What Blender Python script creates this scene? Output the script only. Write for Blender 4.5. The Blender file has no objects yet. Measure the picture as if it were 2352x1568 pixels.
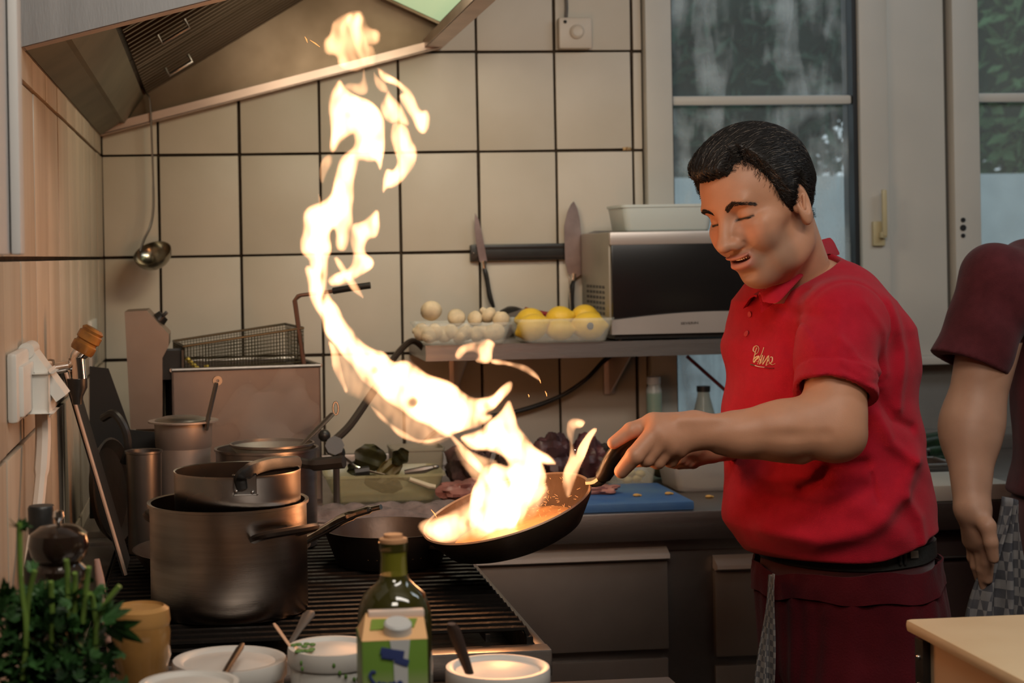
import bpy, bmesh, math, random
import numpy as np
from mathutils import Vector as V, Matrix, noise as mnoise
R = random.Random(7)
PI = math.pi
C = bpy.context.scene.collection
S = bpy.context.scene
# ------------------------------------------------------------------ camera, world, lights, exposure
F_PX = 3800.0; YAW = math.radians(6.0); ROLL = math.radians(1.0); X0 = 879.0; Y0 = 583.0
CAM = V((0, 0, 1.43))
FW = V((math.sin(YAW), math.cos(YAW), 0)); RT = V((math.cos(YAW), -math.sin(YAW), 0)); UP = V((0, 0, 1))
def link(o): C.objects.link(o); return o
cd = bpy.data.cameras.new('camera'); cam = link(bpy.data.objects.new('camera', cd))
cr = RT*math.cos(ROLL) - UP*math.sin(ROLL); cu = RT*math.sin(ROLL) + UP*math.cos(ROLL)
m = Matrix((cr, cu, -FW)).transposed().to_4x4(); m.translation = CAM
cam.matrix_world = m
cd.sensor_width = 36; cd.lens = F_PX/2352*36
cd.shift_x = (1176-X0)/2352; cd.shift_y = -(784-Y0)/2352
cd.clip_start = .05; cd.clip_end = 60
cd.dof.use_dof = True; cd.dof.focus_distance = 2.58; cd.dof.aperture_fstop = 6.8
S.camera = cam
def ray(px, py):
    A = (px-X0)/F_PX; B = -(py-Y0)/F_PX
    u = A*math.cos(ROLL)+B*math.sin(ROLL); v = -A*math.sin(ROLL)+B*math.cos(ROLL)
    return FW+RT*u+UP*v
def P(px, py, Y): d = ray(px, py); return CAM+d*(Y/d.y)
def PX(px, py, X): d = ray(px, py); return CAM+d*(X/d.x)
def PZ(px, py, Z): d = ray(px, py); return CAM+d*((Z-CAM.z)/d.z)
def PP(p):
    d = V(p)-CAM; w = d.dot(FW); u = d.dot(RT)/w; v = d.dot(UP)/w
    return (X0+F_PX*(u*math.cos(ROLL)-v*math.sin(ROLL)), Y0-F_PX*(v*math.cos(ROLL)+u*math.sin(ROLL)))
def MPP(Y): return Y/F_PX          # metres per pixel at depth Y
w = bpy.data.worlds.new('dusk_sky'); S.world = w; w.use_nodes = True
bg = w.node_tree.nodes['Background']; bg.inputs[0].default_value = (.60, .74, .80, 1); bg.inputs[1].default_value = .95
S.view_settings.view_transform = 'Standard'; S.view_settings.look = 'None'
S.view_settings.exposure = 0.0; S.view_settings.gamma = 1.0; S.view_settings.use_curve_mapping = False
S.cycles.use_denoising = True
S.cycles.max_bounces = 8; S.cycles.transparent_max_bounces = 24; S.cycles.volume_bounces = 0
S.cycles.sample_clamp_indirect = 4.0
S.cycles.caustics_reflective = False; S.cycles.caustics_refractive = False
def area(name, loc, target, size, energy, col, sy=None):
    l = bpy.data.lights.new(name, 'AREA'); l.energy = energy; l.color = col; l.size = size
    if sy: l.shape = 'RECTANGLE'; l.size_y = sy
    o = link(bpy.data.objects.new(name, l)); o.location = loc
    o.rotation_euler = (V(target)-V(loc)).to_track_quat('-Z', 'Y').to_euler(); return o
def point(name, loc, energy, col, r=.03):
    l = bpy.data.lights.new(name, 'POINT'); l.energy = energy; l.color = col; l.shadow_soft_size = r
    o = link(bpy.data.objects.new(name, l)); o.location = loc; return o
# ceiling tubes of the kitchen (behind and above the camera), the cooker hood lamp, the flame
area('ceiling_light_front', (.9, .9, 2.55), (1.0, 3.2, .9), 1.3, 18, (1.0, .92, .82), .25)
area('ceiling_light_right', (2.3, 2.3, 2.6), (1.6, 3.6, .8), 1.2, 7, (.82, .93, 1.0), .3)
area('ceiling_light_left', (.10, .55, 2.3), (.3, 4.1, 1.3), .5, 9, (1.0, .90, .76), .3)
FLAME_LIGHTS = [((845, 60), 2.62, 1.5), ((800, 290), 2.62, 4.5), ((790, 480), 2.60, 5.0), ((740, 640), 2.6, 5.0), ((850, 830), 2.58, 6.0), ((1000, 930), 2.56, 6.5), ((1140, 1000), 2.53, 7.0), ((1160, 1130), 2.52, 8.0)]
for (pp, yy, e) in FLAME_LIGHTS:
    point('flame_light', P(pp[0], pp[1], yy), e*(.13 if yy < 2.585 else .03), (1.0, .38, .13), .028)
# ------------------------------------------------------------------ materials
MATS = {}
def mat(name, col, rough=.5, metal=0., var=0., vscale=8., bump=0., bscale=30., spec=.5, trans=0., alpha=1., stretch=(1, 1, 1), col2=None, emis=None, estr=0, ior=1.45, sheen=0., rvar=0., sss=0., detail=4, coat=0.):
    if name in MATS: return MATS[name]
    m = bpy.data.materials.new(name); m.use_nodes = True; nt = m.node_tree; N = nt.nodes; L = nt.links
    b = N['Principled BSDF']; b.inputs['Base Color'].default_value = (*col, 1)
    b.inputs['Roughness'].default_value = rough; b.inputs['Metallic'].default_value = metal
    b.inputs['Specular IOR Level'].default_value = spec; b.inputs['IOR'].default_value = ior
    b.inputs['Transmission Weight'].default_value = trans; b.inputs['Alpha'].default_value = alpha
    b.inputs['Coat Weight'].default_value = coat
    if sheen: b.inputs['Sheen Weight'].default_value = sheen
    if sss: b.inputs['Subsurface Weight'].default_value = sss; b.inputs['Subsurface Radius'].default_value = (.012, .004, .002); b.inputs['Subsurface Scale'].default_value = 1.0
    if emis: b.inputs['Emission Color'].default_value = (*emis, 1); b.inputs['Emission Strength'].default_value = estr
    if var or bump or rvar:
        tc = N.new('ShaderNodeTexCoord'); mp = N.new('ShaderNodeMapping'); L.new(tc.outputs['Object'], mp.inputs[0]); mp.inputs['Scale'].default_value = stretch
        oi = N.new('ShaderNodeObjectInfo'); mm = N.new('ShaderNodeMath'); mm.operation = 'MULTIPLY'; mm.inputs[1].default_value = 37.0
        L.new(oi.outputs['Random'], mm.inputs[0]); cb = N.new('ShaderNodeCombineXYZ'); [L.new(mm.outputs[0], cb.inputs[i]) for i in range(3)]
        L.new(cb.outputs[0], mp.inputs['Location'])
    if var or rvar:
        n = N.new('ShaderNodeTexNoise'); n.inputs['Scale'].default_value = vscale; n.inputs['Detail'].default_value = detail; L.new(mp.outputs[0], n.inputs[0])
        if var:
            mx = N.new('ShaderNodeMix'); mx.data_type = 'RGBA'
            c2 = col2 if col2 else tuple(c*(1-var) for c in col)
            cr_ = N.new('ShaderNodeMapRange'); cr_.inputs[1].default_value = .35; cr_.inputs[2].default_value = .68; L.new(n.outputs[0], cr_.inputs[0])
            L.new(cr_.outputs[0], mx.inputs[0]); mx.inputs[6].default_value = (*col, 1); mx.inputs[7].default_value = (*c2, 1); L.new(mx.outputs[2], b.inputs['Base Color'])
        if rvar:
            r_ = N.new('ShaderNodeMapRange'); r_.inputs[3].default_value = max(.02, rough-rvar); r_.inputs[4].default_value = rough+rvar; L.new(n.outputs[0], r_.inputs[0]); L.new(r_.outputs[0], b.inputs['Roughness'])
    if bump:
        n2 = N.new('ShaderNodeTexNoise'); n2.inputs['Scale'].default_value = bscale; n2.inputs['Detail'].default_value = 3; L.new(mp.outputs[0], n2.inputs[0])
        bp = N.new('ShaderNodeBump'); bp.inputs['Strength'].default_value = bump; bp.inputs['Distance'].default_value = .002; L.new(n2.outputs[0], bp.inputs['Height']); L.new(bp.outputs[0], b.inputs['Normal'])
    MATS[name] = m; return m
def brushed(m, an=.8, rot=0.):
    nt = m.node_tree; t = nt.nodes.new('ShaderNodeTangent'); t.direction_type = 'RADIAL'; t.axis = 'Z'; b = nt.nodes['Principled BSDF']; nt.links.new(t.outputs[0], b.inputs['Tangent']); b.inputs['Anisotropic'].default_value = an; b.inputs['Anisotropic Rotation'].default_value = rot; return m
STEEL = mat('brushed_steel', (.36, .33, .31), .36, 1., .25, 5, .12, 60, stretch=(1, 1, 14), rvar=.10)
STEELD = mat('worn_steel', (.30, .27, .25), .38, 1., .4, 6, .1, 40, rvar=.12)
CHROME = mat('chrome', (.8, .78, .76), .10, 1.)
BLACK = mat('black_plastic', (.018, .017, .016), .38, var=.4, vscale=30, bump=.1, bscale=200)
IRON = mat('cast_iron', (.009, .007, .006), .42, 0., .5, 20, .5, 90, rvar=.1, spec=.22)
DARKPAN = mat('black_pan_coating', (.030, .021, .016), .42, .2, .5, 12, .15, 120, rvar=.1)
WHITEP = mat('white_plastic', (.72, .70, .65), .35, var=.12, vscale=12)
CLEARP = mat('clear_plastic', (.90, .91, .82), .12, trans=0, alpha=.23, spec=.8)
GLASS = mat('clear_glass', (.85, .9, .86), .05, alpha=.28, spec=.9)
GROUT = mat('dark_grout', (.055, .038, .024), .9, var=.5, vscale=25)
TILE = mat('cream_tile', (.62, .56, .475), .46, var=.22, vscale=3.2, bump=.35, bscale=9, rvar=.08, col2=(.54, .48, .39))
# ------------------------------------------------------------------ mesh builder
class G:
    def __init__(s): s.v = []; s.f = []
    def add(s, vs, fs, mt=None):
        k = len(s.v)
        s.v += [tuple(mt @ V(v)) if mt else tuple(v) for v in vs]; s.f += [tuple(i+k for i in f) for f in fs]; return s
    def box(s, lo, hi, b=0, mt=None):
        lo = V(lo); hi = V(hi)
        if b <= 0:
            vs = [(x, y, z) for x in (lo.x, hi.x) for y in (lo.y, hi.y) for z in (lo.z, hi.z)]
            return s.add(vs, [(0, 1, 3, 2), (4, 6, 7, 5), (0, 4, 5, 1), (2, 3, 7, 6), (0, 2, 6, 4), (1, 5, 7, 3)], mt)
        bm = bmesh.new(); bmesh.ops.create_cube(bm, size=1)
        for v in bm.verts: v.co = V([(lo[i]+hi[i])/2+v.co[i]*(hi[i]-lo[i]) for i in range(3)])
        bmesh.ops.bevel(bm, geom=bm.edges[:], offset=min(b, min(abs(hi[i]-lo[i]) for i in range(3))*.45), segments=2, affect='EDGES', profile=.6)
        s.frombm(bm, mt); return s
    def frombm(s, bm, mt=None):
        bm.verts.index_update(); s.add([v.co.copy() for v in bm.verts], [tuple(v.index for v in f.verts) for f in bm.faces], mt); bm.free(); return s
    def lathe(s, prof, n=40, mt=None, close=False):      # prof [(r, z)]; r=0 ends make caps
        vs = []; fs = []; idx = []
        for (r, z) in prof:
            if r < 1e-6: idx.append([len(vs)]); vs.append((0, 0, z))
            else: idx.append(list(range(len(vs), len(vs)+n))); vs += [(r*math.cos(2*PI*i/n), r*math.sin(2*PI*i/n), z) for i in range(n)]
        prs = list(zip(idx, idx[1:]))+([(idx[-1], idx[0])] if close else [])
        for a, b in prs:
            for i in range(n):
                j = (i+1) % n
                if len(a) == 1 and len(b) == 1: continue
                if len(a) == 1: fs.append((a[0], b[j], b[i]))
                elif len(b) == 1: fs.append((a[i], a[j], b[0]))
                else: fs.append((a[i], a[j], b[j], b[i]))
        return s.add(vs, fs, mt)
    def tube(s, pts, r, n=10, caps=True, flat=1.0, upv=None):
        pts = [V(p) for p in pts]; rs = r if isinstance(r, (list, tuple)) else [r]*len(pts)
        vs = []; fs = []; ref = None
        for i, p in enumerate(pts):
            t = (pts[min(i+1, len(pts)-1)]-pts[max(i-1, 0)]).normalized()
            if ref is None:
                ref = V(upv) if upv else (V((0, 0, 1)) if abs(t.z) < .9 else V((1, 0, 0)))
            a = (ref-t*ref.dot(t)).normalized(); b = t.cross(a); ref = a
            vs += [tuple(p+a*math.cos(2*PI*k/n)*rs[i]*flat+b*math.sin(2*PI*k/n)*rs[i]) for k in range(n)]
        for i in range(len(pts)-1):
            for k in range(n):
                j = (k+1) % n; fs.append((i*n+k, i*n+j, (i+1)*n+j, (i+1)*n+k))
        if caps: fs += [tuple(range(n-1, -1, -1)), tuple(range((len(pts)-1)*n, len(pts)*n))]
        return s.add(vs, fs)
    def prism(s, poly, d, mt=None):                      # polygon of 3-d points extruded by vector d
        n = len(poly); d = V(d); vs = [V(p) for p in poly]+[V(p)+d for p in poly]
        return s.add(vs, [tuple(range(n-1, -1, -1)), tuple(range(n, 2*n))]+[(i, (i+1) % n, n+(i+1) % n, n+i) for i in range(n)], mt)
    def ball(s, c, r, n=12, mt=None):
        r = V(r) if hasattr(r, '__len__') else V((r, r, r)); c = V(c)
        pr = [(math.sin(PI*i/n), -math.cos(PI*i/n)) for i in range(n+1)]; pr[0] = (0, -1); pr[-1] = (0, 1)
        g = G().lathe(pr, 2*n); vv = [V((v[0]*r.x, v[1]*r.y, v[2]*r.z)) for v in g.v]
        if mt: vv = [mt @ v for v in vv]
        return s.add([v+c for v in vv], g.f)
def spl(pts, n=8):                                       # catmull-rom through 3-d points (extra columns allowed)
    p = [np.array(q, float) for q in pts]; p = [2*p[0]-p[1]]+p+[2*p[-1]-p[-2]]; out = []
    for i in range(1, len(p)-2):
        for k in range(n):
            t = k/n; out.append(.5*((2*p[i])+(-p[i-1]+p[i+1])*t+(2*p[i-1]-5*p[i]+4*p[i+1]-p[i+2])*t*t+(-p[i-1]+3*p[i]-3*p[i+1]+p[i+2])*t**3))
    out.append(p[-2]); return out
def basis(o, z, x=None):
    z = V(z).normalized(); x = V(x) if x else (V((1, 0, 0)) if abs(z.x) < .9 else V((0, 1, 0)))
    x = (x-z*x.dot(z)).normalized(); y = z.cross(x); m = Matrix((x, y, z)).transposed().to_4x4(); m.translation = V(o); return m
def tag(o, label, cat, group=None, kind=None):
    if label: o['label'] = label
    if cat: o['category'] = cat
    if group: o['group'] = group
    if kind: o['kind'] = kind
    return o
def thing(name, label, cat, loc, group=None):
    o = link(bpy.data.objects.new(name, None)); o.location = loc; o.empty_display_size = .05; return tag(o, label, cat, group)
def obj(name, g, m, parent=None, label=None, cat=None, group=None, kind=None, smooth=True, base=None, ang=40):
    me = bpy.data.meshes.new(name)
    if isinstance(g, G): vs, fs = g.v, g.f
    else: vs, fs = g
    off = V(base) if base is not None else V((0, 0, 0))
    if base is not None:
        vs = [(v[0]-off.x, v[1]-off.y, v[2]-off.z) for v in vs]
    if isinstance(vs, np.ndarray): me.from_pydata(vs.tolist(), [], fs.tolist() if isinstance(fs, np.ndarray) else fs)
    else: me.from_pydata(vs, [], fs)
    if isinstance(g, G):
        bm = bmesh.new(); bm.from_mesh(me); bmesh.ops.recalc_face_normals(bm, faces=bm.faces)
        if smooth:
            ca = math.cos(math.radians(ang))
            for f in bm.faces: f.smooth = True
            for e in bm.edges:
                if len(e.link_faces) == 2 and e.link_faces[0].normal.dot(e.link_faces[1].normal) < ca: e.smooth = False
        bm.to_mesh(me); bm.free()
    elif smooth: me.polygons.foreach_set('use_smooth', [True]*len(me.polygons))
    me.materials.append(m)
    o = link(bpy.data.objects.new(name, me))
    if base is not None: o.location = off
    if parent is not None:
        o.parent = parent
        if parent.type == 'EMPTY': o.matrix_parent_inverse = Matrix.Translation(-V(parent.location))
        elif parent.location.length > 0: o.matrix_parent_inverse = Matrix.Translation(-V(parent.location))
    return tag(o, label, cat, group, kind)
def copy_tree(o, parent=None):
    c = o.copy(); link(c)
    if parent: c.parent = parent
    for ch in list(o.children): copy_tree(ch, c)
    return c
def text_mesh(s, size, depth, mt, shear=0., font_scale=(1, 1)):
    cu_ = bpy.data.curves.new('lettering', 'FONT'); cu_.body = s; cu_.size = size; cu_.extrude = depth; cu_.shear = shear; cu_.align_x = 'CENTER'; cu_.align_y = 'CENTER'; cu_.resolution_u = 3
    o = bpy.data.objects.new('lettering', cu_); link(o); bpy.context.view_layer.update()
    me = bpy.data.meshes.new_from_object(o.evaluated_get(bpy.context.evaluated_depsgraph_get()))
    vs = [mt @ V((v.co.x*font_scale[0], v.co.y*font_scale[1], v.co.z)) for v in me.vertices]; fs = [tuple(p.vertices) for p in me.polygons]
    bpy.data.objects.remove(o); g = G(); g.add(vs, fs); return g
# ================================================================== setting
YB = 4.10                                   # back wall plane
XL = P(233, 590, YB).x                      # left wall plane
ZT = 1.43; TW = .1985; TH = .2500
XR = 3.2; ZC = 2.75; YN = -.6
obj('floor', G().box((XL-.1, YN, -.1), (XR, YB+.1, 0)), mat('floor_tiles', (.16, .12, .10), .5, var=.4, vscale=5), kind='structure')
obj('ceiling', G().box((XL-.1, YN, ZC), (XR, YB+.1, ZC+.1)), mat('ceiling_paint', (.55, .52, .46), .8, var=.1), kind='structure')
obj('wall_right', G().box((XR, YN, 0), (XR+.1, YB+.1, ZC)), mat('wall_paint', (.38, .35, .32), .8, var=.2), kind='structure')
obj('wall_near', G().box((XL-.1, YN-.1, 0), (XR, YN, ZC)), MATS['wall_paint'], kind='structure')
# back wall: tiled up to the window
xe = P(1468, 300, YB).x; xe2 = P(1484, 900, YB).x
wb = obj('wall_back', G().box((XL-.1, YB+.006, 0), (xe+.012, YB+.12, ZC)), GROUT, kind='structure')
xt1 = P(366, 470, YB).x                     # first vertical joint
zt = P(500, 588, YB).z                      # joint row height
tile_me = G().box((-TW/2+.003, -.005, -TH/2+.003), (TW/2-.003, .004, TH/2-.003), .0022)
protos = {}
TILEL = mat('dimmed_greasy_tile', (.50, .42, .33), .40, var=.28, vscale=14, bump=.35, bscale=9, rvar=.08, col2=(.40, .32, .235), stretch=(1, 1, .12))  # greasy tone, darkened further to offset the bright side wall; streaks imitate reflections
def put_tile(parent, w, h, mt, i):
    key = (round(w, 3), round(h, 3), i)
    if key not in protos:
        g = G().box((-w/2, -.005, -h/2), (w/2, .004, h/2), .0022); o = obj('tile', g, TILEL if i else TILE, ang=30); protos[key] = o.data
    else: o = link(bpy.data.objects.new('tile', protos[key]))
    o.matrix_local = mt; o.parent = parent; return o
def zrow(k): return zt+k*TH
for r in range(-3, 5):
    z0 = zrow(r); z1 = zrow(r+1)
    xs = [XL+.004]+[xt1+j*TW for j in range(0, 7)]+[xe+.010]
    for a, b in zip(xs, xs[1:]):
        jx, jz, jy, ja = R.uniform(-.0009, .0009), R.uniform(-.0009, .0009), R.uniform(-.0012, .001), R.uniform(-.004, .004)
        mt = Matrix.Translation(((a+b)/2+jx, YB+jy, (z0+z1)/2+jz)) @ Matrix.Rotation(ja, 4, 'Y')
        put_tile(wb, b-a-.0065, z1-z0-.0065, mt, 0)
wl = obj('wall_left', G().box((XL-.12, YN, 0), (XL-.006, YB, ZC)), GROUT, kind='structure')
RZ = Matrix.Rotation(PI/2, 4, 'Z')
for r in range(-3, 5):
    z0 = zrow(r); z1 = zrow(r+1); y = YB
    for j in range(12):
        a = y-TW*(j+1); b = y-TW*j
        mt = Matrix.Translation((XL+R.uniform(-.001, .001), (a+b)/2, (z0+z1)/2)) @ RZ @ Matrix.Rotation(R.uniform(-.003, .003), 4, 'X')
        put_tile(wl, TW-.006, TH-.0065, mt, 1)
# ---------------- window wall
FRAME = mat('window_frame_paint', (.56, .54, .49), .42, var=.08, vscale=4)
GASK = mat('rubber_gasket', (.012, .012, .013), .5)
WINP = mat('wall_panel_paint', (.22, .215, .20), .7, var=.15)
xw = lambda px, py=400, Y=YB: P(px, py, Y).x
zs = P(2120, 815, YB).z; zs1 = P(1600, 975, YB).z; ztop = ZC-.15
wr = obj('wall_window', G().box((xe+.012, YB, 0), (XR, YB+.14, zs1-.03)).box((xw(1962)+.0, YB+.02, zs1-.03), (XR, YB+.14, zs-.02)).box((xe+.012, YB, ztop), (XR, YB+.14, ZC)), WINP, kind='structure')
def bar(g, x0, x1, z0, z1, y0, y1, b=.006): g.box((x0, y0, z0), (x1, y1, z1), b)
x0, xa, xb, xc, xd = xe+.012, xw(1541), xw(1955), xw(2032), xw(2178)
xf, xg_, xh = xw(2240), xw(2352)+.45, XR
w1 = thing('window_1', None, None, (xa, YB, zs1)); w1['kind'] = 'structure'
g = G(); bar(g, x0, xa, zs1-.03, ztop, YB-.03, YB+.06); bar(g, xa, xb, zs1-.03, zs1+.02, YB-.03, YB+.06); bar(g, xb+.012, xc, zs, ztop, YB-.035, YB+.05, .01); bar(g, xb+.012, xc, zs1-.03, zs, YB-.03, YB+.05)
bar(g, xa, xb+.012, ztop-.06, ztop, YB-.03, YB+.05); obj('window_frame', g, FRAME, w1)
g = G(); bar(g, xb, xb+.012, zs1, ztop, YB-.02, YB+.05, 0); bar(g, xa-.001, xa+.003, zs1, ztop, YB-.02, YB+.05, 0); obj('gasket', g, GASK, w1)
zm = P(1750, 231, YB).z
obj('muntin', G().box((xa, YB-.014, zm-.012), (xb, YB+.006, zm+.012), .007), FRAME, w1)
# misted pane: clear glass with milky streaks of condensation
gm = bpy.data.materials.new('misted_glass'); gm.use_nodes = True; nt = gm.node_tree; N = nt.nodes; L = nt.links
b = N['Principled BSDF']; b.inputs['Base Color'].default_value = (.64, .75, .80, 1); b.inputs['Roughness'].default_value = .12
tc = N.new('ShaderNodeTexCoord'); mp = N.new('ShaderNodeMapping'); mp.inputs['Scale'].default_value = (9, 9, 1.6); L.new(tc.outputs['Object'], mp.inputs[0])
n1 = N.new('ShaderNodeTexNoise'); n1.inputs['Scale'].default_value = 2.2; n1.inputs['Detail'].default_value = 6; n1.inputs['Distortion'].default_value = .8; L.new(mp.outputs[0], n1.inputs[0])
n3 = N.new('ShaderNodeTexNoise'); n3.inputs['Scale'].default_value = 9; n3.inputs['Detail'].default_value = 6; L.new(tc.outputs['Object'], n3.inputs[0])
mu = N.new('ShaderNodeMath'); mu.operation = 'MULTIPLY'; L.new(n1.outputs[0], mu.inputs[0]); L.new(n3.outputs[0], mu.inputs[1])
mr = N.new('ShaderNodeMapRange'); mr.inputs[1].default_value = .22; mr.inputs[2].default_value = .48; mr.inputs[3].default_value = .08; mr.inputs[4].default_value = .62; L.new(mu.outputs[0], mr.inputs[0]); L.new(mr.outputs[0], b.inputs['Alpha'])
obj('pane', G().box((xa, YB+.012, zs1), (xb, YB+.018, ztop)), gm, w1, smooth=False)
# window handle, brass-cream, on the sash
hx = xw(2003, 540); hz = P(2003, 540, YB).z
BR = mat('cream_handle', (.55, .47, .28), .35, var=.2)
h = obj('window_handle', G().box((hx-.016, YB-.048, hz-.028), (hx+.016, YB-.034, hz+.035), .004), BR, w1)
obj('lever', G().box((hx-.003, YB-.068, hz-.008), (hx+.012, YB-.045, hz+.008), .003).box((hx+.000, YB-.072, hz-.004), (hx+.012, YB-.060, hz+.115), .004), BR, h)
w2 = thing('window_2', None, None, (xf, YB, zs)); w2['kind'] = 'structure'
g = G(); bar(g, xd, xf, zs, ztop, YB-.035, YB+.05, .01); bar(g, xf, xg_, zs, zs+.09, YB-.03, YB+.05); bar(g, xg_, xg_+.12, zs, ztop, YB-.03, YB+.05); bar(g, xf, xg_, ztop-.06, ztop, YB-.03, YB+.05); obj('window_frame', g, FRAME, w2)
obj('gasket', G().box((xf, YB-.02, zs+.09), (xf+.004, YB+.04, ztop)), GASK, w2)
zm2 = P(2300, 225, YB).z; obj('muntin', G().box((xf, YB-.014, zm2-.012), (xg_, YB+.006, zm2+.012), .007), FRAME, w2)
gc = mat('clean_glass', (.6, .68, .66), .1, alpha=.14, spec=.6); obj('pane', G().box((xf, YB+.012, zs+.05), (xg_, YB+.018, ztop)), gc, w2, smooth=False)
g = G()
for py, rr in ((505, .006), (523, .008), (541, .0055)):
    p = P(2212, py, YB-.036); g.lathe([(0, -.001), (rr, -.001), (rr, .002), (0, .002)], 16, basis(p, (0, -1, 0)))
obj('screw_cap', g, GASK, w2)
obj('trim_1', G().box((xc, YB-.012, zs-.01), (xd-.012, YB+.05, ztop), .004), FRAME, kind='structure')
obj('trim_2', G().box((xd-.012, YB+.0, zs-.01), (xd, YB+.05, ztop)), mat('shadow_gap', (.10, .09, .075), .7), kind='structure')
obj('trim_3', G().box((xb+.012, YB-.05, zs-.022), (XR, YB+.05, zs), .004), FRAME, kind='structure')
# ---------------- outside: garden hedge, trees, low pale wall, path
def foliage(name, label, c, r, m, seed, cnt, leaf=.06):
    rr = random.Random(seed); root = thing(name, label, 'tree', (c[0], c[1], 0), 'garden trees outside the windows')
    g = G(); core = G()
    for k in range(cnt):
        u = V((rr.gauss(0, 1), rr.gauss(0, 1), rr.gauss(0, 1))).normalized(); q = V((c[0]+u.x*r[0], c[1]+u.y*r[1], c[2]+u.z*r[2]))*1.0
        q += V((rr.uniform(-.12, .12), rr.uniform(-.12, .12), rr.uniform(-.12, .12)))
        a = V((rr.gauss(0, 1), rr.gauss(0, 1), rr.gauss(0, 1))).normalized(); bb = a.orthogonal().normalized(); s_ = leaf*rr.uniform(.6, 1.5); nn = a.cross(bb)*s_*.1
        g.add([q-a*s_, q+bb*s_*.45+nn, q+a*s_, q-bb*s_*.45+nn], [(0, 1, 2, 3)])
    o = obj('foliage', g, m, root, smooth=False); o['kind'] = 'stuff'
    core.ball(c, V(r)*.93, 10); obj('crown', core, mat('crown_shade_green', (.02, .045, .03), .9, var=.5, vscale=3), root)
    obj('trunk', G().tube([(c[0], c[1], 0), (c[0]+.05, c[1], c[2])], [.12, .08], 8), mat('bark', (.08, .06, .045), .9), root)
LG = mat('dark_leaf_green', (.05, .10, .065), .6, var=.6, vscale=6, spec=.3); LG2 = mat('bright_leaf_green', (.16, .30, .14), .6, var=.6, vscale=5, spec=.3)
foliage('garden_tree', 'dark green tree seen through the misted left window', (2.75, 8.9, 2.75), (1.05, .6, 1.05), LG, 3, 5200)
foliage('garden_tree', 'brighter green bush seen through the right window pane', (4.9, 9.0, 2.75), (.85, .7, 1.1), LG2, 5, 5200)
tag(obj('garden_wall', G().box((-2, 7.5, 0), (9, 7.7, 1.76), .01), mat('pale_render', (.50, .55, .56), .8, var=.15), base=(2, 7.6, 0)), 'low pale rendered garden wall in front of the trees outside', 'wall')
obj('garden_ground', G().box((-3, YB+.15, -.12), (9, 14, .0)), mat('pale_paving', (.45, .48, .48), .8, var=.3, vscale=3), kind='structure')
# ================================================================== furniture
ZW = .900                                    # worktop height
YF = PZ(1500, 1176, ZW).y                    # worktop front edge
def lathe_thing(g, prof, c, n=40, z=(0, 0, 1), x=None, close=False): g.lathe(prof, n, basis(c, z, x), close); return g
def shell(r0, r1, h, t=.002, lip=.004, fl=.0):           # open pot profile, outside then inside; r0 bottom radius, r1 top radius
    return [(0, 0), (r0-.006, 0), (r0-.001, .002), (r0, .007), (r1, h-.004), (r1+lip+fl, h-.003), (r1+lip+fl, h+.001), (r1-t, h), (r0-t, .008), (r0-.008, .004), (0, .004)]
wt = thing('worktop', 'long stainless steel worktop below the tiled wall, blue board lying on it', 'worktop', (1.2, YF, ZW-.06))
obj('top_slab', G().box((XL+.002, YF, ZW-.058), (XR-.01, YB-.01, ZW), .004), STEEL, wt)
obj('upstand', G().box((XL+.002, YB-.018, ZW), (XR-.01, YB-.008, ZW+.035), .002), STEEL, wt)
def xz(px, py, Y): p = P(px, py, Y); return p.x, p.z
yd = YF+.035
cb = thing('drawer_cabinet', 'stainless drawer cabinet under the worktop, right of the gas range', 'cabinet', (1.2, yd, 0))
cx0 = P(1000, 1300, yd).x; cx1 = P(2000, 1300, yd).x
obj('carcass', G().box((cx0, yd+.014, .05), (cx1, YB-.03, ZW-.062), .003), STEELD, cb)
obj('rail', G().box((cx0, yd+.004, ZW-.085), (cx1, yd+.02, ZW-.062), .002), STEEL, cb)
for (a, b_) in ((1085, 1532), (1640, 1775), (1800, 1990)):
    x0_, zt_ = xz(a, 1262 if a < 1600 else 1272, yd); x1_, _ = xz(b_, 1262, yd); _, zb_ = xz(a, 1508, yd)
    g = G().box((x0_, yd-.004, zb_), (x1_, yd+.014, zt_-.028), .003)
    d = obj('drawer', g, mat('drawer_steel', (.20, .175, .155), .48, .5, .3, 4, .1, 50), cb)
    g = G().prism([(x0_, yd-.004, zt_-.034), (x0_, yd-.022, zt_-.028), (x0_, yd-.022, zt_-.020), (x0_, yd+.012, zt_-.004), (x0_, yd+.012, zt_-.030)], (x1_-x0_, 0, 0))
    obj('grip_lip', g, mat('lit_lip_steel', (.66, .61, .56), .45, .6), d)  # pale tone carries the flame's highlight along the lip
    g = G().box((x0_, yd+.002, zb_-.19), (x1_, yd+.014, zb_-.02), .003); obj('drawer', g, MATS['drawer_steel'], cb)
obj('plinth', G().box((cx0, yd+.05, 0), (cx1, yd+.07, .05)), BLACK, cb)
cb2 = thing('base_cabinet', 'dark reddish base cabinet under the worktop behind the standing helper', 'cabinet', (2.4, yd, 0))
obj('carcass', G().box((cx1+.01, yd+.012, .0), (XR-.02, YB-.03, ZW-.062), .003), mat('dark_cabinet', (.035, .018, .016), .5, var=.3), cb2)
for k in range(2):
    xx = cx1+.02+k*.62; o = obj('door', G().box((xx, yd-.004, .08), (xx+.60, yd+.010, ZW-.13), .004), MATS['dark_cabinet'], cb2)
obj('rail', G().box((cx1+.02, yd-.004, ZW-.122), (XR-.03, yd+.006, ZW-.118), .001), STEELD, cb2)
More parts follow.
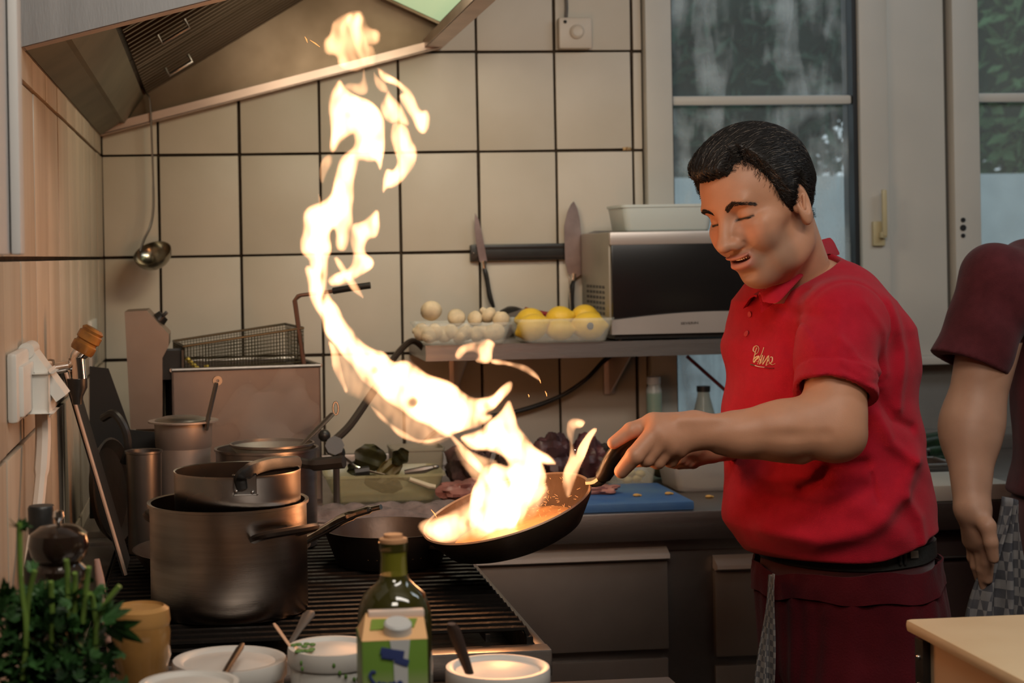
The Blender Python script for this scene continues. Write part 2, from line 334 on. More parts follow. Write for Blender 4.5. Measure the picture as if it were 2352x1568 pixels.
# ---------------- shelf with brackets
sh = thing('wall_shelf', 'long stainless wall shelf holding the microwave and two plastic tubs', 'shelf', (1.2, YB, 1.29))
YS = 3.76; sx0 = P(979, 815, YS).x; zst = P(1300, 786, YS).z; zsb = P(1300, 822, YS).z; sx1 = P(1960, 800, YS).x
g = G().box((sx0, YS, zst-.003), (sx1, YB-.006, zst)).box((sx0, YS-.002, zsb), (sx1, YS+.002, zst)).box((sx0, YS, zsb), (sx1, YS+.02, zsb+.002)).box((sx0-.001, YS, zsb), (sx0+.002, YB-.02, zst))
obj('shelf_board', g, STEEL, sh)
for px in (1044, 1400, 1800):
    x = P(px, 850, YB-.02).x; zb = P(px, 905, YB-.02).z
    obj('bracket', G().box((x-.014, YB-.02, zb), (x+.014, YB-.006, zst-.004), .002).prism([(x-.002, YB-.02, zb), (x-.002, YB-.02, zst-.004), (x-.002, YS+.03, zst-.004)], (.004, 0, 0)), mat('bracket_steel', (.62, .5, .45), .45, .6), sh)
# ---------------- gas range
rx1 = .462; ry0 = 2.27; ry1 = 3.26; ZR = .868; ZG = .900
rg = thing('gas_range', 'stainless gas range with black grates standing against the left tiled wall', 'stove', (.1, 2.7, 0))
obj('range_body', G().box((XL+.02, ry0, .02), (rx1, ry1, ZR-.03), .004), STEELD, rg)
g = G().box((XL+.02, ry0, ZR-.03), (XL+.075, ry1, ZR+.012), .004).box((rx1-.012, ry0, ZR-.03), (rx1+.004, ry1, ZR+.006), .004).box((XL+.02, ry0-.004, ZR-.03), (rx1+.004, ry0+.035, ZR+.008), .004).box((XL+.02, ry1-.05, ZR-.03), (rx1+.004, ry1, ZR+.02), .004)
obj('rim', g, STEEL, rg)
obj('drip_tray', G().box((XL+.075, ry0+.03, ZR-.03), (rx1-.012, ry1-.05, ZR-.024)), IRON, rg)
gx0, gx1 = XL+.085, rx1-.02
for k in range(4):
    for q in (0, 1):
        bx = gx0+.15+q*.30-.02; by = ry0+.16+k*.23
        b_ = obj('burner', G().lathe([(0, 0), (.045, 0), (.05, .008), (.036, .014), (.036, .018), (.040, .020), (.036, .024), (0, .024)], 20, Matrix.Translation((bx, by, ZR-.024))), IRON, rg)
nb = 29
for k in range(nb):
    y = ry0+.045+k*(ry1-.06-ry0-.045)/(nb-1)
    g = G().tube([(gx0, y, ZG-.018), (gx0+.006, y, ZG-.004), (gx0+.02, y, ZG-.004), (gx1-.02, y, ZG-.004), (gx1-.006, y, ZG-.004), (gx1, y, ZG-.018)], .0042, 6)
    obj('grate_bar', g, IRON, rg)
for x in (gx0+.06, (gx0+gx1)/2-.012, (gx0+gx1)/2+.012, gx1-.06):
    obj('grate_beam', G().box((x-.004, ry0+.035, ZG-.020), (x+.004, ry1-.055, ZG-.008), .002), IRON, rg)
for x in (gx0, gx1): obj('grate_rail', G().box((x-.005, ry0+.035, ZR-.024), (x+.005, ry1-.055, ZG-.014), .002), IRON, rg)
for k in range(5):
    obj('control_knob', G().lathe([(0, 0), (.022, 0), (.02, .025), (0, .025)], 20, basis((XL+.12+k*.13, ry0-.004, .80), (0, -1, 0))), BLACK, rg)
# near preparation counter in front of the range and the butcher block
ZN = .842
nc = thing('near_counter', 'steel preparation counter nearest the camera carrying tubs, oil and herbs', 'counter', (.1, 1.6, 0))
obj('top_slab', G().box((XL+.010, 1.15, ZN-.03), (.62, 2.225, ZN), .003), STEEL, nc)
obj('carcass', G().box((XL+.02, 1.2, 0), (.6, 2.20, ZN-.031)), STEELD, nc)
# ---------------- pots and pans
def pot_rim(c, r): return None
YPOT = 2.50; pc = P(524, 1149, YPOT); rpot = 182*MPP(YPOT); hp = pc.z-ZG
COPPERY = brushed(mat('brushed_pot_steel', (.40, .36, .325), .25, 1., .18, 6, .04, 70, stretch=(1, 1, 18), rvar=.04), .9)
st = thing('stock_pot', 'large brushed steel stock pot on the front of the gas range', 'pot', (pc.x, pc.y, ZG))
obj('pot_body', G().lathe(shell(rpot-.002, rpot-.002, hp, .0022, .0035), 72, Matrix.Translation((pc.x, pc.y, ZG))), COPPERY, st)
def loop_handle(parent, c, r, z, ang, m, wid=.045, out=.035):
    p = []
    for (s_, o_, dz) in ((-1, -.002, -.004), (-1, .5*out, .002), (-.8, .9*out, .007), (0, out, .009), (.8, .9*out, .007), (1, .5*out, .002), (1, -.002, -.004)):
        a = ang+s_*wid/r; p.append((c[0]+(r+o_)*math.cos(a), c[1]+(r+o_)*math.sin(a), z+dz))
    obj('handle', G().tube(spl(p, 5), .0078, 8, flat=.8), m, parent)
loop_handle(st, pc, rpot, pc.z-.037, math.radians(-52), mat('dark_handle_steel', (.030, .020, .015), .32, .4), .043)
loop_handle(st, pc, rpot, pc.z-.037, math.radians(128), MATS['dark_handle_steel'], .043)
ic = P(545, 1078, YPOT-.01); ri = 144*MPP(YPOT); zi0 = ZG+.012+.075
sp = thing('saucepan', 'small aluminium saucepan sitting inside the large stock pot', 'saucepan', (ic.x, ic.y, ZG+.006))
obj('pan_body', G().lathe(shell(ri-.002, ri, ic.z-ZG-.006, .002, .0005), 64, Matrix.Translation((ic.x, ic.y, ZG+.006))), brushed(mat('dull_aluminium', (.46, .42, .39), .28, 1., .25, 7, .06, 60, rvar=.05), .9), sp)
yb_ = ic.y-ri
q = [P(556, 1122, yb_-.002), P(552, 1100, yb_-.006), P(558, 1088, yb_-.012), P(590, 1074, yb_+.01), P(622, 1066, yb_+.05), P(655, 1063, yb_+.09), P(684, 1062, yb_+.13)]
brk = obj('handle_bracket', G().box(P(537, 1136, yb_+.004), P(589, 1090, yb_-.004), .002), STEELD, sp)
g = G()
for a, b_ in ((545, 1100), (543, 1128), (580, 1130)): g.ball(P(a, b_, yb_-.004), .003, 6)
obj('rivet', g, STEEL, brk)
obj('handle', G().tube(spl(q, 5), [.006]*12+[.0075]*12+[.007]*7, 8, flat=1.5), BLACK, sp)
# hidden frying pan behind the pot, its steel handle pointing right
def frypan(name, label, c, r, zb, m, depth, hp_=None, hm=None, hr=(.009, .012), food=None, parts='handle'):
    t = thing(name, label, 'frying pan', (c.x, c.y, zb))
    obj('pan_body', G().lathe([(0, 0), (r*.74, 0), (r*.80, .004), (r*.97, depth-.006), (r, depth), (r-.003, depth), (r*.94, depth-.007), (r*.77, .006), (0, .004)], 72, Matrix.Translation((c.x, c.y, zb))), m, t)
    if hp_: obj('handle', G().tube(spl(hp_, 6), hr, 10, flat=.55), hm, t)
    if food: obj('sauce', G().lathe([(0, depth*.42), (r*.60, depth*.43), (r*.86, depth*.40), (r*.86, depth*.36), (0, depth*.36)], 40, Matrix.Translation((c.x, c.y, zb))), food, t)
    return t
cA = P(510, 1256, 2.77); pts = [P(690, 1246, 2.72), P(735, 1222, 2.70), P(790, 1190, 2.67), P(842, 1172, 2.65), P(875, 1164, 2.64)]
fr = frypan('frying_pan', 'frying pan behind the stock pot with a long steel handle', cA, 203*MPP(2.77), ZG, DARKPAN, .048, pts, CHROME, [.0145]*6+[.0155]*9+[.012]*5+[.008]*5)
cB = P(893, 1238, 2.82); SAUCE = mat('cream_sauce', (.62, .40, .20), .35, var=.6, vscale=22, bump=.8, bscale=60, col2=(.30, .16, .07))
fr2 = frypan('frying_pan', 'black frying pan of cream sauce standing on the grates below the flaming pan', cB, 152*MPP(2.82), ZG, DARKPAN, .062, [P(995, 1256, 2.74), P(1060, 1262, 2.68), P(1130, 1266, 2.60)], BLACK, [.010]*13, SAUCE)
# tall bain-marie insert with ladle
YC = 3.12; c = P(421, 968, YC); sc = MPP(YC)
bm_ = thing('bain_marie_pot', 'tall steel bain marie insert with flanged rim at the back of the range', 'pot', (c.x, c.y, ZG))
h_ = c.z-ZG
obj('pot_body', G().lathe([(0, 0), (54*sc, 0), (57*sc, .004), (60*sc, h_-.05), (64*sc, h_-.045), (66*sc, h_-.002), (80*sc, h_), (80*sc, h_+.003), (63*sc, h_+.003), (56*sc, .008), (0, .006)], 48, Matrix.Translation((c.x, c.y, ZG))), mat('matte_warm_steel', (.44, .37, .33), .48, .75, .2, 6, .05, 60), bm_)
obj('lid', G().lathe([(0, .010), (40*sc, .010), (56*sc, .006), (60*sc, .0035), (0, .0035)], 40, Matrix.Translation((c.x-.004, c.y, c.z))), STEEL, bm_)
tag(obj('ladle', G().tube([P(474, 985, YC-.04), P(478, 960, YC-.045), P(497, 880, YC-.03)], .0095, 8, flat=.45).lathe([(.003, -.003), (.009, -.003), (.009, .003), (.003, .003)], 14, basis(P(499, 874, YC-.03), (.2, -1, 0)), True), STEELD, base=P(474, 985, YC-.04)), 'ladle handle rising out of the tall bain marie insert', 'ladle')
# wide saucepan behind with strainer ladle
Y2 = 3.04; c = P(612, 1028, Y2); sc = MPP(Y2); r = 116*sc
wp = thing('saucepan', 'wide steaming steel saucepan between stock pot and fryer', 'saucepan', (c.x, c.y, ZG))
obj('pan_body', G().lathe(shell(r-.002, r, c.z-ZG, .002, .003), 56, Matrix.Translation((c.x, c.y, ZG))), STEEL, wp)
obj('handle', G().tube(spl([P(688, 1062, Y2-.09), P(720, 1066, Y2-.10), P(760, 1063, Y2-.11), P(790, 1060, Y2-.12)], 5), [.010]*5+[.013]*11, 8, flat=.9), BLACK, wp)
obj('liquid', G().lathe([(0, -.02), (r-.004, -.02), (r-.004, -.024), (0, -.024)], 40, Matrix.Translation(c)), mat('broth', (.30, .20, .10), .12), wp)
lad = thing('strainer', 'thin steel strainer resting across the wide steaming saucepan', 'strainer', (c.x+.02, c.y, c.z))
obj('strainer_rim', G().lathe([(r*.80, .004), (r*.84, .006), (r*.84, .010), (r*.80, .010)], 40, Matrix.Translation((c.x+.01, c.y-.008, c.z)), True), STEEL, lad)
obj('strainer_mesh', G().lathe([(0, -.03), (r*.45, -.024), (r*.70, -.008), (r*.81, .006), (r*.80, .003), (r*.45, -.028), (0, -.034)], 40, Matrix.Translation((c.x+.01, c.y-.008, c.z))), mat('wire_gauze', (.35, .33, .29), .5, .8, alpha=.7), lad)
a0 = P(690, 1024, Y2); a1 = P(764, 950, Y2+.03)
obj('handle', G().tube([a0, a0.lerp(a1, .3), a0.lerp(a1, .8), a1], [.005, .008, .009, .008], 8, flat=.4), STEEL, lad)
obj('hanging_eye', G().tube([a1+V((math.cos(t)*.005+.006, 0, math.sin(t)*.012+.01)) for t in np.linspace(0, 2*PI, 14)], .002, 6), STEEL, lad)
# dark pan / small pot beside the insert, left
Y3 = 3.0; c = P(330, 1035, Y3)
tag(obj('steel_canister', G().lathe(shell(.030, .032, c.z-ZG, .002, .002), 30, Matrix.Translation((c.x, c.y, ZG))), STEELD, base=(c.x, c.y, ZG)), 'small dark steel canister left of the tall bain marie insert', 'canister')
# leaning lids on the left wall behind the pot
ld = thing('baking_tray', 'thin dark tray with pale edge leaning beside the left wall', 'tray', PX(285, 1190, XL+.1))
e0 = P(204, 838, 2.75); e1 = P(287, 1189, 2.75); ax = (e1-e0); 
e0 = V((XL+.018, 2.80, P(204, 838, 2.80).z)); zb = ZG+.001; e1 = V((P(287, 1189, 2.80).x, 2.80, zb))
nn = (e1-e0).cross(V((0, 1, 0))).normalized()
obj('tray_sheet', G().prism([e0, e1, e1+V((0, .15, 0)), e0+V((0, .15, 0))], nn*-.006), mat('dark_tray', (.012, .010, .009), .6, 0., .4), ld)
obj('tray_edge', G().tube([e0+V((0, -.003, 0)), e1+V((0, -.003, 0))], .0032, 8), mat('pale_tray_edge', (.55, .42, .34), .4, .5), ld)
bk = thing('frying_pan', 'black pan with curved handle stood on edge behind the leaning tray', 'frying pan', P(262, 1185, 3.02))
c = P(262, 1065, 3.11); 
obj('pan_body', G().lathe([(0, 0), (.085, 0), (.098, .014), (.094, .016), (.08, .004), (0, .004)], 40, basis((c.x-.012, c.y, ZG+.099), (1, -.35, .12))), DARKPAN, bk)
obj('handle', G().tube(spl([P(236, 960, 3.07), P(262, 950, 3.05), P(287, 985, 3.04), P(294, 1030, 3.04), P(284, 1062, 3.05)], 6), .0075, 8), BLACK, bk)
bp_ = thing('darkening_panel', 'added upright black panel darkening the left corner behind the pans', 'panel', P(280, 1190, 3.27))
pl9 = [P(a, b_, 3.27) for a, b_ in ((207, 840), (250, 845), (300, 985), (376, 992), (376, 1188), (207, 1188))]
for q in pl9: q.z = max(q.z, ZR+.021); q.y = 3.255; q.x = max(q.x, XL+.012)
obj('sheet', G().prism(pl9, (0, .006, 0)), mat('panel_black', (.009, .008, .007), .7, var=.4, vscale=10), bp_)  # added flat panel, cut to the dark area so the corner reads black
# ---------------- deep fryer
YFy = 3.50; 
zt_f = P(545, 846, YFy).z
fx0, fx1 = P(376, 860, YFy).x, P(722, 836, YFy).x
fy = thing('deep_fryer', 'tabletop stainless deep fryer with a wire basket against the tiled wall', 'fryer', ((fx0+fx1)/2, YFy+.15, ZW))
cxm, czm = (fx0+fx1)/2, ZW; rot = Matrix.Translation((cxm, YFy+.14, ZW)) @ Matrix.Rotation(math.radians(7), 4, 'Z')
w_ = (fx1-fx0)/2; H = zt_f-ZW; d0, d1 = -.13, .16
g = G(); t = .004
g.box((-w_, d0, 0), (w_, d0+t, H), 0, rot).box((-w_, d1-t, 0), (w_, d1, H), 0, rot).box((-w_, d0, 0), (-w_+t, d1, H), 0, rot).box((w_-t, d0, 0), (w_, d1, H), 0, rot).box((-w_, d0, 0), (w_, d1, .01), 0, rot)
obj('tank', g, mat('fryer_steel', (.20, .17, .155), .46, .9, .25, 5, .1, 60, rvar=.1), fy)
g = G()
for (p, q_) in (((-w_, d0, H), (w_, d0, H)), ((w_, d0, H), (w_, d1, H)), ((-w_, d0, H), (-w_, d1, H)), ((-w_, d1, H), (w_, d1, H))): g.tube([rot @ V(p), rot @ V(q_)], .0045, 8)
obj('rolled_edge', g, STEEL, fy)
obj('oil', G().box((-w_+t, d0+t, H-.075), (w_-t, d1-t, H-.07), 0, rot), mat('fry_oil', (.10, .06, .015), .08), fy)
# control head
yh = YFy-.02; poly = [(286, 716), (337, 713), (388, 768), (387, 795), (373, 822), (373, 984), (300, 986)]
pl = [P(a, b_, yh) for a, b_ in poly]; zlow = min(p.z for p in pl)
hd = obj('control_head', G().prism(pl, (0, .17, 0)), mat('head_steel', (.34, .26, .21), .42, 1., .2, 6, .1, 50), fy)
obj('head_foot', G().box((pl[6].x+.01, yh+.02, ZW), (pl[5].x-.005, yh+.15, zlow+.002)), STEELD, fy)
kq = (P(362, 738, yh)+V((0, .085, 0))); nrm = V((.73, 0, .68))
obj('control_knob', G().lathe([(0, 0), (.016, 0), (.013, .014), (0, .014)], 18, basis(kq, nrm)).box((-.004, -.022, .012), (.004, .022, .024), .002, basis(kq, nrm)), BLACK, hd)
obj('switch', G().box(P(370, 812, yh+.02), P(418, 858, yh+.10), .006), BLACK, fy)
# basket
bk_ = thing('fry_basket', 'dark wire fry basket hooked in the deep fryer, long upright handle', 'basket', rot @ V((0, 0, H)))
bl, br_, bf, bb_ = -w_+.03, w_-.03, d0+.03, d1-.03
g = G(); zb0 = H-.03; tilt = .040
def zz(x, top): f = (x-bl)/(br_-bl); return (H+.048+tilt*f*.8) if top else (H-.02+tilt*f*.3)
for k in range(40):
    x = bl+(br_-bl)*k/39
    for y in (bf, bb_): g.tube([rot @ V((x, y, zz(x, 0))), rot @ V((x, y, zz(x, 1)))], .0007, 4, False)
for k in range(12):
    f = k/11; x0z = zz(bl, 0)*(1-f)+zz(bl, 1)*f; x1z = zz(br_, 0)*(1-f)+zz(br_, 1)*f
    for y in (bf, bb_): g.tube([rot @ V((bl, y, x0z)), rot @ V((br_, y, x1z))], .0007, 4, False)
    for x, z in ((bl, x0z), (br_, x1z)): g.tube([rot @ V((x, bf, z)), rot @ V((x, bb_, z))], .0007, 4, False)
for k in range(18):
    y = bf+(bb_-bf)*k/17
    for x in (bl, br_): g.tube([rot @ V((x, y, zz(x, 0))), rot @ V((x, y, zz(x, 1)))], .0007, 4, False)
    g.tube([rot @ V((bl, y, zz(bl, 0))), rot @ V((br_, y, zz(br_, 0)))], .0007, 4, False)
WIRE = mat('dark_wire', (.10, .085, .055), .4, .8); obj('wire_mesh', g, WIRE, bk_)['kind'] = 'stuff'
g = G()
for top in (1, 0):
    cs = [rot @ V((x, y, zz(x, top))) for x, y in ((bl, bf), (br_, bf), (br_, bb_), (bl, bb_), (bl, bf))]; g.tube(cs, .0028, 6)
obj('basket_frame', g, WIRE, bk_)
HW = mat('copper_brown_wire', (.22, .11, .075), .4, .7)
hs = rot @ V((br_, bf, zz(br_, 0))); h1 = P(676, 690, hs.y); h2 = P(690, 678, hs.y); h3 = P(770, 668, hs.y-.02)
obj('handle', G().tube([hs, h1, h1+(h2-h1)*.6+V((0, 0, .003)), h2, h3], .0042, 8).tube([hs+V((.004, .02, 0)), h1+V((.004, .016, 0)), h2+V((.004, .016, 0)), h3+V((0, .014, 0))], .0030, 8), HW, bk_)
obj('grip', G().tube([P(765, 668, hs.y-.018), P(800, 662, hs.y-.03), P(851, 655, hs.y-.04)], .0072, 10), BLACK, bk_)
FRY = mat('potato_chip_yellow', (.78, .60, .10), .5, var=.2)
for i, (a, b_, c_, d_) in enumerate(((428, 822, 466, 858), (474, 838, 476, 862), (492, 852, 500, 862))):
    yy = YFy+.05
    tag(obj('potato_fry', G().tube([P(a, b_, yy), P(c_, d_, yy), P(c_, d_+14, yy)], .0048, 4), FRY, base=P(c_, d_+14, yy)), ['long yellow potato fry leaning in the fry basket corner', 'short upright yellow potato fry in the middle of the basket', 'tiny yellow potato fry, rightmost of those in the basket'][i], 'potato fry', 'potato fries in the basket')
# ---------------- hood over the range
A_ = P(236, 312, YB-.01); B_ = P(1012, 112, YB-.01); y0h, y1h = 2.36, YB-.012
hd_ = thing('cooker_hood', 'slanted stainless extractor hood above the range on the left wall', 'hood', (XL+.2, 3.2, A_.z))
g = G(); HS = mat('greasy_hood_steel', (.22, .165, .12), .45, .9, .45, 4, .15, 20, col2=(.12, .085, .055), rvar=.1)
HL = mat('hood_outer_steel', (.24, .24, .245), .55, .5, .15, 6, .1, 60, stretch=(6, 1, 1))
sl = (B_.z-A_.z)/(B_.x-A_.x); zl = lambda x: A_.z+(x-A_.x)*sl
xl0 = XL+.003; top = 2.70
Fp = P(330, 222, YB-.03); Rp = P(774, -44, YB-.03); Lp = P(1000, 60, YB-.03)
def quad(g, y0, y1, pts, t=.003): g.prism([(x, y0, z) for x, z in pts], (0, y1-y0, 0)); return g
obj('rear_panel', quad(G(), y1h-.02, y1h, [(xl0, zl(xl0)+.002), (B_.x, B_.z), (B_.x, B_.z+.22), (Rp.x, top), (xl0, top)]), HS, hd_)
obj('near_panel', quad(G(), y0h, y0h+.004, [(xl0, zl(xl0)), (B_.x, B_.z), (B_.x, B_.z+.22), (Rp.x+.1, top), (xl0, top)]), HL, hd_)
obj('front_panel', G().box((B_.x-.004, y0h, B_.z), (B_.x, y1h, B_.z+.22)), HS, hd_)
obj('wall_panel', G().box((xl0, y0h+.006, zl(xl0)), (xl0+.004, y1h, top)), HS, hd_)
obj('top_panel', G().box((xl0, y0h, top-.002), (B_.x, y1h, top+.002)).prism([(Rp.x+.1, y0h, top), (B_.x, y0h, B_.z+.22), (B_.x, y0h, B_.z+.216), (Rp.x+.1, y0h, top-.004)], (0, y1h-y0h, 0)), HS, hd_)
LIP = mat('hood_lip_steel', (.60, .46, .40), .40, .8, .2)
def sq(pts, w, h): return pts
g = G().prism([(xl0, y1h-.045, zl(xl0)), (B_.x, y1h-.045, B_.z), (B_.x, y1h-.045, B_.z+.022), (xl0, y1h-.045, zl(xl0)+.022)], (0, .006, 0))
g.prism([(xl0, y1h-.045, zl(xl0)-.001), (B_.x, y1h-.045, B_.z-.001), (B_.x, y1h-.045, B_.z+.002), (xl0, y1h-.045, zl(xl0)+.002)], (0, .040, 0))
g.box((B_.x-.045, y0h, B_.z-.002), (B_.x, y1h, B_.z+.002)).box((B_.x-.047, y0h, B_.z-.002), (B_.x-.043, y1h, B_.z+.02))
g.prism([(xl0, y0h+.004, zl(xl0)-.001), (B_.x, y0h+.004, B_.z-.001), (B_.x, y0h+.004, B_.z+.002), (xl0, y0h+.004, zl(xl0)+.002)], (0, .035, 0))
obj('grease_lip', g, LIP, hd_)
xg0 = P(287, 281, YB-.03)
obj('gutter', G().prism([(xl0+.005, y0h+.008, zl(xl0)), (xg0.x-.01, y0h+.008, xg0.z-.004), (xg0.x-.01, y0h+.008, xg0.z), (xl0+.005, y0h+.008, zl(xl0)+.004)], (0, y1h-y0h-.06, 0)).prism([(xg0.x-.012, y0h+.008, xg0.z-.004), (xg0.x, y0h+.008, xg0.z-.004), (Fp.x, y0h+.008, Fp.z), (Fp.x-.008, y0h+.008, Fp.z)], (0, y1h-y0h-.03, 0)), mat('dull_green_steel', (.16, .145, .10), .5, .7, .3), hd_)
sf = V((Rp.x-Fp.x, 0, Rp.z-Fp.z)); sfn = sf.normalized(); nf = V((-sfn.z, 0, sfn.x))
yl = (y1h-.03-y0h-.02); NF = 3
for k in range(NF):
    ya = y0h+.02+yl*k/NF; yb2 = y0h+.02+yl*(k+1)/NF-.006
    f = obj('filter', G().prism([V((Fp.x, ya, Fp.z))+nf*.02, V((Rp.x, ya, Rp.z))+nf*.02, V((Rp.x, ya, Rp.z))+nf*.024, V((Fp.x, ya, Fp.z))+nf*.024], (0, yb2-ya, 0)), IRON, hd_)
    g = G()
    for j in range(11):
        yy = ya+.012+(yb2-ya-.024)*j/10
        g.prism([V((Fp.x, yy-.008, Fp.z))+sfn*.01, V((Fp.x, yy+.008, Fp.z))+sfn*.01, V((Fp.x, yy+.006, Fp.z))+sfn*.01+nf*.010, V((Fp.x, yy-.006, Fp.z))+sfn*.01+nf*.010], sfn*(sf.length-.02))
    obj('slat', g, HS, f)
    m_ = V((Fp.x, (ya+yb2)/2, Fp.z))+sfn*.10
    obj('filter_handle', G().tube([m_-sfn*.03, m_-sfn*.03-nf*.018, m_+sfn*.03-nf*.018, m_+sfn*.03], .004, 8), STEEL, f)
# lamp on the front inner slope
sl2 = V((Lp.x-Rp.x, 0, Lp.z-Rp.z)); s2n = sl2.normalized()
obj('inner_slope', G().prism([(Rp.x, y0h, Rp.z), (B_.x-.004, y0h, B_.z+.05), (B_.x-.004, y0h, B_.z+.054), (Rp.x, y0h, Rp.z+.004)], (0, y1h-y0h-.02, 0)), HS, hd_)
lm = bpy.data.materials.new('lamp_diffuser'); lm.use_nodes = True; nt = lm.node_tree; e_ = nt.nodes['Principled BSDF']; e_.inputs['Base Color'].default_value = (.5, .6, .4, 1); e_.inputs['Emission Color'].default_value = (.70, .90, .50, 1); e_.inputs['Emission Strength'].default_value = .55
l0 = V((Lp.x, 0, Lp.z))-s2n*.16; 
obj('hood_lamp', G().prism([(l0.x, 3.15, l0.z-.008), (Lp.x, 3.15, Lp.z-.008), (Lp.x, 3.15, Lp.z+.004), (l0.x, 3.15, l0.z+.004)], (0, .80, 0)), lm, hd_)
obj('lamp_frame', G().tube([(l0.x, 3.14, l0.z-.006), (Lp.x, 3.14, Lp.z-.006), (Lp.x, 3.96, Lp.z-.006), (l0.x, 3.96, l0.z-.006), (l0.x, 3.14, l0.z-.006)], .007, 4), HS, hd_)
area('hood_lamp_light', (Lp.x-.10, 3.20, Lp.z-.016), (Lp.x-.20, 3.95, 1.0), .55, 5.2, (1.0, .86, .62), .12)
# ladle hanging from the hood lip
YL = YB-.06; q = [P(337, 214, YL), P(345, 235, YL-.004), P(349, 330, YL), P(352, 420, YL), P(352, 480, YL-.005), P(345, 520, YL-.012), P(330, 552, YL-.03), P(322, 578, YL-.045)]
ldl = thing('ladle', 'steel ladle hanging by its hook from the hood lip', 'ladle', P(337, 214, YL))
obj('handle', G().tube(spl(q, 6), [.0025]*7+[.0032]*12+[.0040]*24, 8, flat=.7), STEELD, ldl)
cc = P(350, 592, YL-.04); rb = 44*MPP(YL)
pr = [(0, -rb*.85)]+[(rb*math.sin(a)*1.0, -rb*.85*math.cos(a)) for a in np.linspace(.15, PI/2, 10)]; pr += [(x-.0015, z) for x, z in reversed(pr[1:])]+[(0, -rb*.85+.0015)]
obj('bowl', G().lathe(pr, 32, basis(cc+V((0, 0, .012)), (-.25, -.55, .8))), mat('ladle_steel', (.34, .31, .25), .22, 1.), ldl)
# ---------------- things on the back wall
kb = thing('knife_rack', 'black magnetic knife strip fixed to the tiled wall', 'knife rack', P(1240, 578, YB-.02))
a = P(1080, 562, YB-.02); b_ = P(1420, 594, YB-.02)
obj('strip', G().box((a.x, YB-.024, b_.z), (b_.x, YB-.006, a.z), .004), BLACK, kb)
g = G()
for z in (a.z-.009, b_.z+.009): g.box((a.x+.014, YB-.027, z-.0025), (b_.x, YB-.022, z+.0025))
obj('magnet_rail', g, mat('magnet_bar', (.05, .04, .035), .3, .7), kb)
obj('screw', G().ball((a.x+.008, YB-.024, (a.z+b_.z)/2), .003, 6), STEEL, kb)
BLADE = mat('knife_blade', (.44, .34, .32), .30, 1., .2, 30)
def knife(label, blade, handle, bolster, hr, yk=YB-.036, cat='knife'):
    t = thing('kitchen_knife', label, cat, P(handle[0][0], handle[0][1], yk), 'knives on the magnetic strip')
    obj('blade', G().prism([P(x, y, yk) for x, y in blade], (0, .0022, 0)), BLADE, t, smooth=False)
    if bolster: obj('bolster', G().tube([P(x, y, yk) for x, y in bolster], .0065, 10), CHROME, t)
    obj('handle', G().tube(spl([P(x, y, yk) for x, y in handle], 4), hr, 10, flat=.75), BLACK, t)
    return t
knife('slim boning knife with black handle, leftmost on the magnetic strip', [(1091, 489), (1099, 503), (1106, 530), (1112, 560), (1119, 600), (1102, 602), (1095, 565), (1090, 525)], [(1112, 614), (1118, 640), (1125, 680), (1134, 706)], [(1110, 599), (1112, 616)], [.006, .0075, .0085, .0085, .0085, .008, .008, .0085, .009, .0085, .008, .0065, .005])
k2 = knife('broad chef knife with dimpled blade, next to the microwave', [(1318, 462), (1326, 478), (1332, 505), (1337, 560), (1338, 628), (1320, 640), (1304, 626), (1298, 600), (1296, 520), (1303, 488), (1311, 470)], [(1318, 640), (1313, 665), (1312, 700), (1316, 728)], [(1318, 628), (1316, 644)], [.005, .006, .007, .009, .0095, .0095, .0095, .0095, .010, .010, .010, .010, .009])
obj('handle_rivet_strip', G().tube([P(1306, 632, YB-.047), P(1309, 680, YB-.049), P(1312, 725, YB-.049)], .0022, 6), CHROME, k2)
cl = thing('cleaver', 'broad steel cleaver partly behind the microwave', 'cleaver', P(1380, 650, YB-.036)); 
obj('blade', G().prism([P(x, y, YB-.032) for x, y in ((1350, 535), (1366, 530), (1430, 530), (1430, 622), (1398, 626), (1384, 632), (1365, 640), (1352, 620))], (0, .003, 0)), mat('cleaver_blade', (.42, .37, .34), .35, 1., .15), cl)
obj('handle', G().tube([P(1392, 625, YB-.034), P(1398, 660, YB-.036), P(1402, 720, YB-.036)], .009, 10), STEELD, cl)
# thermostat with cable
tb = thing('wall_thermostat', 'white square control box with round dial, high on the tiled wall', 'thermostat', P(1321, 77, YB-.02))
a = P(1284, 112, YB-.03); b_ = P(1358, 40, YB-.03)
obj('housing', G().box((a.x, YB-.036, a.z), (b_.x, YB-.004, b_.z), .006), mat('cream_housing', (.62, .54, .45), .4), tb)
obj('dial', G().lathe([(0, 0), (.0185, 0), (.0175, .008), (.012, .012), (0, .010)], 28, basis(P(1325, 73, YB-.035), (0, -1, 0))), MATS['cream_housing'], tb)
obj('indicator', G().ball(P(1298, 50, YB-.036), .0045, 8), BLACK, tb)
obj('cable', G().tube(spl([P(1300, 42, YB-.018), P(1301, 10, YB-.020), P(1297, -60, YB-.018), P(1300, -200, YB-.012)], 5), .0045, 8), mat('grey_cable', (.12, .11, .10), .5), tb)
tag(obj('wall_hook', G().lathe([(0, 0), (.006, 0), (.004, .004), (.003, .012), (0, .012)], 12, basis(P(1440, 342, YB-.004), (0, -1, 0))).box(P(1431, 346, YB-.008), P(1449, 338, YB-.004), .001), mat('old_brass', (.35, .22, .10), .45, .7), base=P(1440, 342, YB)), 'tiny brass hook on a tile joint left of the window', 'hook')
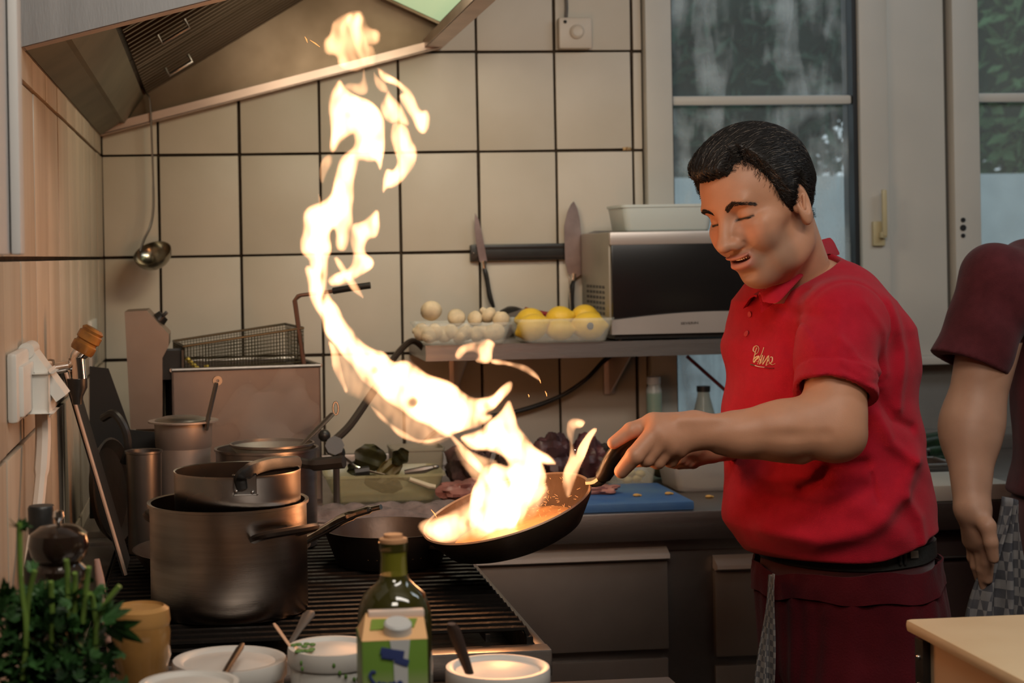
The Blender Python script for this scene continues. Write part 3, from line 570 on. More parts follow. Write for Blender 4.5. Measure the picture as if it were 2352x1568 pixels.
# ---------------- shelf contents
zs_ = zst
mx0 = P(1408, 700, 3.74).x; my0 = YS+.005
mw = thing('microwave', 'silver microwave oven with black door on the wall shelf', 'microwave', (mx0+.2, my0+.1, zs_))
mxr = P(1880, 700, my0).x; mzt = P(1500, 531, my0).z; mzb = zs_+.016
SIL = mat('silver_plastic', (.48, .43, .40), .35, .5, .08)
obj('housing', G().box((mx0, my0+.012, mzb), (mxr, YB-.04, mzt), .005), mat('grey_casing', (.34, .31, .26), .45, .3, .1), mw)
zf0 = P(1500, 562, my0).z; zf1 = P(1500, 722, my0).z
obj('top_trim', G().box((mx0, my0-.006, zf0), (mxr, my0+.014, mzt), .005), SIL, mw)
obj('door', G().box((mx0+.004, my0-.004, zf1-.01), (mxr-.004, my0+.012, zf0+.004), .003), mat('black_door_glass', (.010, .009, .009), .22), mw)
g = G(); n_ = 24; zbt = P(1500, 766, my0).z
tp = []
for i in range(n_+1):
    f = i/n_; x = mx0+(mxr-mx0)*f; tp.append((x, my0-.010, P(1500, 733, my0).z+.016*math.sin(PI*f)))
g.prism(tp+[(mxr, my0-.010, zbt), (mx0, my0-.010, zbt)], (0, .024, 0)); obj('handle_bar', g, SIL, mw)
lp = P(1584, 742, my0-.0105)
tb_ = basis(lp, (0, -1, 0), (1, 0, .017)); obj('lettering', text_mesh('SEVERIN', .0100, .0004, tb_, 0, (1.15, .8)), BLACK, mw, smooth=False)
obj('base_strip', G().box((mx0+.01, my0+.002, zs_+.004), (mxr-.01, my0+.10, mzb+.004)), BLACK, mw)
for fx in (mx0+.03, mxr-.03):
    for fyy in (my0+.03, YB-.08): obj('foot', G().lathe([(0, 0), (.010, 0), (.010, .018), (0, .018)], 12, Matrix.Translation((fx, fyy, zs_))), BLACK, mw)
g = G()
for r_ in range(7):
    for c_ in range(6):
        yv = my0+.055+c_*.032; zv = mzb+.03+r_*.0125; g.box((mx0-.0008, yv, zv), (mx0+.001, yv+.021, zv+.0065))
obj('vent_slots', g, BLACK, mw)['kind'] = 'stuff'
# tub on the microwave
def tubbox(name, label, c, w, d, h, m, rimz=.006, taper=.88, cat='tub', group=None, yaw=0, feet=None, lid=None):
    t_ = thing(name, label, cat, c, group); mt = Matrix.Translation(c) @ Matrix.Rotation(yaw, 4, 'Z'); g = G()
    def ring(s_, z, r_=.2):
        o = []; hw, hd2 = w/2*s_, d/2*s_; cr2 = min(hw, hd2)*r_
        for (sx, sy, a0) in ((1, 1, 0), (-1, 1, 90), (-1, -1, 180), (1, -1, 270)):
            for k in range(5): a = math.radians(a0+k*22.5); o.append((sx*(hw-cr2)+cr2*math.cos(a), sy*(hd2-cr2)+cr2*math.sin(a), z))
        return o
    th = .0016/(w/2)
    rs = [ring(taper*.96, 0), ring(taper, .004), ring(1, h-.006), ring(1+.03, h-.006), ring(1+.03, h), ring(1-th, h), ring(taper-th, .006), ring(taper*.94, .003)]
    vs = [v for r_ in rs for v in r_]; n = 20; fs = []
    for i in range(len(rs)-1):
        for k in range(n): j = (k+1) % n; fs.append((i*n+k, i*n+j, (i+1)*n+j, (i+1)*n+k))
    fs += [tuple(range(n-1, -1, -1)), tuple(range((len(rs)-1)*n, len(rs)*n))]; g.add(vs, fs, mt)
    obj('tub_body', g, m, t_, ang=50)
    if lid:
        rl = [ring(1.04, h-.002), ring(1.04, h+.006), ring(.93, h+.008), ring(.90, h+.003)]; vs = [v for r_ in rl for v in r_]; fs = []
        for i in range(3):
            for k in range(n): j = (k+1) % n; fs.append((i*n+k, i*n+j, (i+1)*n+j, (i+1)*n+k))
        fs += [tuple(range(n-1, -1, -1)), tuple(range(3*n, 4*n))]; obj('lid', G().add(vs, fs, mt), lid, t_, ang=50)
    return t_
MILK = mat('milky_plastic', (.62, .68, .66), .35, alpha=.80); 
Ym = 3.86; c = P(1516, 531, Ym); c.z = mzt; tubbox('plastic_tub', 'milky white plastic tub standing on top of the microwave', c, 215*MPP(Ym), .16, 62*MPP(Ym), MILK, taper=.93)
YT = 3.80
def tub_on_shelf(x0_, x1_, ytop, label):
    y_ = YS-.02+.07; sc_ = MPP(y_-.06); c = P((x0_+x1_)/2, 790, y_); c.z = zs_; h = P(1200, ytop, y_-.06).z-zs_
    return tubbox('plastic_tub', label, V((c.x, y_, zs_)), (x1_-x0_)*sc_, .15, h, CLEARP, taper=.86), c, y_, h
t1, c1, y1_, h1_ = tub_on_shelf(950, 1168, 738, 'clear plastic tub piled with mushrooms at the left end of the shelf')
t2, c2, y2_, h2_ = tub_on_shelf(1174, 1400, 733, 'clear plastic tub of lemons between mushrooms and microwave')
MUSH = mat('mushroom_skin', (.74, .60, .40), .6, var=.25, vscale=60, bump=.2); MUSH2 = mat('mushroom_cut', (.80, .66, .46), .6, var=.35, vscale=80)
mp0 = thing('mushroom', '', 'mushroom', (0, 0, 0), 'mushrooms in the left tub')
obj('cap', G().lathe([(0, -.006), (.010, -.007), (.019, -.002), (.020, .004), (.015, .013), (.007, .0165), (0, .017)], 18), MUSH, mp0)
obj('stem', G().lathe([(0, -.020), (.007, -.020), (.008, -.013), (.0065, -.004), (0, -.004)], 12), MUSH2, mp0)
mpos = [(990, 712, 'whole mushroom standing highest at the left end of the pile'), (1048, 730, 'mushroom peeking over the tub rim, second from the left')
, (1120, 722, 'mushroom with cut stem up on the right half of the pile'), (1092, 732, 'small mushroom between the two raised ones in the middle'), (1150, 732, 'rightmost mushroom above the tub rim')]
mlow = []
for i in range(6): mlow.append((966+i*35, 762, ('front row mushroom behind the plastic, %s from the left' % ['first', 'second', 'third', 'fourth', 'fifth', 'sixth'][i])))
for i in range(5): mlow.append((984+i*36, 780, ('bottom layer mushroom behind the plastic, %s from the left' % ['first', 'second', 'third', 'fourth', 'fifth'][i])))
first = True
for i, (a_, b__, lab) in enumerate(mpos+mlow):
    o = mp0 if first else copy_tree(mp0); first = False
    yy = y1_-.045+ (R.uniform(0, .05) if i < 5 else R.uniform(-.004, .01)); o.location = P(a_, b__, yy); o['label'] = lab
    o.rotation_euler = (R.uniform(1.0, 2.4), R.uniform(-.5, .5), R.uniform(-1, 1)); s_ = R.uniform(.85, 1.12)*(1.2 if i == 0 else 1); o.scale = (s_, s_, s_)
    o.location.z = max(o.location.z, zs_+.024)
LEM = mat('lemon_peel', (.80, .52, .045), .42, var=.12, vscale=15, bump=.5, bscale=220)
def lemon(px, py, yy, lab, rx=.036, rz=.027, rot=0.):
    c = P(px, py, yy); c.z = max(c.z, zs_+rz+.003)
    pr = [(0, -rx*1.08), (.004, -rx*1.05), (.008, -rx*.97)]+[(rz*math.sin(a), -rx*.93*math.cos(a)) for a in np.linspace(.4, PI-.4, 12)]+[(.008, rx*.97), (.0045, rx*1.06), (0, rx*1.1)]
    g = G().lathe(pr, 26, basis(c, (math.cos(rot), -.25, math.sin(rot)))); t = thing('lemon', lab, 'lemon', (c.x, c.y, c.z-rz), 'lemons in the right tub'); obj('peel', g, LEM, t); return t, c
lt, lc = lemon(1352, 762, y2_-.030, 'large lemon with a small dark blue sticker at the tub front', .043, .033)
obj('sticker', G().ball(lc+V((-.003, -.0325, .001)), (.0085, .0016, .0085), 10), mat('blue_sticker', (.03, .05, .10), .4), lt, label='round dark blue sticker')
lemon(1222, 752, y2_-.028, 'lemon at the front left of the tub', .040, .031, .4); lemon(1286, 772, y2_-.030, 'lemon lying low in the front middle of the tub', .036, .026)
lemon(1218, 735, y2_+.028, 'lemon at the back left, top near the rim', .036, .029); lemon(1285, 732, y2_+.026, 'lemon at the back middle, showing over the rim', .036, .030, .3); lemon(1343, 726, y2_+.030, 'highest lemon at the back right of the tub', .034, .028)
# utensils behind the tubs: black ladle and red scissors
ud = thing('kitchen_ladle', 'black plastic ladle lying bowl up behind the tubs', 'ladle', P(1180, 720, YB-.09))
c = P(1178, 712, YB-.09); rb = .042
c.z = zs_+.045
obj('bowl', G().lathe([(0, rb*.8), (rb*.5, rb*.66), (rb*.85, rb*.35), (rb, 0), (rb-.002, 0), (rb*.5, rb*.6), (0, rb*.74)], 24, basis(c, (.15, -.3, 1))), BLACK, ud)
obj('handle', G().tube([c+V((.03, 0, .02)), c+V((.10, .01, .0)), c+V((.16, .01, -.025))], [.009, .006, .006], 8), BLACK, ud)
REDP = mat('red_plastic', (.30, .02, .02), .4)
sc_ = thing('kitchen_scissors', 'dark red handled utensil behind the lemon tub', 'scissors', P(1235, 725, YB-.13))
q0 = P(1205, 712, YB-.13); q1 = P(1260, 722, YB-.13); q2 = P(1206, 725, YB-.12); q3 = P(1250, 732, YB-.12)
obj('handle', G().tube([q0, q0.lerp(q1, .5)+V((0, 0, -.001)), q1], [.008, .007, .006], 8).ball(q1, .007, 8).tube([q2, q3], [.007, .006], 8), REDP, sc_)
obj('blade', G().prism([P(1150, 726, YB-.125), P(1206, 708, YB-.125), P(1208, 730, YB-.125), P(1160, 785, YB-.125)], (0, .003, 0)), STEELD, sc_)
# ================================================================== people: smooth fields meshed with surface nets
def nets(fn, lo, hi, h, newton=2):
    lo = np.array(lo, float); hi = np.array(hi, float); n = np.maximum(((hi-lo)/h).astype(int)+2, 4)
    ax = [(lo[i]+h*np.arange(n[i])).astype(np.float32) for i in range(3)]
    D = fn(ax[0][:, None, None], ax[1][None, :, None], ax[2][None, None, :]); D = np.broadcast_to(D, n).astype(np.float32)
    ins = D < 0
    c = np.zeros(n-1, np.int8); num = np.zeros(tuple(n-1)+(3,), np.float32); cnt = np.zeros(n-1, np.float32)
    for i in (0, 1):
        for j in (0, 1):
            for k in (0, 1): c += ins[i:n[0]-1+i, j:n[1]-1+j, k:n[2]-1+k]
    act = (c > 0) & (c < 8); ids = -np.ones(n-1, np.int64); A = np.argwhere(act); ids[act] = np.arange(len(A))
    vs = np.zeros((len(A), 3)); ws = np.zeros(len(A))
    crn = [(i, j, k) for i in (0, 1) for j in (0, 1) for k in (0, 1)]
    val = {q: D[A[:, 0]+q[0], A[:, 1]+q[1], A[:, 2]+q[2]] for q in crn}
    for a in crn:
        for d in range(3):
            if a[d] == 0:
                b = list(a); b[d] = 1; b = tuple(b); va, vb = val[a], val[b]; m = (va < 0) != (vb < 0)
                t = np.where(m, va/np.where(np.abs(va-vb) < 1e-12, 1, va-vb), 0)
                p = np.array(a)[None, :]+t[:, None]*(np.array(b)-np.array(a))[None, :]; vs += p*m[:, None]; ws += m
    vs = lo+h*(A+vs/ws[:, None])
    F = []
    for d in range(3):
        e1, e2 = [(1, 2), (2, 0), (0, 1)][d]
        sl0 = [slice(1, n[i]-1) for i in range(3)]; sl0[d] = slice(0, n[d]-1); sl1 = list(sl0); sl1[d] = slice(1, n[d])
        x = ins[tuple(sl0)]; y = ins[tuple(sl1)]; E_ = np.argwhere(x != y); fl = x[tuple(E_.T)]
        off = np.array([1, 1, 1]); off[d] = 0; E_ = E_+off
        def idx(o1, o2): q = E_.copy(); q[:, e1] -= o1; q[:, e2] -= o2; return ids[q[:, 0], q[:, 1], q[:, 2]]
        qd = np.stack([idx(1, 1), idx(0, 1), idx(0, 0), idx(1, 0)], 1); qd[~fl] = qd[~fl][:, ::-1]; F.append(qd)
    F = np.concatenate(F); F = F[(F >= 0).all(1)]
    for _ in range(newton):
        x, y, z = vs[:, 0], vs[:, 1], vs[:, 2]; e = h*.5; d0 = fn(x, y, z)
        g = np.stack([fn(x+e, y, z)-d0, fn(x, y+e, z)-d0, fn(x, y, z+e)-d0], 1)/e
        st_ = (d0/np.maximum((g*g).sum(1), .25))[:, None]*g; vs -= np.clip(st_, -h*.7, h*.7)
    return vs, F
def smin(a, b, k): h = np.clip(.5+.5*(b-a)/k, 0, 1); return b+(a-b)*h-k*h*(1-h)
def smax(a, b, k): return -smin(-a, -b, k)
def ell(x, y, z, c, r, ax=None):
    x = x-c[0]; y = y-c[1]; z = z-c[2]
    if ax is not None:
        u, v, w_ = ax; x, y, z = x*u[0]+y*u[1]+z*u[2], x*v[0]+y*v[1]+z*v[2], x*w_[0]+y*w_[1]+z*w_[2]
    k0 = np.sqrt((x/r[0])**2+(y/r[1])**2+(z/r[2])**2); k1 = np.sqrt((x/r[0]**2)**2+(y/r[1]**2)**2+(z/r[2]**2)**2)
    return k0*(k0-1)/np.maximum(k1, 1e-6)
def cap(x, y, z, a, b, ra, rb):
    a = np.array(a, float); b = np.array(b, float); d = b-a; dd = (d*d).sum()
    t = np.clip(((x-a[0])*d[0]+(y-a[1])*d[1]+(z-a[2])*d[2])/dd, 0, 1)
    return np.sqrt((x-a[0]-t*d[0])**2+(y-a[1]-t*d[1])**2+(z-a[2]-t*d[2])**2)-(ra+(rb-ra)*t)
def sst(a, b, x): t = np.clip((x-a)/(b-a), 0, 1); return t*t*(3-2*t)
def tpt(px, py, Y): return np.array(P(px, py, Y))
# ---------------------------------------------------------------- head frame
def frame(yaw, pitch, roll):
    c, s = math.cos(yaw), math.sin(yaw); cp, sp_ = math.cos(pitch), math.sin(pitch)
    f = np.array((-c*cp, -s*cp, -sp_)); l = np.array((s, -c, 0.)); u = np.cross(f, l); cr_, sr = math.cos(roll), math.sin(roll)
    return f, l*cr_+u*sr, u*cr_-l*sr
HC = tpt(1757, 478, 2.58); Hf, Hl, Hu = frame(math.radians(30), math.radians(20), math.radians(9))
def loc(x, y, z): x = x-HC[0]; y = y-HC[1]; z = z-HC[2]; return x*Hf[0]+y*Hf[1]+z*Hf[2], x*Hl[0]+y*Hl[1]+z*Hl[2], x*Hu[0]+y*Hu[1]+z*Hu[2]
def wld(f, l, u): return HC+f*Hf+l*Hl+u*Hu
def skull(f, l, u):
    a = np.abs(l)
    d = ell(f, l, u, (.002, 0, .036), (.087, .074, .086))
    d = smin(d, ell(f, l, u, (.030, 0, .045), (.062, .060, .062)), .03)            # forehead
    d = smin(d, ell(f, l, u, (.030, 0, -.045), (.056, .050, .070)), .03)           # face mass
    d = smin(d, ell(f, l, u, (.066, 0, -.088), (.025, .027, .022)), .028)          # chin
    d = smin(d, ell(f, a, u, (.018, .040, -.070), (.042, .018, .026)), .028)       # jaw corner
    d = smin(d, ell(f, a, u, (.058, .036, -.024), (.022, .021, .022)), .022)       # cheek
    d = smin(d, ell(f, a, u, (.046, .055, -.006), (.028, .010, .012)), .02)        # cheek bone
    d = smin(d, ell(f, a, u, (.083, .024, .036), (.010, .024, .0075)), .014)       # brow ridge
    d = smin(d, ell(f, l, u, (.084, 0, .034), (.010, .014, .012)), .014)
    return d
def headf(f, l, u):
    a = np.abs(l); d = skull(f, l, u)
    d = smax(d, -ell(f, a, u, (.0955, .031, .013), (.0150, .018, .0115)), .013)      # eye sockets
    d = smin(d, ell(f, a, u, (.0865, .0145, -.013), (.0125, .0095, .0135)), .012)        # beside the nose
    d = smin(d, ell(f, a, u, (.070, .031, .012), (.0155, .0165, .0135)), .004)     # lids over the eye
    d = smax(d, -ell(f, a, u, (.0855, .031, .0075), (.0035, .0155, .0011)), .0014)  # slit
    d = smin(d, ell(f, a, u, (.079, .031, -.002), (.006, .014, .0032)), .006)      # lower lid bag
    d = smin(d, cap(f, l, u, (.086, 0, .027), (.1105, 0, -.015), .0085, .0095), .013)   # nose bridge
    d = smin(d, ell(f, l, u, (.1150, 0, -.0230), (.0130, .0130, .0105)), .007)     # nose tip
    d = smin(d, ell(f, a, u, (.1010, .0130, -.0270), (.0120, .0070, .0090)), .008)     # wings
    d = smax(d, -ell(f, a, u, (.1085, .0070, -.0365), (.0060, .0035, .0035)), .003)  # nostrils
    d = smin(d, ell(f, l, u, (.084, 0, -.058), (.018, .026, .019)), .014)          # muzzle
    d = smax(d, -ell(f, l, u, (.1035, 0, -.043), (.004, .0035, .008)), .006)       # philtrum
    mu = u+.0520-4.2*l*l                                                           # smile: mouth corners lifted
    d = smin(d, ell(f, l, mu, (.0975, 0, .0035), (.0075, .025, .0035)), .0040)     # upper lip
    d = smin(d, ell(f, l, mu, (.0960, 0, -.0115), (.0085, .021, .0052)), .0045)     # lower lip
    d = smax(d, -ell(f, l, mu, (.1005, .003, -.0030), (.014, .0245, .0033)), .002)  # open mouth
    d = smax(d, -ell(f, l, u, (.0945, 0, -.0795), (.0055, .017, .0045)), .010)     # chin crease
    # smile fold from wing to mouth corner
    d = smax(d, -cap(f, a, u, (.0950, .0225, -.027), (.0820, .0370, -.052), .0008, .0008), .007)
    d = smin(d, ell(f, a, u, (.0715, .037, -.025), (.013, .015, .017)), .024)      # raised smiling cheek
    for (q0, q1) in (((.068, .047, .012), (.058, .054, .020)), ((.068, .047, .008), (.057, .055, .007)), ((.068, .046, .004), (.058, .053, -.005))):
        d = smax(d, -cap(f, a, u, q0, q1, .0009, .0005), .003)                     # crow's feet
    # ears
    e = ell(f, a, u, (-.001, .0775, -.008), (.0190, .0085, .033), (np.array((.93, .28, .22)), np.array((-.28, .96, 0)), np.array((-.22, 0, .97))))
    e = smax(e, -ell(f, a, u, (.003, .0870, -.002), (.0120, .0100, .021)), .004)
    e = smin(e, cap(f, a, u, (.003, .0810, -.014), (-.003, .0825, .004), .0028, .0026), .003)
    e = smin(e, ell(f, a, u, (.005, .0760, -.032), (.0075, .0052, .0085)), .005)
    e = smin(e, ell(f, a, u, (.0145, .0750, -.010), (.0045, .0050, .0075)), .003)
    d = smin(d, e, .004)
    return d
NK0 = wld(-.022, 0, -.045); NK1 = tpt(1850, 700, 2.685)
def head_world(x, y, z):
    f, l, u = loc(x, y, z); d = headf(f, l, u)
    n = cap(x, y, z, NK0, NK1, .051, .060); n = smin(n, cap(x, y, z, wld(.020, .020, -.085), tpt(1775, 705, 2.63), .014, .018), .02)
    n = smin(n, cap(x, y, z, wld(-.025, .050, -.030), tpt(1775, 705, 2.615), .012, .012), .014)   # neck tendon
    return smin(d, n, .022)
# ---------------------------------------------------------------- left arm and hand on the pan handle, right arm behind
SHp = tpt(1932, 738, 2.515); ELp = tpt(1921, 990, 2.445); WRp = tpt(1606, 990, 2.465)
def hand_sdf(x, y, z, W, mcp, fingers, thumb, rp=.0165):
    d = None
    for i, mpt in enumerate(mcp):
        c_ = cap(x, y, z, W, mpt, rp*1.12, rp*(1.0 if i < 3 else .88)); d = c_ if d is None else smin(d, c_, .012)
    if thumb is not None:
        t0, t1, t2, t3 = thumb
        t_ = smin(cap(x, y, z, t0, t1, .0185, .0145), smin(cap(x, y, z, t1, t2, .0140, .0122), cap(x, y, z, t2, t3, .0122, .0095), .004), .006); d = smin(d, t_, .010)
    for (a, b, c_, r) in fingers:
        f_ = smin(cap(x, y, z, a, b, r*1.12, r), cap(x, y, z, b, c_, r, r*.80), .003); d = smin(d, f_, .0045)
    return d
def arm_left(x, y, z):
    d = cap(x, y, z, SHp, tpt(1915, 930, 2.455), .056, .044)
    d = smin(d, cap(x, y, z, tpt(1918, 940, 2.455), ELp, .044, .042), .02)
    d = smin(d, cap(x, y, z, tpt(1935, 1000, 2.450), tpt(1945, 1010, 2.450), .026, .022), .02)      # elbow point
    d = smin(d, cap(x, y, z, tpt(1905, 985, 2.445), tpt(1800, 985, 2.450), .044, .041), .03)
    d = smin(d, cap(x, y, z, tpt(1890, 945, 2.440), tpt(1760, 968, 2.447), .027, .024), .014)        # forearm muscle
    d = smin(d, cap(x, y, z, tpt(1800, 990, 2.450), tpt(1700, 996, 2.458), .0405, .0320), .02)
    d = smin(d, cap(x, y, z, tpt(1700, 996, 2.458), WRp, .0315, .0262), .02)
    d = smin(d, cap(x, y, z, tpt(1840, 1042, 2.452), tpt(1650, 1028, 2.462), .016, .008), .012)      # lower tendon line
    d = smax(d, -cap(x, y, z, tpt(1900, 1000, 2.392), tpt(1690, 1004, 2.412), .004, .003), .014)       # groove between the muscles
    d = smin(d, cap(x, y, z, tpt(1700, 962, 2.446), tpt(1560, 965, 2.446), .006, .005), .012)       # wrist tendon
    W = tpt(1596, 990, 2.467)
    mc = [tpt(1508, 990, 2.448), tpt(1522, 1006, 2.445), tpt(1540, 1022, 2.450), tpt(1558, 1030, 2.460)]
    fg = [(mc[0], tpt(1458, 1046, 2.436), tpt(1427, 1082, 2.452), .0135),
          (mc[1], tpt(1484, 1052, 2.447), tpt(1452, 1058, 2.500), .0130),
          (mc[2], tpt(1510, 1058, 2.458), tpt(1478, 1052, 2.512), .0125),
          (mc[3], tpt(1540, 1056, 2.474), tpt(1510, 1050, 2.520), .0115)]
    th = [tpt(1572, 982, 2.480), tpt(1498, 972, 2.475), tpt(1450, 988, 2.468), tpt(1409, 1017, 2.470)]
    hd_ = hand_sdf(x, y, z, W, mc, fg, th)
    hd_ = smin(hd_, cap(x, y, z, tpt(1590, 975, 2.468), tpt(1510, 975, 2.460), .019, .017), .014)
    return smin(d, hd_, .016)
SR = tpt(1800, 745, 2.83); ER = tpt(1830, 985, 2.86); WR2 = tpt(1640, 1025, 2.66)
def arm_right(x, y, z):
    d = smin(cap(x, y, z, SR, ER, .056, .042), cap(x, y, z, ER, WR2, .042, .026), .03)
    W = tpt(1625, 1028, 2.645)
    mc = [tpt(1585, 1030, 2.615), tpt(1590, 1036, 2.625), tpt(1598, 1042, 2.635), tpt(1606, 1047, 2.650)]
    fg = [(mc[0], tpt(1560, 1050, 2.605), tpt(1545, 1058, 2.615), .0115), (mc[1], tpt(1568, 1056, 2.615), tpt(1548, 1064, 2.625), .0115), (mc[2], tpt(1580, 1060, 2.625), tpt(1560, 1066, 2.635), .011), (mc[3], tpt(1592, 1062, 2.640), tpt(1575, 1066, 2.650), .010)]
    return smin(d, hand_sdf(x, y, z, W, mc, fg, [W, tpt(1600, 1022, 2.61), tpt(1578, 1030, 2.60), tpt(1562, 1042, 2.598)]), .014)
# ---------------------------------------------------------------- torso as lofted sections
TH_ = math.radians(25); fb = np.array((-math.cos(TH_), -math.sin(TH_))); lb = np.array((math.sin(TH_), -math.cos(TH_)))
def make_loft(rows, Yc, th=TH_):
    T = []
    for (py, L_, R_, b) in rows:
        pc_ = P((L_+R_)/2, py, Yc); hw = (R_-L_)/2*MPP(Yc); a = math.sqrt(max(hw*hw-(b*math.sin(th))**2, .0016))/math.cos(th); T.append((pc_.z, pc_.x, a, b))
    T = np.array(T)[::-1]; fbb = np.array((-math.cos(th), -math.sin(th))); lbb = np.array((math.sin(th), -math.cos(th)))
    def fn(x, y, z, grow=0., push=0.):
        zc = np.clip(z, T[0, 0], T[-1, 0]); cx = np.interp(zc, T[:, 0], T[:, 1]); a = np.interp(zc, T[:, 0], T[:, 2])+grow; b = np.interp(zc, T[:, 0], T[:, 3])+grow
        X = x-cx; Y = y-Yc; p = X*fbb[0]+Y*fbb[1]; q = X*lbb[0]+Y*lbb[1]
        k = ((np.abs(p)/a)**2.3+(np.abs(q)/b)**2.3)**(1/2.3); d = (k-1)*np.minimum(a, b)*.92
        dz = np.maximum(T[0, 0]-z, z-T[-1, 0]); return smax(d, dz, .03)
    return fn
YT_ = 2.68
torso = make_loft([(615, 1800, 1950, .09), (650, 1740, 1985, .12), (690, 1712, 2018, .150), (750, 1706, 2044, .168), (850, 1697, 2062, .172), (950, 1692, 2076, .170), (1050, 1689, 2083, .170), (1130, 1690, 2098, .174), (1200, 1702, 2110, .174), (1250, 1722, 2112, .170), (1312, 1768, 2106, .165)], YT_)
def up_torso(x, y, z, g=0.):
    d = torso(x, y, z, g)
    d = smin(d, cap(x, y, z, tpt(1868, 665, 2.665), tpt(1945, 728, 2.535), .050+g, .056+g), .05)
    d = smin(d, cap(x, y, z, tpt(1850, 670, 2.69), tpt(1820, 735, 2.82), .05+g, .056+g), .05)
    return d
def coarse_body(x, y, z): return up_torso(x, y, z, -.010)
skin_sd = [nets(head_world, HC-.155, HC+np.array((.16, .16, .15)), .0021)]
a0_ = np.minimum(tpt(1392, 1100, 2.42), tpt(1392, 1100, 2.42)); lo_ = (P(1390, 1110, 2.45).x, 2.375, P(1600, 1115, 2.45).z); hi_ = (P(2010, 900, 2.45).x, 2.56, P(1900, 800, 2.45).z)
skin_sd.append(nets(arm_left, lo_, hi_, .0025))
lo_ = (P(1535, 1080, 2.6).x, 2.56, P(1600, 1095, 2.6).z); hi_ = (P(1900, 700, 2.9).x, 2.95, P(1800, 690, 2.83).z)
skin_sd.append(nets(arm_right, lo_, hi_, .005, 1))
lo_ = (P(1660, 1320, YT_).x, 2.45, P(1800, 1200, YT_).z); hi_ = (P(2130, 600, YT_).x, 2.92, P(1800, 600, YT_).z)
skin_sd.append(nets(coarse_body, lo_, hi_, .010, 1))
def merge(parts):
    vs = []; fs = []; k = 0
    for v, f in parts: vs.append(v); fs.append(f+k); k += len(v)
    return np.concatenate(vs), np.concatenate(fs)
SV, SFc = merge(skin_sd)
# skin tint: lips, stubble, cheeks (colour the person has)
f_, l_, u_ = loc(SV[:, 0], SV[:, 1], SV[:, 2]); al = np.abs(l_); mu_ = u_+.0520-4.2*l_*l_
ish = (np.arange(len(SV)) < len(skin_sd[0][0]))
lip = ish*np.exp(-((f_-.099)/.012)**2)*(sst(.032, .022, al))*(sst(.0095, .006, mu_)*sst(-.0185, -.0145, mu_))
inside = ish*(f_ < .0945)*(f_ > .075)*(np.abs(mu_+.002) < .0050)*(al < .0205)
stub = ish*sst(.02, .045, f_)*sst(-.020, -.045, u_)**.5+ish*0
lash = ish*np.exp(-((u_-.0075)/.0018)**2)*sst(.0175, .0145, np.abs(al-.031))*sst(.074, .078, f_)
bag = ish*np.exp(-((u_+.002)/.006)**2)*sst(.022, .012, np.abs(al-.031))*sst(.06, .075, f_)*.35
ch = ish*np.exp(-(((f_-.075)/.03)**2+((al-.035)/.022)**2+((u_+.025)/.022)**2))*.5
col = np.tile(np.array((.49, .245, .148)), (len(SV), 1))
def mixc(c, w_, t): return c*(1-w_[:, None])+np.array(t)[None, :]*w_[:, None]
col = mixc(col, ch, (.53, .20, .125)); col = mixc(col, stub, (.34, .19, .125)); col = mixc(col, bag, (.38, .18, .12)); col = mixc(col, np.clip(lip, 0, 1)*.75, (.46, .17, .13)); col = mixc(col, np.clip(inside*1., 0, 1), (.10, .02, .015)); col = mixc(col, np.clip(lash*1.2, 0, 1), (.02, .012, .01))
skin = bpy.data.materials.new('skin'); skin.use_nodes = True; nt = skin.node_tree; N = nt.nodes; L = nt.links; b = N['Principled BSDF']
at = N.new('ShaderNodeAttribute'); at.attribute_name = 'tint'; tc = N.new('ShaderNodeTexCoord'); n1 = N.new('ShaderNodeTexNoise'); n1.inputs['Scale'].default_value = 28; n1.inputs['Detail'].default_value = 5; L.new(tc.outputs['Object'], n1.inputs[0])
hv = N.new('ShaderNodeHueSaturation'); mr = N.new('ShaderNodeMapRange'); mr.inputs[3].default_value = .86; mr.inputs[4].default_value = 1.14; L.new(n1.outputs[0], mr.inputs[0]); L.new(mr.outputs[0], hv.inputs['Value']); L.new(at.outputs['Color'], hv.inputs['Color']); L.new(hv.outputs[0], b.inputs['Base Color'])
b.inputs['Roughness'].default_value = .50; b.inputs['Specular IOR Level'].default_value = .35; b.inputs['Subsurface Weight'].default_value = .15; b.inputs['Subsurface Radius'].default_value = (.008, .003, .0015); b.inputs['Subsurface Scale'].default_value = 1
n2 = N.new('ShaderNodeTexNoise'); n2.inputs['Scale'].default_value = 420; L.new(tc.outputs['Object'], n2.inputs[0]); bp = N.new('ShaderNodeBump'); bp.inputs['Strength'].default_value = .12; bp.inputs['Distance'].default_value = .001; L.new(n2.outputs[0], bp.inputs['Height']); L.new(bp.outputs[0], b.inputs['Normal'])
def tint(o, col):
    a = o.data.color_attributes.new('tint', 'FLOAT_COLOR', 'POINT'); a.data.foreach_set('color', np.concatenate([col, np.ones((len(col), 1))], 1).astype(np.float32).ravel())
foot = tpt(1940, 1500, YT_)
cook = thing('person', 'man in a red polo shirt and dark red apron tossing the flaming pan', 'person', (foot[0], YT_, 0))
ob = obj('body', (SV, SFc), skin, cook); tint(ob, col)
# teeth
g = G()
for i in range(-5, 6):
    l0_ = i*.0034+.002; g.box((-.0015, -.0015, -.0030), (.0015, .0015, .0022), .0005, Matrix.Translation(wld(.0945-.00003*i*i*8-abs(l0_)*abs(l0_)*9, l0_, -.0513+4.2*l0_*l0_)) @ Matrix((Hf, Hl, Hu)).transposed().to_4x4())
obj('teeth', g, mat('teeth_enamel', (.72, .66, .55), .3), cook)
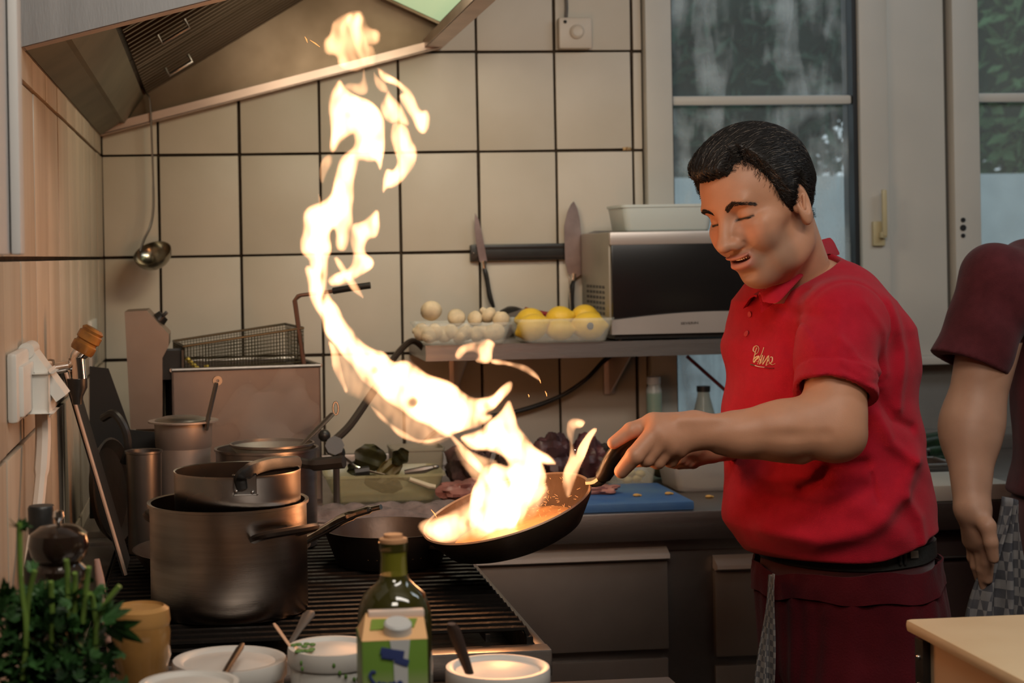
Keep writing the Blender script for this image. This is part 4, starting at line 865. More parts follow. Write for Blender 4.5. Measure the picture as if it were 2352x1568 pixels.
# ---------------------------------------------------------------- hair
HLF = np.array([-.12, -.07, -.045, -.025, -.012, .000, .010, .018, .026, .034, .044, .056, .066, .085, .12]); HLU = np.array([-.060, -.060, -.056, -.048, .020, .026, -.006, -.020, -.014, .006, .036, .062, .078, .075, .073])
def hair_mask(f, l, u):
    a = np.abs(l); H = np.interp(f, HLF, HLU)
    rec = .032*np.exp(-((f-.062)/.020)**2)*sst(.030, .048, a)
    front = np.where(a < .036, np.interp(f, [.02, .05, .07, .12], [.04, .070, .0725, .070]), H)
    w_ = sst(.030, .044, a); H = H*w_+front*(1-w_)+rec
    return u-H-.0022*np.sin(l*640+f*300)-.0015*np.sin(l*1500+u*400)
def hairf(f, l, u):
    m = hair_mask(f, l, u); th = .0135+.006*sst(.03, .10, u)+.005*sst(.04, .09, f)*sst(.05, .09, u)
    th = th-.006*sst(.03, -.03, u); e = sst(-.004, .030, m); tk = -.010+(th+.010)*e
    ph = 520*(l*1.0+.25*f+.10*u)+2.2*np.sin(f*55+l*20)+1.2*np.sin(u*70); tk = tk+.0006*np.sin(ph)*e+.0005*np.sin(ph*2.3+f*90)*e
    return skull(f, l, u)-tk
def hair_world(x, y, z): return hairf(*loc(x, y, z))
hv_, hf_ = nets(hair_world, HC-.13, HC+.15, .0022, 2)
HAIR = mat('dark_hair', (.014, .010, .008), .46, var=.4, vscale=60, spec=.6); GREYH = mat('grey_hair_strand', (.26, .21, .17), .32, spec=.6)
hr_ = obj('hair', (hv_, hf_), HAIR, cook)
rs = np.random.RandomState(4); fl, ll, ul = loc(hv_[:, 0], hv_[:, 1], hv_[:, 2]); okm = (hair_mask(fl, ll, ul) > .004) & ~((fl < -.045) & (ul < .03)); cand = np.flatnonzero(okm)
def strands(num, sel, w0, seed):
    rr = np.random.RandomState(seed); ids_ = rr.choice(sel, num); p = np.stack([fl[ids_], ll[ids_], ul[ids_]], 1); pts = []
    side = np.sign(p[:, 1]); r_ = rr.normal(0, 1, (num, 3))*.10
    Ls = rr.uniform(.016, .034, num)
    for k in range(7):
        pts.append(p.copy())
        f, l, u = p.T; dn = np.stack([-.05-.95*sst(-.085, -.03, f), np.sign(l)*.10*sst(.0, .03, np.abs(l)), -.18-.75*sst(.05, -.02, u)-1.0*sst(.0, -.07, f)], 1)+r_
        e = .001; d0 = hairf(f, l, u); gr = np.stack([hairf(f+e, l, u)-d0, hairf(f, l+e, u)-d0, hairf(f, l, u+e)-d0], 1)/e; gr /= np.linalg.norm(gr, axis=1)[:, None]
        dn = dn-(dn*gr).sum(1)[:, None]*gr*.98; dn /= np.linalg.norm(dn, axis=1)[:, None]; p = p+dn*(Ls/6)[:, None]-gr*((d0-.0004-.0009*np.sin(k/6*PI))*.9)[:, None]
    pts = np.stack(pts, 1); W = HC+pts[..., 0:1]*Hf+pts[..., 1:2]*Hl+pts[..., 2:3]*Hu
    t = np.gradient(W, axis=1); t /= np.linalg.norm(t, axis=2)[..., None]; out = W-HC; sd = np.cross(t, out); sd /= np.linalg.norm(sd, axis=2)[..., None]; up = np.cross(sd, t)
    wd = w0*np.array([.6, 1, 1, 1, .9, .6, .1])[None, :, None]; a = W-sd*wd; b_ = W+sd*wd; c_ = W+up*wd*1.2
    vs = np.stack([a, b_, c_], 2).reshape(-1, 3); fs = []
    base = (np.arange(num)*21)[:, None]
    for k in range(6):
        for (i, j) in ((0, 1), (1, 2), (2, 0)): fs.append(base+np.array([k*3+i, k*3+j, (k+1)*3+j, (k+1)*3+i])[None, :])
    return vs, np.concatenate(fs)
v_, f__ = strands(15000, cand, .00026, 1); obj('hair_strands', (v_, f__), HAIR, hr_)['kind'] = 'stuff'
gs = cand[(ul[cand] > .055) | ((fl[cand] > .02) & (ul[cand] > .03))]
v_, f__ = strands(700, gs, .00024, 2); obj('grey_strands', (v_, f__), GREYH, hr_)['kind'] = 'stuff'
# brows and lashes
def curve_strands(path, num, ln, w0, seed, spread):
    rr = random.Random(seed); g = G(); pp = spl(path, 8)
    for k in range(num):
        t = rr.random()*(len(pp)-1); i = min(int(t), len(pp)-2); c = pp[i]*(1-t+i)+pp[i+1]*(t-i); dr = pp[i+1]-pp[i]; dr = dr/np.linalg.norm(dr)
        c = c+np.array((0, 0, rr.uniform(-1, 1)*spread)); 
        for _ in range(4): d0 = headf(np.float64(c[0]), np.float64(c[1]), np.float64(c[2])); c = c-np.array((1, 0, 0))*d0
        e = c+dr*ln+np.array((.0008, 0, rr.uniform(0, .0028)))
        for _ in range(4): d0 = headf(np.float64(e[0]), np.float64(e[1]), np.float64(e[2])); e = e-np.array((1, 0, 0))*(d0-.0008)
        g.tube([V(wld(*c)), V(wld(*((c+e)/2+np.array((.0005, 0, 0))))), V(wld(*e))], [w0, w0, w0*.3], 3, False)
    return g
for sg, nm in ((1, 'eyebrow'), (-1, 'eyebrow')):
    path = [(.093, sg*.013, .0265), (.093, sg*.022, .0315), (.088, sg*.033, .0345), (.078, sg*.045, .0300), (.068, sg*.052, .0235)]
    obj(nm, curve_strands(path, 300, .0065, .00030, 5+sg, .0034), mat('brow_hair', (.03, .018, .012), .6), cook)['kind'] = 'stuff'
    path = [(.086, sg*.018, .0078), (.0865, sg*.026, .0080), (.086, sg*.034, .0075), (.080, sg*.043, .0068)]
    g = G()
    pp = [];
    for q in spl(path, 5):
        
        for _ in range(5): d0 = headf(q[0], q[1], q[2]); q = q-np.array((1, 0, 0))*d0
        pp.append(V(wld(q[0]+.0006, q[1], q[2]-.0006)))
    obj('eyelashes', G().tube(pp, [.0006]+[.0011]*(len(pp)-2)+[.0005], 6), HAIR, cook)
# ---------------------------------------------------------------- red polo shirt
HEMP = tpt(1916, 897, 2.465); sa = (HEMP-SHp); sL = np.linalg.norm(sa); sa = sa/sL
zc0 = tpt(1765, 1304, 2.60); zc1 = tpt(2105, 1240, 2.57)
def wr(x, y, z):
    s = x*fb[0]+y*fb[1]; q = x*lb[0]+y*lb[1]
    w1_ = np.sin(38*z+14*s+2.2*np.sin(9*q+5*z)); w2_ = np.sin(70*z-30*q+1.5*np.sin(22*s)); w3_ = np.sin(26*(z*.8-s*1.1)+3*np.sin(7*z+4*q))
    return .0016*w1_+.0008*w2_+.0030*np.maximum(w3_, 0)**2
def fold_lines(L_):
    out = []
    for pts, am, wd in L_: out.append((np.array([tpt(a, b_, 2.56)[[0, 2]] for a, b_ in pts]), am, wd))
    return out
FOLDS = fold_lines([([(1775, 1222), (1860, 1240), (1960, 1200), (2040, 1120), (2075, 1050)], .011, .017), ([(1845, 1120), (1890, 1070), (1960, 1055)], -.008, .010), ([(1800, 1150), (1880, 1160), (1960, 1110)], -.005, .012),
    ([(2050, 1130), (2085, 1180), (2098, 1240)], .006, .010), ([(1722, 1000), (1735, 1100), (1760, 1180)], -.005, .014), ([(1745, 720), (1768, 820), (1745, 920)], -.005, .012), ([(1790, 700), (1812, 790), (1800, 900)], .004, .012),
    ([(2012, 690), (2048, 800), (2040, 930)], .005, .010), ([(1985, 950), (2015, 1010), (2070, 1050)], .006, .010), ([(1990, 900), (2030, 960), (2080, 980)], -.005, .009), ([(1974, 1080), (1980, 1140)], -.003, .004),
    ([(1862, 770), (1900, 820), (1965, 845)], .0035, .007), ([(1850, 830), (1900, 860), (1985, 875)], -.003, .005), ([(1930, 690), (1985, 760), (2000, 850)], .003, .008), ([(1880, 700), (1860, 760), (1850, 840)], .003, .007), ([(1700, 1080), (1780, 1110), (1850, 1090)], .004, .010), ([(1760, 640), (1800, 690), (1830, 720)], -.004, .008)])
def folds(x, z):
    d = 0.
    for P_, am, wd in FOLDS:
        dm = None
        for a, b_ in zip(P_[:-1], P_[1:]):
            e = b_-a; t = np.clip(((x-a[0])*e[0]+(z-a[1])*e[1])/(e@e), 0, 1); q = np.sqrt((x-a[0]-t*e[0])**2+(z-a[1]-t*e[1])**2); dm = q if dm is None else np.minimum(dm, q)
        d = d+am*np.exp(-(dm/wd)**2)
    return d
def shirt(x, y, z):
    d = up_torso(x, y, z, .004)
    # sleeve
    t = (x-SHp[0])*sa[0]+(y-SHp[1])*sa[1]+(z-SHp[2])*sa[2]
    s = cap(x, y, z, SHp+np.array((-.002, 0, .002)), HEMP+sa*.02, .062, .0585)
    band = .0022*(sst(sL-.026, sL-.023, t)); groove = -.0016*np.exp(-((t-sL+.027)/.0016)**2)
    s = s-band-groove-.0022*np.sin(60*t+26*(x-SHp[0])*1.0+2*np.sin(30*(x-SHp[0])))*sst(.03, .08, t)*sst(sL-.02, sL-.04, t)
    s = smax(s, t-sL, .0015)
    seam = -.0016*np.exp(-((np.sqrt((x-SHp[0]-.003)**2+(z-SHp[2]+.008)**2)-.070)/.0022)**2)*sst(2.60, 2.55, y)*sst(-.02, .01, z-SHp[2]+.03)
    d = smin(d, s, .018)-seam
    sr_ = smax(cap(x, y, z, SR, tpt(1822, 900, 2.85), .062, .058), tpt(1822, 900, 2.85)[2]-z, .002); d = smin(d, sr_, .02)
    amp = sst(1.37, 1.30, z); d = d-wr(x, y, z)*(.6+.8*amp)
    d = d-folds(x, z)*sst(2.66, 2.60, y)
    # belly drape above the belt
    zc = zc0[2]+(zc1[2]-zc0[2])*np.clip((x-zc0[0])/(zc1[0]-zc0[0]), -.2, 1.2)-.006*np.sin(28*x+9*y)
    d = d-.006*np.exp(-((z-zc-.05)/.035)**2)
    d = smax(d, zc-z, .004)
    # openings: arm hole hem, neck, lower hem
    d = smax(d, -smax(cap(x, y, z, tpt(1919, 860, 2.475), HEMP+sa*.06, .053, .053), sL-.045-t, .003), .002)
    d = smax(d, -cap(x, y, z, tpt(1858, 690, 2.675), tpt(1822, 560, 2.62), .050, .075), .006)
    d = smax(d, -torso(x, y, z+.0, -.006)+0*x-np.where(z > zc+.05, .5, 0), .003)
    return d
lo_ = (P(1640, 1320, YT_).x, 2.375, P(1800, 1318, YT_).z); hi_ = (P(2135, 560, YT_).x, 2.955, P(1900, 585, YT_).z)
SH_V, SH_F = nets(shirt, lo_, hi_, .0042, 2)
RED = mat('red_pique_cotton', (.42, .010, .026), .85, var=.10, vscale=60, bump=.5, bscale=900, sheen=.08, spec=.12)
shirt_o = obj('polo_shirt', (SH_V, SH_F), RED, cook)
from mathutils.bvhtree import BVHTree
bvh = BVHTree.FromPolygons([tuple(v) for v in SH_V], [tuple(int(i) for i in f) for f in SH_F])
def onshirt(px, py, off=.0012, Y0_=2.2):
    d = ray(px, py).normalized(); r_ = bvh.ray_cast(CAM, d)
    return (r_[0]+r_[1]*off, r_[1]) if r_[0] is not None else (P(px, py, 2.5), -FW)
# collar
Yc = 2.665
near_in = [(1902, 546, 2.735), (1880, 553, 2.70), (1858, 568, 2.655), (1832, 590, 2.615), (1800, 622, 2.588), (1768, 655, 2.580), (1742, 676, 2.590)]
near_out = [(1928, 580, 2.745), (1900, 586, 2.690), (1872, 603, 2.625), (1845, 628, 2.580), (1815, 660, 2.555), (1784, 690, 2.550), (1752, 688, 2.572)]
far_in = [(1902, 546, 2.735), (1885, 552, 2.765), (1860, 566, 2.790), (1828, 596, 2.790), (1792, 632, 2.755), (1762, 660, 2.700), (1738, 678, 2.635)]
far_out = [(1928, 580, 2.745), (1912, 585, 2.795), (1880, 600, 2.830), (1838, 630, 2.830), (1788, 662, 2.785), (1738, 690, 2.730), (1706, 704, 2.665)]
def collar(inn, out):
    I = spl([tpt(*q) for q in inn], 5); O = spl([tpt(*q) for q in out], 5); n = len(I); rows = 6; vs = []; fs = []
    for i in range(n):
        a, b_ = I[i], O[i]; nrm = np.cross(O[min(i+1, n-1)]-O[max(i-1, 0)], b_-a); nrm = nrm/np.linalg.norm(nrm)
        if nrm[2] < 0: nrm = -nrm
        for k in range(rows): t = k/(rows-1); vs.append(a+(b_-a)*t+np.array((0, 0, .007))*math.sin(PI*min(1, t*1.15))**.7)
    for i in range(n-1):
        for k in range(rows-1): fs.append((i*rows+k, (i+1)*rows+k, (i+1)*rows+k+1, i*rows+k+1))
    m0 = len(vs); vs2 = [v-np.array((0, 0, .0035)) for v in vs]; vs += vs2; fs += [tuple(m0+i for i in f[::-1]) for f in fs[:]]
    bd = [i*rows for i in range(n)]+[(n-1)*rows+k for k in range(1, rows)]+[i*rows+rows-1 for i in range(n-2, -1, -1)]+[k for k in range(rows-2, 0, -1)]
    for i in range(len(bd)): j = (i+1) % len(bd); fs.append((bd[i], bd[j], m0+bd[j], m0+bd[i]))
    return vs, fs
g = G()
for a, b_ in ((near_in, near_out), (far_in, far_out)): v_, f__ = collar(a, b_); g.add([V(v) for v in v_], f__)
# stand of the collar against the neck
I = spl([tpt(*q) for q in near_in], 4); J = [q+np.array((.004, 0, -.03)) for q in I]; k = len(I)
g.add([V(q) for q in I]+[V(q) for q in J], [(i, i+1, k+i+1, k+i) for i in range(k-1)])
obj('collar', g, RED, shirt_o)
# placket with buttons
pl_ = [onshirt(x, y, .0012) for x, y in ((1722, 706), (1716, 730), (1714, 755), (1716, 790), (1712, 820))]
g = G(); n_ = len(pl_)
vs = []
for (p, nn_) in pl_: e_ = V((.80, -.55, 0)).normalized(); vs += [p-e_*.011, p+e_*.013, p+e_*.013+nn_*.001, p-e_*.011+nn_*.001]
obj('button', G().lathe([(0, 0), (.005, 0), (.005, .002), (.0035, .0025), (0, .0018)], 16, basis(onshirt(1716, 767, .0006)[0], onshirt(1716, 767)[1])), mat('red_button', (.50, .05, .06), .3), shirt_o)
obj('button', G().lathe([(0, 0), (.005, 0), (.005, .002), (.0035, .0025), (0, .0018)], 16, basis(onshirt(1724, 722, .0006)[0], onshirt(1724, 722)[1])), MATS['red_button'], shirt_o)
# embroidered script on the chest, traced stroke by stroke
EMB = mat('cream_thread', (.74, .52, .30), .6, bump=.4, bscale=400)
def stroke(g, pts, wpx):
    q = [onshirt(1660+x/13.07, 760+y/13.07, .0008)[0] for x, y in spl([(a, b_) for a, b_ in pts], 5)]; g.tube(q, wpx*.5*MPP(2.55)/1.0, 6, flat=.45)
g = G()
for pts, wd in (([(985, 640), (930, 590), (950, 490), (1040, 450), (1095, 520), (1070, 640), (1000, 700), (950, 750)], 3.6), ([(1035, 500), (1000, 600), (960, 760), (930, 880), (950, 935), (1010, 860), (1080, 800), (1090, 760), (1000, 790), (940, 850)], 4.0),
                ([(1245, 490), (1190, 660), (1120, 820), (1060, 990)], 3.4), ([(1035, 920), (1090, 900), (1150, 850), (1120, 990), (1210, 720)], 2.8), ([(1120, 1000), (1180, 940), (1270, 750), (1210, 980), (1240, 960), (1390, 745), (1310, 1040)], 3.2), ([(1310, 1040), (1340, 930), (1400, 870)], 3),
                ([(1480, 770), (1410, 850), (1420, 960), (1490, 920), (1500, 800), (1450, 780)], 3.0), ([(1340, 1025), (1430, 980), (1500, 1010), (1580, 985)], 3.0)): stroke(g, pts, wd)
obj('embroidered_script', g, EMB, shirt_o)
for nm, pts, c_ in (('green_stripe', [(850, 1000), (920, 1020), (985, 1035)], (.02, .13, .06)), ('white_stripe', [(985, 1035), (1100, 1070), (1270, 1090)], (.75, .62, .5)), ('dark_red_stripe', [(1275, 1095), (1400, 1115), (1550, 1120)], (.12, .006, .012))):
    g = G(); stroke(g, pts, 4.2); obj(nm, g, mat(nm+'_thread', c_, .6), shirt_o)
# ---------------------------------------------------------------- trousers, belt, apron
legs = make_loft([(1170, 1740, 2106, .150), (1290, 1768, 2112, .155), (1330, 1768, 2122, .158), (1400, 1773, 2134, .160), (1480, 1776, 2132, .158), (1568, 1780, 2108, .150)], YT_)
fz = P(1900, 1568, YT_).z
def trous(x, y, z):
    d = legs(x, y, np.maximum(z, fz+.001))
    cA_ = tpt(1940, 1568, YT_); lw = cap(x, y, z, (cA_[0]+.01, YT_-.085, fz), (cA_[0]+.02, YT_-.09, .08), .085, .055); lw2 = cap(x, y, z, (cA_[0]+.01, YT_+.085, fz), (cA_[0]+.02, YT_+.09, .08), .085, .055)
    d = smax(d, (fz-.18)-z, .02); d = smin(smin(d, lw, .05), lw2, .05); zt2 = tpt(1940, 1225, 2.60)[2]
    d = smax(d, z-zt2, .004)
    return d-.0022*np.sin(30*z+20*x+2*np.sin(12*y))-.0012*np.sin(60*x+40*y+9*z)
lo_ = (P(1700, 1568, YT_).x, 2.45, .02); hi_ = (P(2170, 1200, YT_).x, 2.92, P(1900, 1200, 2.60).z)
tv, tf = nets(trous, lo_, hi_, .0085, 2)
obj('trousers', (tv, tf), mat('dark_maroon_cloth', (.060, .006, .009), .8, var=.3, vscale=12, sheen=.2), cook)
for s_ in (-.088, .09):
    obj('shoe', G().ball((foot[0]-.02, YT_+s_, .045), (.14, .05, .045), 10).box((foot[0]-.15, YT_+s_-.045, .0), (foot[0]+.11, YT_+s_+.045, .02), .008), BLACK, cook)
bvt = BVHTree.FromPolygons([tuple(v) for v in tv], [tuple(int(i) for i in f) for f in tf])
def ring_on(fn_bvh, zfun, off, cx, cy, n=60, a0=0, a1=2*PI, rows=(0., 1.), hfun=None):
    out = []
    for r_ in rows:
        row = []
        for i in range(n+1):
            a = a0+(a1-a0)*i/n; d = V((math.cos(a), math.sin(a), 0)); z = zfun(a, r_); hit = fn_bvh.ray_cast(V((cx, cy, z))+d*.5, -d)
            q = hit[0] if hit[0] is not None else V((cx, cy, z))+d*.15
            row.append(q+d*off)
        out.append(row)
    return out
cxB = P(1940, 1280, YT_).x; czL = tpt(1860, 1306, 2.54)[2]; czR = tpt(2110, 1264, 2.58)[2]
def zbelt(a, r_):
    x = math.cos(a); zmid = (czL+czR)/2+(czR-czL)/2*x; return zmid-.012+.027*r_
def band(rows, th, cx, cy):
    n = len(rows[0]); vs = []; fs = []; m = len(rows)
    for row in rows: vs += row
    for row in rows: vs += [q-(V((q.x-cx, q.y-cy, 0))).normalized()*th for q in row]
    k = m*n
    for j in range(m-1):
        for i in range(n-1): fs += [(j*n+i, j*n+i+1, (j+1)*n+i+1, (j+1)*n+i), (k+j*n+i, k+(j+1)*n+i, k+(j+1)*n+i+1, k+j*n+i+1)]
    for i in range(n-1): fs += [(i, k+i, k+i+1, i+1), ((m-1)*n+i, (m-1)*n+i+1, k+(m-1)*n+i+1, k+(m-1)*n+i)]
    for j in range(m-1): fs += [(j*n, (j+1)*n, k+(j+1)*n, k+j*n), (j*n+n-1, k+j*n+n-1, k+(j+1)*n+n-1, (j+1)*n+n-1)]
    return G().add(vs, fs)
bvt2 = bvt
def zb2(a, r_): return min(zbelt(a, r_), tpt(1940, 1226, 2.60)[2]-.001)
belt = obj('belt', band(ring_on(bvt, zb2, .0045, cxB, YT_, rows=(0, .25, .5, .75, 1)), .004, cxB, YT_), mat('black_leather', (.016, .016, .015), .42, bump=.3, bscale=150), cook)
kp = P(2072, 1268, 2.55); hit = bvt.ray_cast(CAM, ray(2072, 1275).normalized()); kp = hit[0]+hit[1]*.007; kb_ = basis(kp, hit[1], (1, 0, 0))
obj('belt_keeper', G().box((-.012, -.014, -.001), (-.007, .014, .003), .001, kb_).box((-.003, -.014, -.001), (.002, .014, .003), .001, kb_), BLACK, belt)
kp = bvt.ray_cast(CAM, ray(2092, 1272).normalized()); kb_ = basis(kp[0]+kp[1]*.007, kp[1], (1, 0, 0)); obj('belt_badge', G().box((-.008, -.006, 0), (.008, .006, .0022), .001, kb_), mat('dull_metal_badge', (.30, .26, .22), .4, .8), belt)
# apron: cloth band wrapped around hips, folded waist strip, hanging towel
APR = mat('dark_red_apron_cloth', (.075, .004, .008), .85, var=.3, vscale=14, bump=.4, bscale=300, sheen=.05, spec=.15)
za0 = tpt(1800, 1322, 2.58)[2]
def zapr(a, r_): zt_ = (za0+.012*math.cos(a)+.003*math.sin(7*a)+.0035*math.sin(3*a+1)); return zt_+(.42-zt_)*r_
rows = ring_on(bvt, zapr, .010, cxB, YT_, n=120, rows=[i/14 for i in range(15)])
for j, row in enumerate(rows):
    for i, q in enumerate(row):
        a = 2*PI*i/120; d = V((math.cos(a), math.sin(a), 0)); row[i] = q+d*(.004*math.sin(9*a+j*.2)*min(1, j/4)+.002*math.sin(23*a+j*.4)); 
apo = obj('apron', band(rows, .003, cxB, YT_), APR, cook)
def zfold(a, r_): return zapr(a, 0)+.006-(.044+.004*math.sin(3*a))*r_+.0012*math.sin(11*a)
rows = ring_on(bvt, zfold, .0140, cxB, YT_, n=120, rows=(0, .2, .5, .8, 1))
for j, row in enumerate(rows):
    for i, q in enumerate(row): a = 2*PI*i/120; row[i] = q+V((math.cos(a), math.sin(a), 0))*(.0010*math.sin(17*a+j*1.3)+.0006*math.sin(31*a))
obj('waist_fold', band(rows, .003, cxB, YT_), APR, apo)
def plaid(name, c1, c2, c3, sc_):
    m = bpy.data.materials.new(name); m.use_nodes = True; nt = m.node_tree; N = nt.nodes; L = nt.links; b = N['Principled BSDF']; b.inputs['Roughness'].default_value = .9
    tc = N.new('ShaderNodeTexCoord'); ck = N.new('ShaderNodeTexChecker'); ck.inputs['Scale'].default_value = sc_; ck.inputs[1].default_value = (*c1, 1); ck.inputs[2].default_value = (*c2, 1); L.new(tc.outputs['Object'], ck.inputs[0])
    n_ = N.new('ShaderNodeTexNoise'); n_.inputs['Scale'].default_value = 30; L.new(tc.outputs['Object'], n_.inputs[0]); mx = N.new('ShaderNodeMix'); mx.data_type = 'RGBA'; L.new(n_.outputs[0], mx.inputs[0]); L.new(ck.outputs[0], mx.inputs[6]); mx.inputs[7].default_value = (*c3, 1); L.new(mx.outputs[2], b.inputs['Base Color']); return m
TOW = plaid('checked_towel_cloth', (.28, .25, .23), (.05, .05, .06), (.14, .13, .13), 110)
def hang(name, label, tops, bots, depth, m, folds=3, amp=.008, base=None, parent=None, n=26):
    vs = []; fs = []; rws = 22
    for j in range(rws):
        t = j/(rws-1)
        for i in range(n):
            s_ = i/(n-1); a = V(tops[0]).lerp(V(tops[1]), s_); b_ = V(bots[0]).lerp(V(bots[1]), s_); q = a.lerp(b_, t)
            q += V((0, 1, 0))*amp*math.sin(s_*folds*2*PI+t*1.2)*(.3+t)+V((1, 0, 0))*amp*.4*math.sin(t*6+s_*4); vs.append(q)
    k = len(vs); vs += [q+V((0, depth, 0)) for q in vs]
    for j in range(rws-1):
        for i in range(n-1): a = j*n+i; fs += [(a, a+1, a+n+1, a+n), (k+a, k+a+n, k+a+n+1, k+a+1)]
    bd = [i for i in range(n)]+[j*n+n-1 for j in range(1, rws)]+[(rws-1)*n+i for i in range(n-2, -1, -1)]+[j*n for j in range(rws-2, 0, -1)]
    for i in range(len(bd)): j = (i+1) % len(bd); fs.append((bd[i], k+bd[i], k+bd[j], bd[j]))
    o = obj(name, G().add(vs, fs), m, parent, base=base, ang=180)
    if label: tag(o, label, 'towel')
    return o
hang('kitchen_towel', 'grey checked towel hanging from the front of the dark red apron', (P(1768, 1322, 2.63), P(1782, 1318, 2.60)), (P(1738, 1600, 2.62), P(1780, 1600, 2.60)), .008, TOW, 2, .006, base=P(1768, 1322, 2.63))
# ---------------------------------------------------------------- helper at the right edge
YH = 3.02; th2 = math.radians(-35)
hs_ = tpt(2300, 655, YH-.10); he = tpt(2236, 955, YH-.11); hw_ = tpt(2232, 1160, YH-.17)
tor2 = make_loft([(585, 2330, 2500, .11), (620, 2290, 2540, .15), (700, 2275, 2570, .18), (850, 2286, 2590, .18), (950, 2288, 2600, .18), (1060, 2290, 2605, .18), (1140, 2285, 2605, .18)], YH+.06, th2)
def harm(x, y, z):
    d = smin(cap(x, y, z, hs_, he, .062, .048), cap(x, y, z, he, tpt(2228, 1000, YH-.12), .048, .049), .03); d = smin(d, cap(x, y, z, tpt(2229, 985, YH-.12), hw_, .048, .031), .03)
    W = tpt(2236, 1175, YH-.175); mc = [tpt(2262, 1235, YH-.185), tpt(2252, 1245, YH-.17), tpt(2242, 1245, YH-.15), tpt(2232, 1238, YH-.13)]
    fg = [(mc[0], tpt(2268, 1290, YH-.18), tpt(2268, 1330, YH-.17), .0115), (mc[1], tpt(2258, 1305, YH-.165), tpt(2262, 1348, YH-.155), .012), (mc[2], tpt(2244, 1298, YH-.145), tpt(2254, 1338, YH-.135), .0115), (mc[3], tpt(2234, 1280, YH-.125), tpt(2246, 1312, YH-.12), .010)]
    h_ = hand_sdf(x, y, z, W, mc, fg, [tpt(2246, 1180, YH-.19), tpt(2268, 1208, YH-.215), tpt(2276, 1245, YH-.22), tpt(2282, 1282, YH-.215)], .020)
    return smin(d, h_, .018)
HHC = tpt(2505, 420, YH+.02)
def hbody(x, y, z):
    d = smin(tor2(x, y, z, -.012), cap(x, y, z, tpt(2440, 600, YH+.06), HHC, .06, .055), .04); hx_, hy_, hz_ = x-HHC[0], y-HHC[1], z-HHC[2]
    h_ = ell(hx_, hy_, hz_, (0, 0, .03), (.090, .075, .092)); h_ = smin(h_, ell(hx_, hy_, hz_, (-.03, 0, -.05), (.055, .052, .065)), .03); h_ = smin(h_, ell(hx_, hy_, hz_, (-.095, 0, -.02), (.014, .010, .018)), .015)
    return smin(d, h_, .03)
lo_ = (P(2130, 1380, YH-.3).x, YH-.29, P(2200, 1380, YH-.2).z); hi_ = (P(2370, 600, YH).x, YH+.02, P(2300, 780, YH).z)
pa = nets(harm, lo_, hi_, .0042, 1)
lo_ = (P(2255, 1200, YH).x, YH-.22, P(2300, 1180, YH).z); hi_ = (P(2650, 300, YH).x, YH+.36, P(2400, 270, YH).z)
pb = nets(hbody, lo_, hi_, .012, 1)
hv2, hf2 = merge([pa, pb])
helper = thing('person', 'helper in a maroon t-shirt at the right edge, one arm hanging down', 'person', (tpt(2440, 1000, YH)[0], YH+.06, 0))
o = obj('body', (hv2, hf2), skin, helper); tint(o, np.tile(np.array((.44, .24, .155)), (len(hv2), 1)))
hhm = tpt(2228, 838, YH-.11); a2 = hhm-hs_; L2 = np.linalg.norm(a2); a2 /= L2; zb_h = tpt(2400, 1135, YH)[2]
def tee(x, y, z):
    d = smin(tor2(x, y, z, .004), cap(x, y, z, tpt(2400, 615, YH+.03), hs_, .055, .068), .06)
    t = (x-hs_[0])*a2[0]+(y-hs_[1])*a2[1]+(z-hs_[2])*a2[2]; s = cap(x, y, z, hs_, hhm+a2*.03, .068, .070)-.003*np.sin(50*x+35*z); s = smax(s, t-L2, .002); d = smin(d, s, .03)
    d = d-.003*np.sin(34*z+22*x+2*np.sin(15*y+8*z))-.004*np.maximum(np.sin(20*z-24*x+1.), 0)**2
    d = smax(d, -smax(cap(x, y, z, hs_+a2*L2*.5, hhm+a2*.1, .050, .054), L2-.05-t, .003), .003)
    return smax(d, zb_h-z, .006)
lo_ = (P(2110, 1200, YH-.3).x, YH-.29, P(2300, 1160, YH).z); hi_ = (P(2650, 500, YH).x, YH+.36, P(2400, 520, YH).z)
v_, f__ = nets(tee, lo_, hi_, .0050, 2); obj('t_shirt', (v_, f__), mat('maroon_jersey', (.095, .018, .022), .85, var=.25, vscale=40, sheen=.08, spec=.15, bump=.3, bscale=500), helper)
lg2 = make_loft([(1120, 2288, 2600, .17), (1250, 2292, 2600, .17), (1500, 2300, 2590, .15), (1560, 2310, 2580, .12)], YH+.06, th2)
def tr2(x, y, z):
    zz_ = tpt(2440, 1560, YH)[2]; c = tpt(2445, 1560, YH+.06); d = lg2(x, y, z)
    return smin(smin(d, cap(x, y, z, (c[0]-.08, YH, zz_+.05), (c[0]-.08, YH, .08), .085, .06), .05), cap(x, y, z, (c[0]+.08, YH+.1, zz_+.05), (c[0]+.08, YH+.1, .08), .085, .06), .05)
v_, f__ = nets(tr2, (P(2260, 1500, YH).x, YH-.2, .02), (P(2650, 1100, YH).x, YH+.36, P(2400, 1110, YH).z), .014, 1); obj('apron', (v_, f__), MATS['dark_maroon_cloth'], helper)
for s_ in (-.08, .08): obj('shoe', G().ball((tpt(2445, 1000, YH+.06)[0]+s_, YH+(.0 if s_ < 0 else .1)-.04, .045), (.05, .13, .045), 8), BLACK, helper)
hr2 = G().ball(HHC+np.array((.012, 0, .045)), (.094, .082, .085), 14); obj('hair', hr2, HAIR, helper)
TOW2 = plaid('dark_checked_cloth', (.26, .24, .23), (.035, .035, .045), (.09, .085, .09), 60)
hang('kitchen_towel', 'dark checked towel hanging beside the hand of the helper', (P(2308, 1142, YH-.16), P(2345, 1150, YH-.14)), (P(2232, 1440, YH-.17), P(2348, 1440, YH-.15)), .012, TOW2, 2.5, .014, base=P(2308, 1142, YH-.16))
